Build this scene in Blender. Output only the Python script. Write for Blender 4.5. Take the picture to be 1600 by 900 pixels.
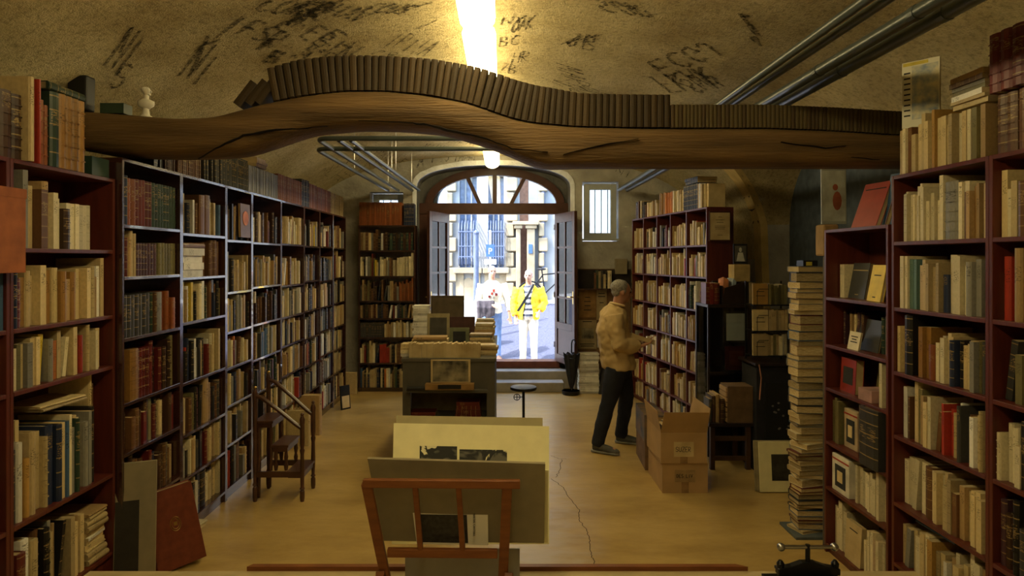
import bpy, bmesh, math, random
from mathutils import Vector, Matrix, noise
R = random.Random(7)
S = bpy.context.scene
COL = S.collection
for o in list(bpy.data.objects):
    bpy.data.objects.remove(o)

# ------------------------------------------------------------------ camera, sky, sun, exposure
F = 1000.0            # focal length in pixels of a 1600 px wide frame
EYE = 1.9
VX, VY = 785.0, 405.0
cam_d = bpy.data.cameras.new('camera')
cam_d.sensor_width = 36.0
cam_d.lens = 36.0 * F / 1600.0
cam_d.shift_x = (800 - VX) / 1600.0
cam_d.shift_y = (VY - 450) / 1600.0
cam_d.clip_start = 0.05
cam_d.clip_end = 300
cam = bpy.data.objects.new('camera', cam_d)
COL.objects.link(cam)
cam.location = (0, 0, EYE)
cam.rotation_euler = (math.pi / 2, 0, 0)
S.camera = cam

world = bpy.data.worlds.new('sky')
S.world = world
world.use_nodes = True
wn = world.node_tree.nodes
wn.clear()
wo = wn.new('ShaderNodeOutputWorld')
wb = wn.new('ShaderNodeBackground')
sky = wn.new('ShaderNodeTexSky')
sky.sky_type = 'NISHITA'
sky.sun_disc = False
sky.sun_elevation = math.radians(48)
sky.sun_rotation = math.radians(245)
sky.dust_density = 1.5
wb.inputs['Strength'].default_value = 1.9
world.node_tree.links.new(sky.outputs[0], wb.inputs[0])
world.node_tree.links.new(wb.outputs[0], wo.inputs[0])

sun_d = bpy.data.lights.new('sun', 'SUN')
sun_d.energy = 11
sun_d.color = (0.93, 0.96, 1.0)
sun_d.angle = 0.01
sun = bpy.data.objects.new('sun', sun_d)
COL.objects.link(sun)
sdir = Vector((-0.62, -0.45, 0.95))      # where the sun stands
sun.rotation_euler = sdir.to_track_quat('Z', 'Y').to_euler()
sun.location = (-8, 4, 14)

S.view_settings.view_transform = 'Standard'
S.view_settings.look = 'None'
S.view_settings.gamma = 1
S.view_settings.use_curve_mapping = False
S.view_settings.exposure = 0.12
LAMP_W = 13.0

# ------------------------------------------------------------------ helpers
def P(px, py, Y):
    """world point seen at photo pixel (px,py) that lies at depth Y"""
    return Vector(((px - VX) / F * Y, Y, EYE - (py - VY) / F * Y))
def zat(py, Y): return EYE - (py - VY) / F * Y
def xat(px, Y): return (px - VX) / F * Y
def proj(v):
    y = max(v[1], 0.05)
    return VX + v[0] / y * F, VY - (v[2] - EYE) / y * F

MATS = {}
def mat(name, col, rough=0.6, var=0.15, scale=12.0, bump=0.0, bscale=60.0, spec=0.3, metal=0.0, col2=None, stretch=(1, 1, 1), coord='Object', coat=0.0):
    if name in MATS: return MATS[name]
    m = bpy.data.materials.new(name)
    m.use_nodes = True
    nt = m.node_tree; N = nt.nodes; L = nt.links
    b = N['Principled BSDF']
    b.inputs['Roughness'].default_value = rough
    b.inputs['Specular IOR Level'].default_value = spec
    b.inputs['Metallic'].default_value = metal
    b.inputs['Coat Weight'].default_value = coat
    tc = N.new('ShaderNodeTexCoord'); mp = N.new('ShaderNodeMapping')
    mp.inputs['Scale'].default_value = stretch
    L.new(tc.outputs[coord], mp.inputs[0])
    nz = N.new('ShaderNodeTexNoise'); nz.inputs['Scale'].default_value = scale; nz.inputs['Detail'].default_value = 6
    L.new(mp.outputs[0], nz.inputs['Vector'])
    mx = N.new('ShaderNodeMix'); mx.data_type = 'RGBA'
    c2 = col2 if col2 else tuple(c * (1 - var * 2) for c in col)
    mx.inputs['A'].default_value = (*c2, 1)
    mx.inputs['B'].default_value = (*[min(1, c * (1 + (var if not col2 else 0))) for c in col], 1)
    rp = N.new('ShaderNodeMapRange'); rp.inputs['From Min'].default_value = 0.3; rp.inputs['From Max'].default_value = 0.7
    L.new(nz.outputs['Fac'], rp.inputs['Value'])
    L.new(rp.outputs[0], mx.inputs['Factor'])
    L.new(mx.outputs['Result'], b.inputs['Base Color'])
    if bump:
        n2 = N.new('ShaderNodeTexNoise'); n2.inputs['Scale'].default_value = bscale; n2.inputs['Detail'].default_value = 5
        L.new(mp.outputs[0], n2.inputs['Vector'])
        bp = N.new('ShaderNodeBump'); bp.inputs['Strength'].default_value = bump; bp.inputs['Distance'].default_value = 0.02
        L.new(n2.outputs['Fac'], bp.inputs['Height']); L.new(bp.outputs[0], b.inputs['Normal'])
    MATS[name] = m
    return m

def vary(m, lo=.65, hi=1.15):
    """each object of this material a little lighter or darker"""
    nt = m.node_tree; N = nt.nodes; L = nt.links; b = N['Principled BSDF']; src = b.inputs['Base Color'].links[0].from_socket
    oi = N.new('ShaderNodeObjectInfo'); r = N.new('ShaderNodeMapRange'); r.inputs['To Min'].default_value = lo; r.inputs['To Max'].default_value = hi; L.new(oi.outputs['Random'], r.inputs['Value'])
    x = N.new('ShaderNodeMix'); x.data_type = 'RGBA'; x.blend_type = 'MULTIPLY'; x.inputs['Factor'].default_value = 1; L.new(src, x.inputs['A']); L.new(r.outputs[0], x.inputs['B']); L.new(x.outputs['Result'], b.inputs['Base Color'])
    return m
def emit_mat(name, col, strength):
    m = bpy.data.materials.new(name); m.use_nodes = True
    b = m.node_tree.nodes['Principled BSDF']
    b.inputs['Base Color'].default_value = (*col, 1)
    b.inputs['Emission Color'].default_value = (*col, 1)
    b.inputs['Emission Strength'].default_value = strength
    MATS[name] = m
    return m

def glass_mat(name, tint=(0.9, 0.95, 1.0)):
    m = bpy.data.materials.new(name); m.use_nodes = True
    nt = m.node_tree; nt.nodes.clear()
    o = nt.nodes.new('ShaderNodeOutputMaterial'); t = nt.nodes.new('ShaderNodeBsdfTransparent'); g = nt.nodes.new('ShaderNodeBsdfGlossy')
    x = nt.nodes.new('ShaderNodeMixShader'); fr = nt.nodes.new('ShaderNodeFresnel'); fr.inputs[0].default_value = 1.5
    t.inputs[0].default_value = (*tint, 1); g.inputs['Roughness'].default_value = 0.02
    nt.links.new(fr.outputs[0], x.inputs[0]); nt.links.new(t.outputs[0], x.inputs[1]); nt.links.new(g.outputs[0], x.inputs[2])
    nt.links.new(x.outputs[0], o.inputs[0])
    MATS[name] = m
    return m

class MB:
    """collects shapes and links them as ONE mesh object"""
    def __init__(s): s.bm = bmesh.new(); s.mi = 0
    def _tag(s, fs):
        for f in fs: f.material_index = s.mi
    def box(s, a, b, M=None):
        x0, y0, z0 = a; x1, y1, z1 = b
        vs = [s.bm.verts.new(v) for v in ((x0,y0,z0),(x1,y0,z0),(x1,y1,z0),(x0,y1,z0),(x0,y0,z1),(x1,y0,z1),(x1,y1,z1),(x0,y1,z1))]
        if M is not None:
            for v in vs: v.co = M @ v.co
        fs = [s.bm.faces.new([vs[i] for i in q]) for q in ((0,3,2,1),(4,5,6,7),(0,1,5,4),(1,2,6,5),(2,3,7,6),(3,0,4,7))]
        s._tag(fs); return s
    def hexa(s, pts):
        vs = [s.bm.verts.new(v) for v in pts]
        fs = [s.bm.faces.new([vs[i] for i in q]) for q in ((0,3,2,1),(4,5,6,7),(0,1,5,4),(1,2,6,5),(2,3,7,6),(3,0,4,7))]
        s._tag(fs); return s
    def prism(s, poly, fn, d0, d1):
        """poly: 2D list; fn(u,v,d)->3D"""
        a = [s.bm.verts.new(fn(u, v, d0)) for u, v in poly]
        b = [s.bm.verts.new(fn(u, v, d1)) for u, v in poly]
        n = len(poly)
        fs = [s.bm.faces.new(a[::-1]), s.bm.faces.new(b)]
        for i in range(n):
            fs.append(s.bm.faces.new((a[i], a[(i+1) % n], b[(i+1) % n], b[i])))
        s._tag(fs); return s
    def tube(s, pts, r, n=8, cap=True, side=None, ry=None):
        pts = [Vector(p) for p in pts]
        rs = r if isinstance(r, (list, tuple)) else [r] * len(pts)
        rys = rs if ry is None else (ry if isinstance(ry, (list, tuple)) else [ry] * len(pts))
        rings = []; prev = None
        for i, p in enumerate(pts):
            t = (pts[min(i+1, len(pts)-1)] - pts[max(i-1, 0)]).normalized()
            if side is not None: u = Vector(side)
            elif prev is None: u = Vector((0, 0, 1)) if abs(t.z) < 0.9 else Vector((1, 0, 0))
            else: u = prev
            u = (u - t * u.dot(t)).normalized(); w = t.cross(u); prev = u
            rings.append([s.bm.verts.new(p + u * (math.cos(k*2*math.pi/n) * rs[i]) + w * (math.sin(k*2*math.pi/n) * rys[i])) for k in range(n)])
        fs = []
        for a, b in zip(rings, rings[1:]):
            for k in range(n):
                fs.append(s.bm.faces.new((a[k], a[(k+1) % n], b[(k+1) % n], b[k])))
        if cap:
            fs.append(s.bm.faces.new(rings[0][::-1])); fs.append(s.bm.faces.new(rings[-1]))
        s._tag(fs); return s
    def lathe(s, prof, c=(0, 0, 0), n=16):
        """prof: [(r,z)] about vertical axis at c"""
        return s.tube([(c[0], c[1], c[2] + z) for r, z in prof], [max(r, 1e-4) for r, z in prof], n, side=(1, 0, 0))
    def ball(s, c, r, n=12, M=None):
        c = Vector(c); rr = r if isinstance(r, (tuple, list)) else (r, r, r)
        res = bmesh.ops.create_uvsphere(s.bm, u_segments=n, v_segments=max(6, n*2//3), radius=1.0)
        T = Matrix.Translation(c) @ (M if M is not None else Matrix()) @ Matrix.Diagonal((*rr, 1))
        for v in res['verts']: v.co = T @ v.co
        s._tag({f for v in res['verts'] for f in v.link_faces}); return s
    def mesh(s, name, mats, smooth=False, angle=35):
        bmesh.ops.recalc_face_normals(s.bm, faces=s.bm.faces)
        me = bpy.data.meshes.new(name); s.bm.to_mesh(me); s.bm.free()
        for m in (mats if isinstance(mats, (list, tuple)) else [mats]): me.materials.append(m)
        if smooth:
            for p in me.polygons: p.use_smooth = True
            me.set_sharp_from_angle(angle=math.radians(angle))
        return me
    def build(s, name, mats, parent=None, loc=None, smooth=False, bevel=0.0, angle=35, M=None):
        me = s.mesh(name, mats, smooth, angle)
        o = bpy.data.objects.new(name, me); COL.objects.link(o)
        if parent: o.parent = parent
        if loc is not None: o.location = loc
        if M is not None: o.matrix_local = M
        if bevel:
            b = o.modifiers.new('soft', 'BEVEL'); b.width = bevel; b.segments = 2; b.limit_method = 'ANGLE'
        return o

def tag(o, label=None, cat=None, group=None, kind=None):
    if label: o['label'] = label
    if cat: o['category'] = cat
    if group: o['group'] = group
    if kind: o['kind'] = kind
    return o
def empty(name, loc=(0, 0, 0), rz=0.0, label=None, cat=None, group=None):
    o = bpy.data.objects.new(name, None); COL.objects.link(o)
    o.location = loc; o.rotation_euler = (0, 0, rz); o.empty_display_size = 0.1
    return tag(o, label, cat, group)
def struct(o): o['kind'] = 'structure'; return o
def boxo(name, a, b, m, parent=None, bevel=0.0, M=None):
    return MB().box(a, b).build(name, m, parent, bevel=bevel, M=M)

ORD = ['zeroth','first','second','third','fourth','fifth','sixth','seventh','eighth','ninth','tenth','eleventh','twelfth','thirteenth','fourteenth','fifteenth','sixteenth','seventeenth','eighteenth','nineteenth','twentieth']
def ordn(i):
    if i <= 20: return ORD[i]
    t = {2: 'twenty', 3: 'thirty', 4: 'forty', 5: 'fifty', 6: 'sixty', 7: 'seventy', 8: 'eighty'}[i // 10]
    return t + '-' + ORD[i % 10] if i % 10 else t[:-1] + 'ieth'

# ------------------------------------------------------------------ materials
M_plaster = mat('rough_plaster', (0.66, 0.56, 0.33), 0.95, scale=2.2, col2=(0.50, 0.41, 0.22), bump=0.8, bscale=75, spec=0.1)
def plaster_mat():
    m = bpy.data.materials.new('vault_plaster'); m.use_nodes = True; nt = m.node_tree; N = nt.nodes; L = nt.links; b = N['Principled BSDF']
    b.inputs['Roughness'].default_value = .95; b.inputs['Specular IOR Level'].default_value = .08
    tc = N.new('ShaderNodeTexCoord')
    def nz(sc, de, ro=.55):
        n = N.new('ShaderNodeTexNoise'); n.inputs['Scale'].default_value = sc; n.inputs['Detail'].default_value = de; n.inputs['Roughness'].default_value = ro; L.new(tc.outputs['Object'], n.inputs['Vector']); return n
    a, f, g = nz(1.6, 6, .65), nz(34, 6, .7), nz(95, 4, .6)
    r1 = N.new('ShaderNodeValToRGB'); r1.color_ramp.elements[0].position = .33; r1.color_ramp.elements[0].color = (.40, .315, .155, 1); r1.color_ramp.elements[1].position = .66; r1.color_ramp.elements[1].color = (.64, .545, .315, 1)
    L.new(a.outputs['Fac'], r1.inputs[0])
    r2 = N.new('ShaderNodeMapRange'); r2.inputs['From Min'].default_value = .30; r2.inputs['From Max'].default_value = .52; r2.inputs['To Min'].default_value = .55; r2.inputs['To Max'].default_value = 1.06; L.new(f.outputs['Fac'], r2.inputs['Value'])
    mx = N.new('ShaderNodeMix'); mx.data_type = 'RGBA'; mx.blend_type = 'MULTIPLY'; mx.inputs['Factor'].default_value = 1; L.new(r1.outputs[0], mx.inputs['A']); L.new(r2.outputs[0], mx.inputs['B'])
    L.new(mx.outputs['Result'], b.inputs['Base Color'])
    ad = N.new('ShaderNodeMath'); ad.operation = 'ADD'; L.new(f.outputs['Fac'], ad.inputs[0]); L.new(g.outputs['Fac'], ad.inputs[1])
    bp = N.new('ShaderNodeBump'); bp.inputs['Strength'].default_value = .75; bp.inputs['Distance'].default_value = .02; L.new(ad.outputs[0], bp.inputs['Height']); L.new(bp.outputs[0], b.inputs['Normal'])
    return m
M_vault = plaster_mat()
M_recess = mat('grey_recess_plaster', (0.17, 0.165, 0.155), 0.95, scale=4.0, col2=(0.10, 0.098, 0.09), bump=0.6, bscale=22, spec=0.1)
M_wallplaster = mat('wall_plaster', (0.50, 0.48, 0.42), 0.95, scale=3.0, col2=(0.27, 0.255, 0.22), bump=0.6, bscale=22, spec=0.1)
M_white_plaster = mat('limewashed_edge', (0.86, 0.90, 0.96), 0.9, scale=9, col2=(0.66, 0.68, 0.72), bump=0.5, bscale=30)
M_slate = mat('slate_blue_paint', (0.09, 0.115, 0.15), 0.8)
M_charcoal = mat('charcoal_marks', (0.05, 0.04, 0.028), 1.0, scale=50, col2=(0.14, 0.11, 0.07), spec=0.0)
M_beam = mat('old_oak', (0.19, 0.115, 0.047), 0.7, scale=5.5, col2=(0.08, 0.048, 0.02), bump=0.7, bscale=30, stretch=(0.25, 1.6, 3.0))
M_crack = mat('crack', (0.008, 0.005, 0.003), 1.0)
M_red = mat('mahogany_stain', (0.115, 0.022, 0.012), 0.36, scale=7, col2=(0.07, 0.013, 0.008), stretch=(4, 4, 0.6), bump=0.08, spec=0.5)
M_dkwood = mat('dark_stain', (0.05, 0.016, 0.011), 0.2, scale=7, col2=(0.03, 0.010, 0.008), stretch=(4, 4, 0.6), bump=0.05, spec=0.9, coat=0.8)
M_steps = mat('turned_walnut', (0.085, 0.034, 0.018), 0.3, scale=8, col2=(0.045, 0.017, 0.010), spec=0.6)
M_rack = mat('beech_rack', (0.24, 0.085, 0.025), 0.42, scale=8, col2=(0.17, 0.055, 0.018), stretch=(1, 1, 5))
M_doorwood = mat('door_wood', (0.07, 0.028, 0.018), 0.4, scale=8)
M_sill = mat('sill_wood', (0.16, 0.05, 0.03), 0.5, scale=9)
M_brass = mat('brass', (0.6, 0.42, 0.15), 0.3, metal=1.0, var=0.05)
M_iron = mat('black_iron', (0.02, 0.02, 0.022), 0.35, metal=0.6, var=0.1)
M_steel = mat('steel', (0.45, 0.45, 0.46), 0.28, metal=1.0, var=0.05)
M_pipe = mat('green_grey_pipe', (0.05, 0.065, 0.065), 0.32, var=0.1, spec=0.6)
M_paper = mat('paper', (0.60, 0.48, 0.27), 0.9, scale=7, col2=(0.38, 0.28, 0.13))
vary(M_paper, .5, 1.2)
M_white_card = mat('white_card', (0.78, 0.74, 0.62), 0.8, var=0.04)
M_print = mat('print_ink', (0.03, 0.03, 0.03), 0.8)
M_cream_board = mat('cream_board', (0.72, 0.66, 0.38), 0.85, var=0.04)
M_grey_board = mat('grey_board', (0.25, 0.21, 0.13), 0.8, var=0.06)
M_carton = mat('cardboard', (0.42, 0.27, 0.125), 0.85, var=0.08, scale=5)
M_tape = mat('packing_tape', (0.28, 0.17, 0.08), 0.25, spec=0.6)
M_black = mat('black_paint', (0.012, 0.012, 0.012), 0.4)
M_glass = glass_mat('window_glass')
M_stone = mat('pale_stone', (0.30, 0.24, 0.15), 0.9, scale=3, col2=(0.19, 0.15, 0.09), bump=0.3)
M_stone2 = mat('render_wall', (0.30, 0.29, 0.265), 0.9, scale=2, col2=(0.22, 0.215, 0.20))
M_cloth_dark = mat('dark_cloth', (0.02, 0.02, 0.025), 0.9)
M_lamp = emit_mat('fluorescent_diffuser', (1.0, 0.81, 0.40), LAMP_W)
def charcoal_mat():
    m = bpy.data.materials.new('charcoal_on_plaster'); m.use_nodes = True; nt = m.node_tree; N = nt.nodes; L = nt.links
    b = N['Principled BSDF']; b.inputs['Base Color'].default_value = (.045, .036, .024, 1); b.inputs['Roughness'].default_value = 1.0; b.inputs['Specular IOR Level'].default_value = 0
    tc = N.new('ShaderNodeTexCoord'); nz = N.new('ShaderNodeTexNoise'); nz.inputs['Scale'].default_value = 42; nz.inputs['Detail'].default_value = 5; nz.inputs['Roughness'].default_value = .7
    L.new(tc.outputs['Object'], nz.inputs['Vector']); r = N.new('ShaderNodeMapRange'); r.inputs['From Min'].default_value = .38; r.inputs['From Max'].default_value = .60; r.inputs['To Min'].default_value = .05; r.inputs['To Max'].default_value = .85
    L.new(nz.outputs['Fac'], r.inputs['Value']); L.new(r.outputs[0], b.inputs['Alpha']); return m
M_smear = charcoal_mat()
M_lamphouse = mat('lamp_housing', (0.7, 0.68, 0.6), 0.4, var=0.02)
M_winframe = mat('grey_paint', (0.42, 0.45, 0.45), 0.5, var=0.04)

def floor_mat():
    m = bpy.data.materials.new('ochre_screed'); m.use_nodes = True
    nt = m.node_tree; N = nt.nodes; L = nt.links; b = N['Principled BSDF']
    tc = N.new('ShaderNodeTexCoord')
    mp = N.new('ShaderNodeMapping'); mp.inputs['Scale'].default_value = (0.7, 1.6, 1); L.new(tc.outputs['Object'], mp.inputs[0])
    n1 = N.new('ShaderNodeTexNoise'); n1.inputs['Scale'].default_value = 1.6; n1.inputs['Detail'].default_value = 8; n1.inputs['Roughness'].default_value = 0.7
    L.new(mp.outputs[0], n1.inputs['Vector'])
    cr = N.new('ShaderNodeValToRGB')
    cr.color_ramp.elements[0].position = 0.28; cr.color_ramp.elements[0].color = (0.30, 0.19, 0.055, 1)
    cr.color_ramp.elements[1].position = 0.72; cr.color_ramp.elements[1].color = (0.56, 0.40, 0.15, 1)
    L.new(n1.outputs['Fac'], cr.inputs[0])
    # paler band down the middle aisle
    mp2 = N.new('ShaderNodeMapping'); mp2.inputs['Location'].default_value = (-0.18, 0, 0); L.new(tc.outputs['Object'], mp2.inputs[0])
    sx = N.new('ShaderNodeSeparateXYZ'); L.new(mp2.outputs[0], sx.inputs[0])
    ab = N.new('ShaderNodeMath'); ab.operation = 'ABSOLUTE'; L.new(sx.outputs[0], ab.inputs[0])
    n3 = N.new('ShaderNodeTexNoise'); n3.inputs['Scale'].default_value = 7; n3.inputs['Detail'].default_value = 6; L.new(mp.outputs[0], n3.inputs['Vector'])
    ad = N.new('ShaderNodeMath'); ad.operation = 'ADD'; L.new(ab.outputs[0], ad.inputs[0]); L.new(n3.outputs['Fac'], ad.inputs[1])
    rg = N.new('ShaderNodeMapRange'); rg.inputs['From Min'].default_value = 0.55; rg.inputs['From Max'].default_value = 0.95; rg.inputs['To Min'].default_value = 0.55; rg.inputs['To Max'].default_value = 0.0
    L.new(ad.outputs[0], rg.inputs['Value'])
    mx = N.new('ShaderNodeMix'); mx.data_type = 'RGBA'; mx.inputs['B'].default_value = (0.46, 0.40, 0.30, 1)
    L.new(rg.outputs[0], mx.inputs['Factor']); L.new(cr.outputs[0], mx.inputs['A'])
    L.new(mx.outputs['Result'], b.inputs['Base Color'])
    rr = N.new('ShaderNodeMapRange'); rr.inputs['To Min'].default_value = 0.20; rr.inputs['To Max'].default_value = 0.42
    L.new(n1.outputs['Fac'], rr.inputs['Value']); L.new(rr.outputs[0], b.inputs['Roughness'])
    n2 = N.new('ShaderNodeTexNoise'); n2.inputs['Scale'].default_value = 5; n2.inputs['Detail'].default_value = 4
    L.new(tc.outputs['Object'], n2.inputs['Vector'])
    bp = N.new('ShaderNodeBump'); bp.inputs['Strength'].default_value = 0.25; bp.inputs['Distance'].default_value = 0.02
    L.new(n2.outputs['Fac'], bp.inputs['Height']); L.new(bp.outputs[0], b.inputs['Normal'])
    b.inputs['Specular IOR Level'].default_value = 0.45
    return m
M_floor = floor_mat()

# ------------------------------------------------------------------ room shell
WX, CROWN, YB, YF = 3.05, 3.42, 9.42, -3.0
def vz(x, n=2.6):
    return EYE + (CROWN - EYE) * max(0.0, 1 - abs(x / WX) ** n) ** (1 / n)
def vault_hit(px, py):
    dx, dz = (px - VX) / F, (VY - py) / F
    lo, hi = 0.2, 30
    for _ in range(40):
        mid = (lo + hi) / 2
        x = dx * mid; z = EYE + dz * mid
        if abs(x) < WX and z < vz(x): lo = mid
        else: hi = mid
    return Vector((dx * lo, lo, EYE + dz * lo))

def arch_poly(x0, x1, z0, zs, zt, n=20, e=2.0):
    c = (x0 + x1) / 2; a = (x1 - x0) / 2
    p = [(x0, z0), (x1, z0)]
    for i in range(n + 1):
        t = math.pi * i / n
        cs, sn = math.cos(t), math.sin(t)
        p.append((c + a * math.copysign(abs(cs) ** (2 / e), cs), zs + (zt - zs) * abs(sn) ** (2 / e)))
    return p
fy = lambda u, v, d: (u, d, v)
fx = lambda u, v, d: (d, u, v)
def vault_poly():
    p = [(-WX, -0.2), (WX, -0.2)]
    for i in range(49):
        t = math.pi * i / 48
        cs, sn = math.cos(t), math.sin(t)
        p.append((WX * math.copysign(abs(cs) ** (2 / 2.6), cs), EYE + (CROWN - EYE) * abs(sn) ** (2 / 2.6)))
    return p
RX0, RX1 = xat(651, YB), xat(891, YB)
YD = 9.79
shell = MB().box((-3.8, YF - 0.3, -0.05), (3.8, 9.95, 4.1)).build('shell', M_plaster)
cutters = [
    MB().prism(vault_poly(), fy, YF, YB).build('c', M_plaster),
    MB().prism(arch_poly(RX0, RX1, 0.0, zat(292, YB), zat(258, YB), e=2.3), fy, YB - 0.3, YD + 0.02).build('c', M_plaster),
    MB().prism(arch_poly(-1.0, 0.87, -0.2, 2.78, 3.30), fy, YD - 0.2, 10.2).build('c', M_plaster),
    MB().box((xat(910, YB), YB - 0.2, zat(377, YB)), (xat(967, YB), 10.2, zat(284, YB))).build('c', M_plaster),
    MB().box((xat(578, YB), YB - 0.2, 2.2), (xat(630, YB), 10.2, zat(300, YB))).build('c', M_plaster),
    MB().prism(arch_poly(4.5, 7.4, -0.2, 2.3, 3.30, n=24), fx, 1.2, 3.32).build('c', M_plaster),
]
bpy.context.view_layer.update()
for c in cutters:
    b = shell.modifiers.new('cut', 'BOOLEAN'); b.operation = 'DIFFERENCE'; b.object = c; b.solver = 'EXACT'
dg = bpy.context.evaluated_depsgraph_get()
me = bpy.data.meshes.new_from_object(shell.evaluated_get(dg))
for c in cutters + [shell]:
    bpy.data.objects.remove(c)
groups = {'ceiling': [], 'wall_left': [], 'wall_right': [], 'wall_back': [], 'wall_front': []}
for p in me.polygons:
    c = p.center
    if abs(c.x) > 3.75 or c.z > 4.05 or c.z < -0.04 or c.y < YF - 0.25: continue
    if c.y > YB - 0.02 : g = 'wall_back'
    elif c.y < YF + 0.02: g = 'wall_front'
    elif abs(p.normal.x) > 0.995 and c.z < EYE + 0.02 or c.z < EYE: g = 'wall_left' if c.x < 0 else 'wall_right'
    elif c.x > 3.25: g = 'wall_right'
    else: g = 'ceiling'
    groups[g].append(p)
for g, ps in groups.items():
    bm = bmesh.new(); vm = {}
    for p in ps:
        vs = []
        for i in p.vertices:
            if i not in vm: vm[i] = bm.verts.new(me.vertices[i].co)
            vs.append(vm[i])
        try:
            f = bm.faces.new(vs); f.smooth = True
            if g == 'wall_right' and p.center.x > 3.3: f.material_index = 1
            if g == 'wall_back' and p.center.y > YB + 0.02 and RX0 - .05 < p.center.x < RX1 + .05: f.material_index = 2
        except ValueError: pass
    m2 = bpy.data.meshes.new(g); bm.to_mesh(m2); bm.free()
    m2.set_sharp_from_angle(angle=math.radians(30))
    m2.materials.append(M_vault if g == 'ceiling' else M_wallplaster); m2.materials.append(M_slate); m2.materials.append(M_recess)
    o = bpy.data.objects.new(g, m2); COL.objects.link(o); struct(o)
struct(boxo('floor', (-3.2, YF, -0.04), (3.45, YB + 0.4, 0.0), M_floor))
# platform that the photographer stands on, with its reddish nosing
PZ, PY = 0.35, 3.21
struct(boxo('floor_platform', (-2.05, YF, 0.0), (2.05, PY - 0.03, PZ), mat('platform_boards', (0.50, 0.40, 0.22), 0.5, var=0.06)))
struct(MB().hexa([(-1.27, PY-0.03, PZ-0.05), (1.22, PY-0.03, PZ-0.05), (1.22, PY, PZ-0.05), (-1.27, PY, PZ-0.05),
                  (-1.27, PY-0.03, PZ+0.022), (1.22, PY-0.03, PZ+0.022), (1.17, PY, PZ+0.022), (-1.25, PY, PZ+0.022)]).build('trim_1', M_rack))
# wavering cracks in the screed
def ribbon(pts, w, nrm=None, bm=None):
    """flat ribbon through 3D pts lying across normal function nrm(p)"""
    prev = None
    for i, p in enumerate(pts):
        t = (pts[min(i+1, len(pts)-1)] - pts[max(i-1, 0)])
        if t.length < 1e-6: continue
        n = nrm(p); sd = t.cross(n)
        if sd.length < 1e-9: continue
        sd.normalize()
        ww = w[i] if isinstance(w, list) else w
        a, b = bm.verts.new(p + sd * ww), bm.verts.new(p - sd * ww)
        if prev: bm.faces.new((prev[0], a, b, prev[1]))
        prev = (a, b)
cr = MB()
for line in ([(861,712),(874,717),(889,717)], [(878,718),(874,735),(868,748)], [(862,748),(880,762),(893,782),(905,797),(904,812),(918,830),(921,845),(922,862),(927,875),(930,886)]):
    pts = []
    for (a, b), (c, d) in zip(line, line[1:]):
        for k in range(6):
            u = a + (c-a)*k/6 + R.uniform(-1.6, 1.6); v = b + (d-b)*k/6
            Y = EYE * F / (v - VY); pts.append(Vector((xat(u, Y), Y, 0.0015)))
    ribbon(pts, 0.0022, lambda p: Vector((0, 0, 1)), cr.bm)
struct(tag(cr.build('floor_crack', M_crack)))

# white limewashed arch edge round the door recess
rp = arch_poly(RX0, RX1, 0.0, zat(292, YB), zat(258, YB), e=2.3)[1:]
ae = MB()
outer = []
for i, (u, v) in enumerate(rp):
    c0 = ((RX0 + RX1) / 2, 2.2)
    d = Vector((u - c0[0], v - c0[1])) if v > 2.4 else Vector((math.copysign(1, u - c0[0]), 0))
    d.normalize()
    k = 0.075 + 0.02 * noise.noise(Vector((i * 0.9, 0, 0)))
    outer.append((u + d.x * k, v + d.y * k))
ins = [(RX1, 0.0)] + rp[1:] + [(RX0, 0.0)]
outs = [(RX1 + 0.07, 0.0)] + outer[1:] + [(RX0 - 0.07, 0.0)]
va = [[ae.bm.verts.new((u, y, v)) for u, v in arr] for arr, y in ((outs, YB - 0.001), (outs, YB - 0.012), (ins, YB - 0.012), (ins, YB + 0.06))]
for A, B in zip(va, va[1:]):
    for i in range(len(A) - 1):
        ae.bm.faces.new((A[i], A[i+1], B[i+1], B[i]))
struct(ae.build('trim_2', M_white_plaster))

# door frame, transom, fanlight
dr = struct(empty('door_1', (0, YD, 0)))
fr = MB()
cX, RXa = xat(773, YD), 1.05 * YD / 9.79
zt0, zt1 = zat(335, YD), zat(318, YD)     # transom
OX0, OX1 = xat(701, YD), xat(868, YD)
fr.box((RX0 - 0.02, -0.06, zt0), (RX1 + 0.02, 0.06, zt1))
fr.box((RX0 - 0.02, -0.05, 0.30), (OX0 - 0.02, 0.05, zt0)); fr.box((OX1 + 0.02, -0.05, 0.30), (RX1 + 0.02, 0.05, zt0))
fr.box((OX0 - 0.07, -0.07, 0.33), (OX0, 0.06, zt0)); fr.box((OX1, -0.07, 0.33), (OX1 + 0.05, 0.06, zt0))
fr.build('door_frame', M_doorwood, dr, bevel=0.006)
A0, B0 = 1.03, zat(264, YD) - zt1
f = MB()
n = 28
ri = []
for i in range(n + 1):
    t = math.pi * i / n
    ri.append([(cX + (A0 + k) * math.cos(t), y, zt1 - 0.01 + (B0 + k) * math.sin(t)) for k, y in ((-0.09, -0.05), (0.03, -0.05), (0.03, 0.05), (-0.09, 0.05))])
for a, b in zip(ri, ri[1:]):
    va = [f.bm.verts.new(p) for p in a]; vb = [f.bm.verts.new(p) for p in b]
    for k in range(4): f.bm.faces.new((va[k], va[(k+1) % 4], vb[(k+1) % 4], vb[k]))
f.build('fanlight_frame', M_doorwood, dr)
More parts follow.
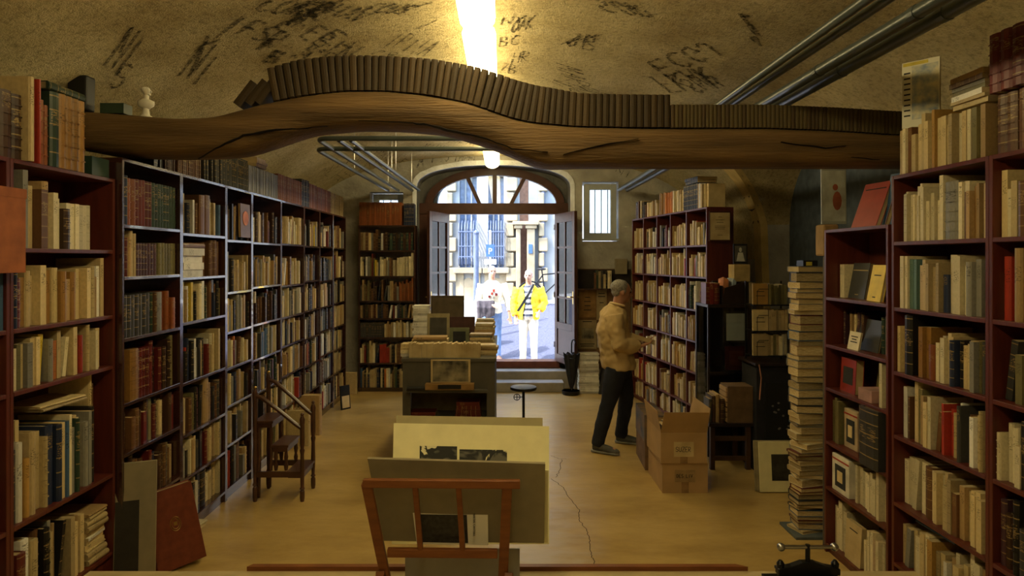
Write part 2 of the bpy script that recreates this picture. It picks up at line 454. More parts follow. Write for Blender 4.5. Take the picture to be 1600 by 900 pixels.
for ax, ex in ((0, 0), (-0.235, -0.43), (0.255, 0.47)):
    tz = math.sqrt(max(0, 1 - (ex / (A0 - 0.05)) ** 2)) * (B0 - 0.05)
    MB().hexa([(cX+ax-0.032, -0.03, zt1), (cX+ax+0.032, -0.03, zt1), (cX+ax+0.032, 0.03, zt1), (cX+ax-0.032, 0.03, zt1),
               (cX+ex-0.032, -0.03, zt1+tz), (cX+ex+0.032, -0.03, zt1+tz), (cX+ex+0.032, 0.03, zt1+tz), (cX+ex-0.032, 0.03, zt1+tz)]).build('glazing_bar', M_doorwood, dr)
g = MB()
g.prism([(cX + 0.97 * math.cos(math.pi*i/20), zt1 + (B0 - 0.06) * math.sin(math.pi*i/20)) for i in range(21)], fy, -0.004, 0.004)
g.build('fanlight_pane', M_glass, dr)
def leaf(hx, hy, ang, w, name, sgn):
    h = empty(name, (hx, hy, 0.36), ang); struct(h)
    H = zt0 - 0.36
    st = 0.085
    wd = MB()
    for a, b in (((0, 0), (st, H)), ((w - st, 0), (w, H)), ((st, H - 0.14), (w - st, H)), ((st, 0), (w - st, 0.12)), ((st, 0.50), (w - st, 0.60))):
        wd.box((a[0], -0.022, a[1]), (b[0], 0.022, b[1]))
    wd.build('leaf_frame', M_doorwood, h, bevel=0.004)
    boxo('lower_panel', (st, -0.008, 0.12), (w - st, 0.008, 0.50), M_doorwood, h)
    top0, top1 = 0.60, H - 0.14
    rows, cols = 4, 2
    for i in range(1, rows):
        z = top0 + (top1 - top0) * i / rows
        boxo('glazing_bar', (st, -0.014, z - 0.014), (w - st, 0.014, z + 0.014), M_doorwood, h)
    boxo('glazing_bar', (w/2 - 0.014, -0.014, top0), (w/2 + 0.014, 0.014, top1), M_doorwood, h)
    for i in range(rows):
        for j in range(cols):
            x0 = st + (w - 2*st) * j / cols; x1 = st + (w - 2*st) * (j+1) / cols
            z0 = top0 + (top1 - top0) * i / rows; z1 = top0 + (top1 - top0) * (i+1) / rows
            boxo('pane', (x0, -0.002, z0), (x1, 0.002, z1), M_glass, h)
    hd = MB(); hd.tube([(w - 0.045, 0.02, 1.0), (w - 0.045, 0.06, 1.0), (w - 0.14, 0.065, 1.0)], 0.009); hd.tube([(w - 0.045, -0.02, 1.0), (w - 0.045, -0.06, 1.0), (w - 0.14, -0.065, 1.0)], 0.009)
    hd.box((w - 0.06, -0.026, 0.9), (w - 0.03, 0.026, 1.08)); hd.build('door_handle', M_brass, h)
    for z in (0.25, 1.0, H - 0.2):
        MB().tube([(0.0, -0.03, z - 0.04), (0.0, -0.03, z + 0.04)], 0.008).build('hinge', M_steel, h)
    return h
leaf(OX0, YD - 0.06, math.radians(-109), 0.70, 'door_2', 1)
leaf(OX1, YD - 0.06, math.radians(-71), 0.70, 'door_3', -1)
# sill and steps
boxo('door_sill', (OX0 - 0.03, -0.14, 0.26), (OX1 + 0.05, 0.10, 0.36), M_sill, dr, bevel=0.006)
struct(boxo('step', (RX0 + 0.01, YB - 0.02, 0.0), (RX1 - 0.01, YD + 0.15, 0.255), mat('stone_step', (0.30, 0.27, 0.22), 0.6, scale=4), bevel=0.01))
struct(boxo('step', (RX0 + 0.05, YB - 0.30, 0.0), (RX1 - 0.12, YB - 0.021, 0.14), MATS['stone_step'], bevel=0.01))

def window(name, x0, x1, z0, z1, y, bars, glassx0=None):
    w = struct(empty(name, (0, y, 0)))
    fw = 0.085
    m = MB()
    m.box((x0, 0, z0), (x0+fw, 0.06, z1)); m.box((x1-fw, 0, z0), (x1, 0.06, z1)); m.box((x0+fw, 0, z1-fw), (x1-fw, 0.06, z1)); m.box((x0+fw, 0, z0), (x1-fw, 0.06, z0+fw))
    m.build('window_frame', M_winframe, w, bevel=0.004)
    boxo('pane', (x0+fw, 0.03, z0+fw), (x1-fw, 0.034, z1-fw), M_glass, w)
    boxo('window_sill', (x0-0.03, -0.05, z0-0.03), (x1+0.03, 0.02, z0), M_winframe, w)
    for i in range(1, bars):
        x = x0 + (x1 - x0) * i / bars
        MB().tube([(x, 0.22, z0), (x, 0.22, z1)], 0.007).build('window_bar', M_winframe, w)
    return w
window('window_1', xat(912, YB)+0.01, xat(965, YB)-0.01, zat(373, YB), zat(287, YB), YB + 0.03, 5)
window('window_2', xat(580, YB), xat(628, YB), 2.22, zat(302, YB), YB + 0.15, 4)

# ------------------------------------------------------------------ street outside
ground_z = lambda Y: -0.12 if Y < 13 else -0.12 + (Y - 13) * 0.175
g = MB()
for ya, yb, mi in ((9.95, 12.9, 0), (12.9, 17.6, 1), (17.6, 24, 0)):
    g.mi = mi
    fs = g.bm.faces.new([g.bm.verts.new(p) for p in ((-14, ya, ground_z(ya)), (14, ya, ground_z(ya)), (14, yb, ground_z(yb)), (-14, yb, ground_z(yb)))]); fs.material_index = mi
M_cob = mat('shaded_cobbles', (0.10, 0.105, 0.14), 0.8, scale=40, col2=(0.05, 0.05, 0.075), bump=1.0, bscale=14)  # building's shadow painted in as darker cobbles between paler sunlit paving
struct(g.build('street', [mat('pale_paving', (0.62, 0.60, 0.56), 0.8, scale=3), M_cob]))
FY = 18.0
fac = empty('facade', (0, FY, 0), 0, 'pale stone building front with barred windows across the street', 'building')
WIN = [(xat(718, FY), xat(745, FY)), (xat(763, FY), xat(787, FY))]
wz0, wz1 = zat(418, FY), zat(275, FY)
def fbox(a, b, nm, m, bev=0.0): return boxo(nm, a, b, m, fac, bevel=bev)
xs = [-11, WIN[0][0], WIN[0][1], WIN[1][0], WIN[1][1], xat(816, FY), xat(824, FY), 9]
fbox((-11, 0, 0), (WIN[0][0], 0.4, 9), 'wall', M_stone2)
fbox((WIN[0][1], 0, 0), (WIN[1][0], 0.4, 9), 'wall', M_stone2)
fbox((WIN[1][1], 0, 0), (xat(812, FY), 0.4, 9), 'wall', M_stone2)
fbox((xat(826, FY), 0, 0), (9, 0.4, 9), 'wall', M_stone2)
fbox((xat(812, FY), 0, 4.5), (xat(826, FY), 0.4, 9), 'wall', M_stone2)
for a, b in WIN:
    fbox((a, 0, 0), (b, 0.4, wz0), 'wall', M_stone2); fbox((a, 0, wz1), (b, 0.4, 9), 'wall', M_stone2)
    fbox((a, 0.3, wz0), (b, 0.34, wz1), 'window_pane', mat('street_glass', (0.12, 0.16, 0.25), 0.15))
    fbox((a - 0.15, -0.25, wz0 - 0.16), (b + 0.15, 0.05, wz0), 'window_sill', M_stone, 0.02)
    fbox((a - 0.1, -0.06, wz0 - 0.9), (a + 0.12, 0.0, wz0 - 0.16), 'bracket', M_stone); fbox((b - 0.12, -0.06, wz0 - 0.9), (b + 0.1, 0.0, wz0 - 0.16), 'bracket', M_stone)
    zt = zat(352, FY)
    n = 7
    M_bars = mat('blue_grey_bars', (0.08, 0.10, 0.16), 0.5)
    for i in range(n):
        x = a + (b - a) * i / (n - 1)
        MB().tube([(x, -0.03, zt + 0.12), (x, -0.2, zt + 0.04), (x, -0.32, zt - 0.12), (x, -0.34, wz0 + 0.25), (x, -0.25, wz0 + 0.1), (x, -0.03, wz0 + 0.06)], 0.016, 6).build('window_bar', M_bars, fac)
    for z in (zt - 0.2, zt - 0.6, wz0 + 0.3):
        MB().tube([(a - 0.01, -0.02, z), (a - 0.01, -0.34, z), (b + 0.01, -0.34, z), (b + 0.01, -0.02, z)], 0.016, 6).build('window_bar', M_bars, fac)
    for i in range(1, 3):
        x = a + (b - a) * i / 3
        fbox((x - 0.02, 0.2, wz0), (x + 0.02, 0.28, wz1), 'window_mullion', M_stone2)
# rusticated pilasters: one block after another
def rust(px0, px1, proud=0.14):
    a, b = xat(px0, FY), xat(px1, FY); z = 0.0; k = 0
    blk = {}
    while z < 6.5:
        i = 0.10 if k % 2 else 0.0
        key = k % 2
        if key not in blk: blk[key] = MB().box((0, -proud, 0.015), (b - a + i, 0.0, 0.40)).mesh('stone_block', M_stone)
        o = bpy.data.objects.new('stone_block', blk[key]); COL.objects.link(o); o.parent = fac; o.location = (a, 0, z)
        bv = o.modifiers.new('soft', 'BEVEL'); bv.width = 0.025; bv.segments = 1
        z += 0.42; k += 1
rust(698, 708); rust(791, 803, 0.2); rust(841, 850, 0.2)
# doorway: brown door between two column shafts with capitals
fbox((xat(812, FY), 0.25, 0), (xat(826, FY), 0.32, 4.5), 'street_door', mat('brown_door', (0.32, 0.15, 0.08), 0.6))
for p0, p1 in ((806, 813), (823, 835)):
    a, b = xat(p0, FY), xat(p1, FY); zt = zat(358, FY)
    fbox((a, -0.3, 0.6), (b, 0.0, zt), 'column', M_stone, 0.02)
    fbox((a - 0.05, -0.36, zt), (b + 0.05, 0.0, zt + 0.1), 'column', M_stone, 0.02)
    fbox((a - 0.1, -0.42, zt + 0.1), (b + 0.1, 0.0, zt + 0.2), 'column', M_stone, 0.02)
    fbox((a - 0.07, -0.38, 0.4), (b + 0.07, 0.0, 0.75), 'column', M_stone, 0.02)
MB().tube([(xat(848, FY), -0.1, 0.8), (xat(848, FY), -0.1, 6.5)], 0.06).build('drain_pipe', MATS['blue_grey_bars'], fac)
fbox((xat(825, FY), -0.33, zat(396, FY)), (xat(831, FY), -0.30, zat(382, FY)), 'wall_sign', mat('sign_blue', (0.04, 0.09, 0.30), 0.5))
# arched relief panels left of the door foot
for p0, p1 in ((722, 742), (764, 786)):
    MB().prism(arch_poly(xat(p0, FY), xat(p1, FY), zat(470, FY), zat(446, FY), zat(434, FY), n=10), fy, -0.05, 0.02).build('stone_panel', M_stone, fac)
# parking sign on a post and plain post
sg = empty('parking_sign', (xat(766, 15.0), 15.0, ground_z(15.0)), 0, 'blue parking sign with white plate below on a grey street post', 'sign')
MB().tube([(0, 0, 0), (0, 0, 2.35)], 0.03).build('post', M_winframe, sg)
zz = -ground_z(15.0)
boxo('sign_plate', (-0.10, -0.045, zz + zat(401, 15)), (0.10, -0.03, zz + zat(382, 15)), MATS['sign_blue'], sg)
boxo('lower_plate', (-0.14, -0.045, zz + zat(413, 15)), (0.14, -0.03, zz + zat(405, 15)), mat('white_paint', (0.75, 0.75, 0.73), 0.6), sg)
def text(s_, size, m, parent, M, name='lettering', ext=0.0008, align='CENTER', sx=1.0):
    cu = bpy.data.curves.new(name, 'FONT'); cu.body = s_; cu.size = size; cu.extrude = ext; cu.align_x = align; cu.align_y = 'CENTER'; cu.resolution_u = 2
    t = bpy.data.objects.new('tmp', cu); COL.objects.link(t)
    me = bpy.data.meshes.new_from_object(t.evaluated_get(bpy.context.evaluated_depsgraph_get()))
    bpy.data.objects.remove(t); bpy.data.curves.remove(cu)
    me.name = name; me.materials.clear(); me.materials.append(m)
    o = bpy.data.objects.new(name, me); COL.objects.link(o)
    if parent: o.parent = parent
    o.matrix_local = M @ Matrix.Diagonal((sx, 1, 1, 1))
    return o
FRONT = Matrix.Rotation(math.pi / 2, 4, 'X')      # text plane facing -Y
text('P', 0.2, MATS['white_paint'], sg, Matrix.Translation((0, -0.048, zz + zat(393, 15))) @ FRONT)
lp = empty('street_post', (xat(744, 14.2), 14.2, ground_z(14.2)), 0, 'tall blue-grey street post standing before the barred window', 'post')
lm = MB(); lm.lathe([(0.09, 0), (0.09, 0.5), (0.06, 0.55), (0.055, 2.35), (0.07, 2.4), (0.02, 2.46)], n=12); lm.build('shaft', MATS['blue_grey_bars'], lp)
MB().lathe([(0.14, 0), (0.12, 0.08), (0.09, 0.1)], n=12).build('base', MATS['blue_grey_bars'], lp)
# low ramp wall with white blank seen behind the table things
wl = MB(); wl.box((-3.2, 13.6, -0.15), (-0.35, 13.75, zat(472, 13.6)))
struct(tag(wl.build('street_parapet', M_stone2)))
# a bicycle leaning by the drain pipe
bk = empty('bicycle', (xat(857, 17.3), 17.3, ground_z(17.3)), 0, 'dark bicycle leaning against the building past the doorway', 'bicycle')
for dx in (-0.5, 0.5):
    w = MB(); w.tube([(dx + 0.33*math.cos(a*math.pi/10), 0, 0.34 + 0.33*math.sin(a*math.pi/10)) for a in range(21)], 0.02, 6)
    for k in range(8): w.tube([(dx, 0, 0.34), (dx + 0.32*math.cos(k*math.pi/4), 0, 0.34+0.32*math.sin(k*math.pi/4))], 0.004, 4)
    w.build('wheel', M_iron, bk)
w = MB()
for a, b in (((-0.5, 0.34), (-0.15, 0.85)), ((-0.15, 0.85), (0.38, 0.9)), ((-0.1, 0.34), (0.4, 0.8)), ((-0.1, 0.34), (-0.18, 0.98)), ((-0.5, 0.34), (-0.1, 0.34)), ((0.5, 0.34), (0.36, 1.02))):
    w.tube([(a[0], 0, a[1]), (b[0], 0, b[1])], 0.018, 6)
w.build('bike_frame', M_iron, bk)
MB().tube([(0.30, -0.28, 1.08), (0.36, 0, 1.04), (0.30, 0.28, 1.08)], 0.014, 6).build('handlebar', M_iron, bk)
MB().ball((-0.19, 0, 1.0), (0.13, 0.06, 0.035), 8).build('saddle', M_black, bk)
# ------------------------------------------------------------------ ceiling lights
def lamp(y0, y1, label):
    t = empty('ceiling_light', (-0.145, (y0 + y1) / 2, 3.2), 0, label, 'lamp', 'chain of fluorescent ceiling lights')
    h = (y1 - y0) / 2 - .012
    m = MB(); sec = [(0.105 * math.cos(a), -0.085 * math.sin(a) + 0.085) for a in [-.45 + (math.pi + .9) * i / 10 for i in range(11)]]
    for (s, e, k) in ((-h, -h + 0.05, 0), (-h + 0.05, h - 0.05, 1), (h - 0.05, h, 0)):
        pass
    rings = []
    for yy, k in ((-h, 0.45), (-h + 0.03, 0.82), (-h + 0.08, 1.0), (h - 0.08, 1.0), (h - 0.03, 0.82), (h, 0.45)):
        rings.append([m.bm.verts.new((u * k, yy, 0.085 + (v - 0.085) * k)) for u, v in sec])
    for a, b in zip(rings, rings[1:]):
        for i in range(10): m.bm.faces.new((a[i], a[i+1], b[i+1], b[i]))
        m.bm.faces.new((a[-1], a[0], b[0], b[-1]))
    m.bm.faces.new(rings[0]); m.bm.faces.new(rings[-1][::-1])
    m.build('diffuser', M_lamp, t, smooth=True, angle=50)
    boxo('housing', (-0.05, -h + 0.03, 0.115), (0.05, h - 0.03, 0.15), M_lamphouse, t, bevel=0.01)
    for yy in (-h + 0.25, h - 0.25):
        MB().tube([(0, yy, 0.14), (0, yy, vz(-0.145) - 3.2 + 0.01)], 0.008).build('hanger', M_steel, t)
for i, (a, b) in enumerate([(-1.3, -0.05), (0.0, 1.25), (1.28, 2.5), (2.53, 3.77), (3.84, 5.03), (5.08, 6.3), (6.35, 7.55), (7.6, 9.27)]):
    lamp(a, b, f'long white fluorescent ceiling light, {ordn(8 - i)} of the chain counted from the arched door')

# ------------------------------------------------------------------ heating pipes
pp = empty('heating_pipes', (0, 6.0, 2.9), 0, 'dark green-grey heating pipes hung below the vault, turning across the room', 'pipe')
def pipe(pts, r): MB().tube([(p[0], p[1] - 6.0, p[2] - 2.9) for p in pts], r, 12).build('pipe', M_pipe, pp, smooth=True)
def bendpts(corner, a, b, r=0.12):
    c = Vector(corner); da = (Vector(a) - c).normalized(); db = (Vector(b) - c).normalized()
    return [c + da * r * (1 - t) ** 2 + db * r * t ** 2 for t in (0, 0.2, 0.4, 0.6, 0.8, 1.0)]
H1, H2 = 2.90, 2.98
for (xr, xl, yc, z, r) in ((1.40, -1.54, 5.3, 2.90, 0.021), (1.48, -1.69, 5.8, 2.90, 0.021)):
    A = (xr, -2.6, z); B = (xr, yc, z); C = (xl, yc, z); D = (xl + 0.03, 9.3, z)
    pipe([A] + bendpts(B, A, C) + bendpts(C, B, D) + [D], r)
for (xr, xl, yc, z, r) in ((1.68, -1.37, 5.55, 2.90, 0.030), (1.80, -1.27, 5.3, 2.90, 0.033)):
    A = (xr, -2.6, z); B = (xr, 9.2, z)
    pipe([A, B], r)
    pipe([(xl, 5.36, z), (xl + 0.06, 9.3, z)], 0.021)
    for yy in (1.85, 2.6, 3.4): MB().tube([(xr, yy - 6.02, z - 2.9), (xr, yy - 5.98, z - 2.9)], r + 0.003, 12).build('coupling', M_pipe, pp)
for x, y in ((-1.2, 7.2), (-1.35, 7.8), (-1.5, 8.4), (-1.62, 7.0), (-1.25, 8.8)):
    MB().tube([(x, y - 6, 0.0), (x, y - 6, vz(x) - 2.9)], 0.004, 5).build('hanger_wire', M_steel, pp)
for y in (1.2, 4.6):
    MB().tube([(1.38, y - 6, 0.05), (1.83, y - 6, 0.05)], 0.008, 6).build('bracket', M_steel, pp)

# ------------------------------------------------------------------ crooked oak beam
BY0, BY1 = 3.76, 4.02
TOP = [(40, 170), (133, 173), (200, 178), (270, 184), (330, 182), (400, 163), (467, 149), (533, 141), (600, 141), (667, 147), (733, 160), (800, 184), (833, 191), (900, 197), (1000, 199), (1100, 199), (1200, 199), (1300, 203), (1395, 209), (1480, 212)]
BOT = [(40, 232), (133, 236), (200, 249), (300, 251), (367, 250), (400, 245), (433, 235), (470, 222), (500, 213), (567, 207), (633, 208), (700, 214), (753, 230), (800, 248), (833, 263), (853, 267), (900, 265), (1100, 265), (1300, 265), (1480, 265)]
def interp(T, x):
    for (a, b), (c, d) in zip(T, T[1:]):
        if a <= x <= c:
            t = (x - a) / (c - a); return b + (d - b) * t
    return T[-1][1] if x > T[-1][0] else T[0][1]
def smooth_i(T, x):
    return sum(interp(T, x + k) for k in (-14, -7, 0, 7, 14)) / 5
bt = lambda X: EYE - (smooth_i(TOP, VX + X / BY0 * F) - VY) / F * BY0      # top height at world X
bb = lambda X: EYE - (smooth_i(BOT, VX + X / BY1 * F) - VY) / F * BY1
beam = MB(); rings = []
NB = 120
for i in range(NB + 1):
    X = -3.0 + 6.0 * i / NB
    t, b = bt(X), bb(X); r = 0.03
    sec = []
    for (yy, zz) in ((BY0 + 0.012, b + 0.03), (BY0, b + 0.055), (BY0 - 0.008, b + (t-b)*0.35), (BY0 - 0.004, b + (t-b)*0.6), (BY0 + 0.0, t - 0.035), (BY0 + 0.012, t - 0.012), (BY0 + 0.035, t), ((BY0+BY1)/2, t + 0.004), (BY1 - 0.03, t), (BY1, t - 0.04), (BY1, b + 0.03), (BY1 - 0.02, b), ((BY0+BY1)/2, b), (BY0 + 0.03, b + 0.012)):
        n1 = noise.noise(Vector((X * 1.7, yy * 6, zz * 6))) * 0.012 + noise.noise(Vector((X * 6, yy * 9, zz * 16))) * 0.004
        sec.append(beam.bm.verts.new((X, yy + n1 * (1 if yy < BY0 + 0.1 else -1), zz - 0.0)))
    rings.append(sec)
for a, b in zip(rings, rings[1:]):
    for k in range(len(a)): beam.bm.faces.new((a[k], a[(k+1) % len(a)], b[(k+1) % len(a)], b[k]))
beam.bm.faces.new(rings[0]); beam.bm.faces.new(rings[-1][::-1])
bo = beam.build('beam', M_beam, smooth=True, angle=60); struct(bo)
def crack(pts, w):
    c = MB(); P3 = []
    for (a, b), (cc, d) in zip(pts, pts[1:]):
        for k in range(5):
            u = a + (cc - a) * k / 5; v = b + (d - b) * k / 5 + R.uniform(-0.8, 0.8)
            P3.append(P(u, v, BY0 - 0.016))
    ws = [max(0.0008, w * math.sin(math.pi * i / (len(P3) - 1)) * R.uniform(0.6, 1.3)) for i in range(len(P3))]
    prev = None
    c.tube(P3, ws, 5, side=(0, 0, 1), ry=[0.012] * len(P3)); c.build('crack', M_crack, bo)
crack([(310, 249), (345, 228), (380, 212), (420, 204), (480, 200), (520, 197)], 0.007)
crack([(560, 189), (640, 192), (667, 195), (700, 203), (760, 217), (800, 232), (870, 240)], 0.008)
crack([(880, 241), (950, 225), (1010, 214)], 0.003)
crack([(1220, 222), (1290, 231), (1330, 228)], 0.004)
crack([(1330, 245), (1385, 251)], 0.003)

# ------------------------------------------------------------------ books
CL = {'cream': (0.60, 0.47, 0.24), 'ivory': (0.66, 0.58, 0.38), 'tan': (0.38, 0.25, 0.11), 'ochre': (0.42, 0.24, 0.06), 'brown': (0.13, 0.06, 0.025),
      'dark brown': (0.05, 0.022, 0.012), 'black': (0.014, 0.013, 0.014), 'charcoal': (0.045, 0.045, 0.045), 'navy': (0.018, 0.028, 0.07), 'blue': (0.05, 0.11, 0.22),
      'grey': (0.22, 0.21, 0.18), 'white': (0.68, 0.66, 0.60), 'red': (0.35, 0.035, 0.02), 'maroon': (0.12, 0.014, 0.012), 'dark green': (0.025, 0.05, 0.035),
      'olive': (0.16, 0.14, 0.06), 'yellow': (0.65, 0.48, 0.04), 'orange': (0.50, 0.16, 0.03), 'teal': (0.09, 0.16, 0.14), 'buff': (0.47, 0.36, 0.19), 'rust': (0.24, 0.07, 0.02), 'purple-brown': (0.07, 0.03, 0.04), 'honey': (0.33, 0.17, 0.045)}
PAL = {
 'cream': {'cream': 9, 'ivory': 5, 'buff': 4, 'tan': 2, 'white': 1, 'brown': 1, 'grey': 1, 'olive': .5, 'red': .4, 'ochre': 1},
 'warm': {'cream': 6, 'buff': 4, 'tan': 4, 'ochre': 3, 'honey': 2, 'brown': 1.5, 'rust': 1, 'orange': .7, 'dark brown': .6, 'grey': .6},
 'mix': {'cream': 5, 'ivory': 3, 'white': 2, 'buff': 3, 'tan': 2, 'grey': 2, 'brown': 2, 'black': 2, 'charcoal': 1.5, 'navy': 1, 'maroon': 1, 'red': .7, 'dark green': .8, 'blue': .7, 'orange': .4, 'olive': .6, 'yellow': .3},
 'dark': {'black': 3, 'charcoal': 3, 'dark brown': 4, 'brown': 3, 'maroon': 2, 'navy': 1.5, 'dark green': 2, 'grey': 1.5, 'tan': 2, 'buff': 1.2, 'cream': 1.2, 'white': .7, 'olive': .6, 'purple-brown': 1},
 'leather': {'brown': 4, 'dark brown': 4, 'rust': 2, 'maroon': 3, 'honey': 1, 'black': 2, 'dark green': 1},
 'folio': {'buff': 3, 'tan': 3, 'grey': 2, 'brown': 1, 'cream': 3, 'black': 1, 'charcoal': 1},
}
def book_mat(cn):
    nm = 'cover_' + cn.replace(' ', '_').replace('-', '_')
    if nm in MATS: return MATS[nm]
    col = CL[cn]; lum = sum(col) / 3
    m = bpy.data.materials.new(nm); m.use_nodes = True
    nt = m.node_tree; N = nt.nodes; L = nt.links; b = N['Principled BSDF']
    b.inputs['Roughness'].default_value = 0.5 if lum > 0.2 else 0.38
    b.inputs['Specular IOR Level'].default_value = 0.4
    oi = N.new('ShaderNodeObjectInfo'); uv = N.new('ShaderNodeUVMap'); sp = N.new('ShaderNodeSeparateXYZ'); L.new(uv.outputs[0], sp.inputs[0])
    fl = N.new('ShaderNodeMath'); fl.operation = 'FLOOR'; L.new(sp.outputs[0], fl.inputs[0])
    m1 = N.new('ShaderNodeMath'); m1.operation = 'MULTIPLY_ADD'; m1.inputs[1].default_value = 0.137; L.new(fl.outputs[0], m1.inputs[0]); L.new(oi.outputs['Random'], m1.inputs[2])
    fr_ = N.new('ShaderNodeMath'); fr_.operation = 'FRACT'; L.new(m1.outputs[0], fr_.inputs[0])      # a random number for this book
    # lettering: rows of marks on the spine within a band whose place depends on the book
    cx = N.new('ShaderNodeCombineXYZ')
    mu = N.new('ShaderNodeMath'); mu.operation = 'MULTIPLY'; mu.inputs[1].default_value = 3.0; L.new(sp.outputs[0], mu.inputs[0])
    mv = N.new('ShaderNodeMath'); mv.operation = 'MULTIPLY'; mv.inputs[1].default_value = 44.0; L.new(sp.outputs[1], mv.inputs[0])
    L.new(mu.outputs[0], cx.inputs[0]); L.new(mv.outputs[0], cx.inputs[1]); mz = N.new('ShaderNodeMath'); mz.operation = 'MULTIPLY'; mz.inputs[1].default_value = 40.0; L.new(fr_.outputs[0], mz.inputs[0]); L.new(mz.outputs[0], cx.inputs[2])
    nz = N.new('ShaderNodeTexNoise'); nz.inputs['Scale'].default_value = 1.6; nz.inputs['Detail'].default_value = 1; L.new(cx.outputs[0], nz.inputs['Vector'])
    gt = N.new('ShaderNodeMath'); gt.operation = 'GREATER_THAN'; gt.inputs[1].default_value = 0.56; L.new(nz.outputs['Fac'], gt.inputs[0])
    ce = N.new('ShaderNodeMapRange'); ce.inputs['To Min'].default_value = 0.55; ce.inputs['To Max'].default_value = 0.85; L.new(fr_.outputs[0], ce.inputs['Value'])
    df = N.new('ShaderNodeMath'); df.operation = 'SUBTRACT'; L.new(sp.outputs[1], df.inputs[0]); L.new(ce.outputs[0], df.inputs[1])
    ab = N.new('ShaderNodeMath'); ab.operation = 'ABSOLUTE'; L.new(df.outputs[0], ab.inputs[0])
    lt = N.new('ShaderNodeMath'); lt.operation = 'LESS_THAN'; lt.inputs[1].default_value = 0.11; L.new(ab.outputs[0], lt.inputs[0])
    mm = N.new('ShaderNodeMath'); mm.operation = 'MULTIPLY'; L.new(gt.outputs[0], mm.inputs[0]); L.new(lt.outputs[0], mm.inputs[1])
    ur = N.new('ShaderNodeMath'); ur.operation = 'FRACT'; L.new(sp.outputs[0], ur.inputs[0])
    u1 = N.new('ShaderNodeMath'); u1.operation = 'GREATER_THAN'; u1.inputs[1].default_value = 0.16; L.new(ur.outputs[0], u1.inputs[0])
    u2 = N.new('ShaderNodeMath'); u2.operation = 'LESS_THAN'; u2.inputs[1].default_value = 0.84; L.new(ur.outputs[0], u2.inputs[0])
    u3 = N.new('ShaderNodeMath'); u3.operation = 'MULTIPLY'; L.new(u1.outputs[0], u3.inputs[0]); L.new(u2.outputs[0], u3.inputs[1])
    m3 = N.new('ShaderNodeMath'); m3.operation = 'MULTIPLY'; L.new(mm.outputs[0], m3.inputs[0]); L.new(u3.outputs[0], m3.inputs[1])
    # bands (tooling on dark spines, rules on light ones)
    bd = N.new('ShaderNodeMath'); bd.operation = 'PINGPONG'; bd.inputs[1].default_value = 0.095; L.new(sp.outputs[1], bd.inputs[0])
    bl = N.new('ShaderNodeMath'); bl.operation = 'LESS_THAN'; bl.inputs[1].default_value = 0.008 if lum < 0.1 else 0.0045; L.new(bd.outputs[0], bl.inputs[0])
    has = N.new('ShaderNodeMath'); has.operation = 'LESS_THAN'; has.inputs[1].default_value = 0.6 if lum < 0.1 else 0.12; L.new(fr_.outputs[0], has.inputs[0])
    pos = N.new('ShaderNodeMath'); pos.operation = 'GREATER_THAN'; pos.inputs[1].default_value = 0.01; L.new(sp.outputs[1], pos.inputs[0])
    b1 = N.new('ShaderNodeMath'); b1.operation = 'MULTIPLY'; L.new(bl.outputs[0], b1.inputs[0]); L.new(has.outputs[0], b1.inputs[1])
    b2 = N.new('ShaderNodeMath'); b2.operation = 'MULTIPLY'; L.new(b1.outputs[0], b2.inputs[0]); L.new(pos.outputs[0], b2.inputs[1])
    mk = N.new('ShaderNodeMath'); mk.operation = 'MAXIMUM'; L.new(b2.outputs[0], mk.inputs[0]); L.new(m3.outputs[0], mk.inputs[1])
    hs = N.new('ShaderNodeHueSaturation'); hs.inputs['Color'].default_value = (*col, 1)
    vr = N.new('ShaderNodeMapRange'); vr.inputs['To Min'].default_value = 0.68; vr.inputs['To Max'].default_value = 1.18; L.new(fr_.outputs[0], vr.inputs['Value']); L.new(vr.outputs[0], hs.inputs['Value'])
    tc = N.new('ShaderNodeTexCoord'); wr = N.new('ShaderNodeTexNoise'); wr.inputs['Scale'].default_value = 14; wr.inputs['Detail'].default_value = 5; L.new(tc.outputs['Object'], wr.inputs['Vector'])
    w2 = N.new('ShaderNodeMapRange'); w2.inputs['To Min'].default_value = 0.65; w2.inputs['To Max'].default_value = 1.25; L.new(wr.outputs['Fac'], w2.inputs['Value'])
    wm = N.new('ShaderNodeMix'); wm.data_type = 'RGBA'; wm.blend_type = 'MULTIPLY'; wm.inputs['Factor'].default_value = 1.0; L.new(hs.outputs[0], wm.inputs['A'])
    L.new(w2.outputs[0], wm.inputs['B'])
    x = N.new('ShaderNodeMix'); x.data_type = 'RGBA'; L.new(mk.outputs[0], x.inputs['Factor']); L.new(wm.outputs['Result'], x.inputs['A'])
    x.inputs['B'].default_value = (0.26, 0.18, 0.07, 1) if lum < 0.12 else tuple(c * .35 for c in col) + (1,)
    L.new(x.outputs['Result'], b.inputs['Base Color'])
    MATS[nm] = m
    return m
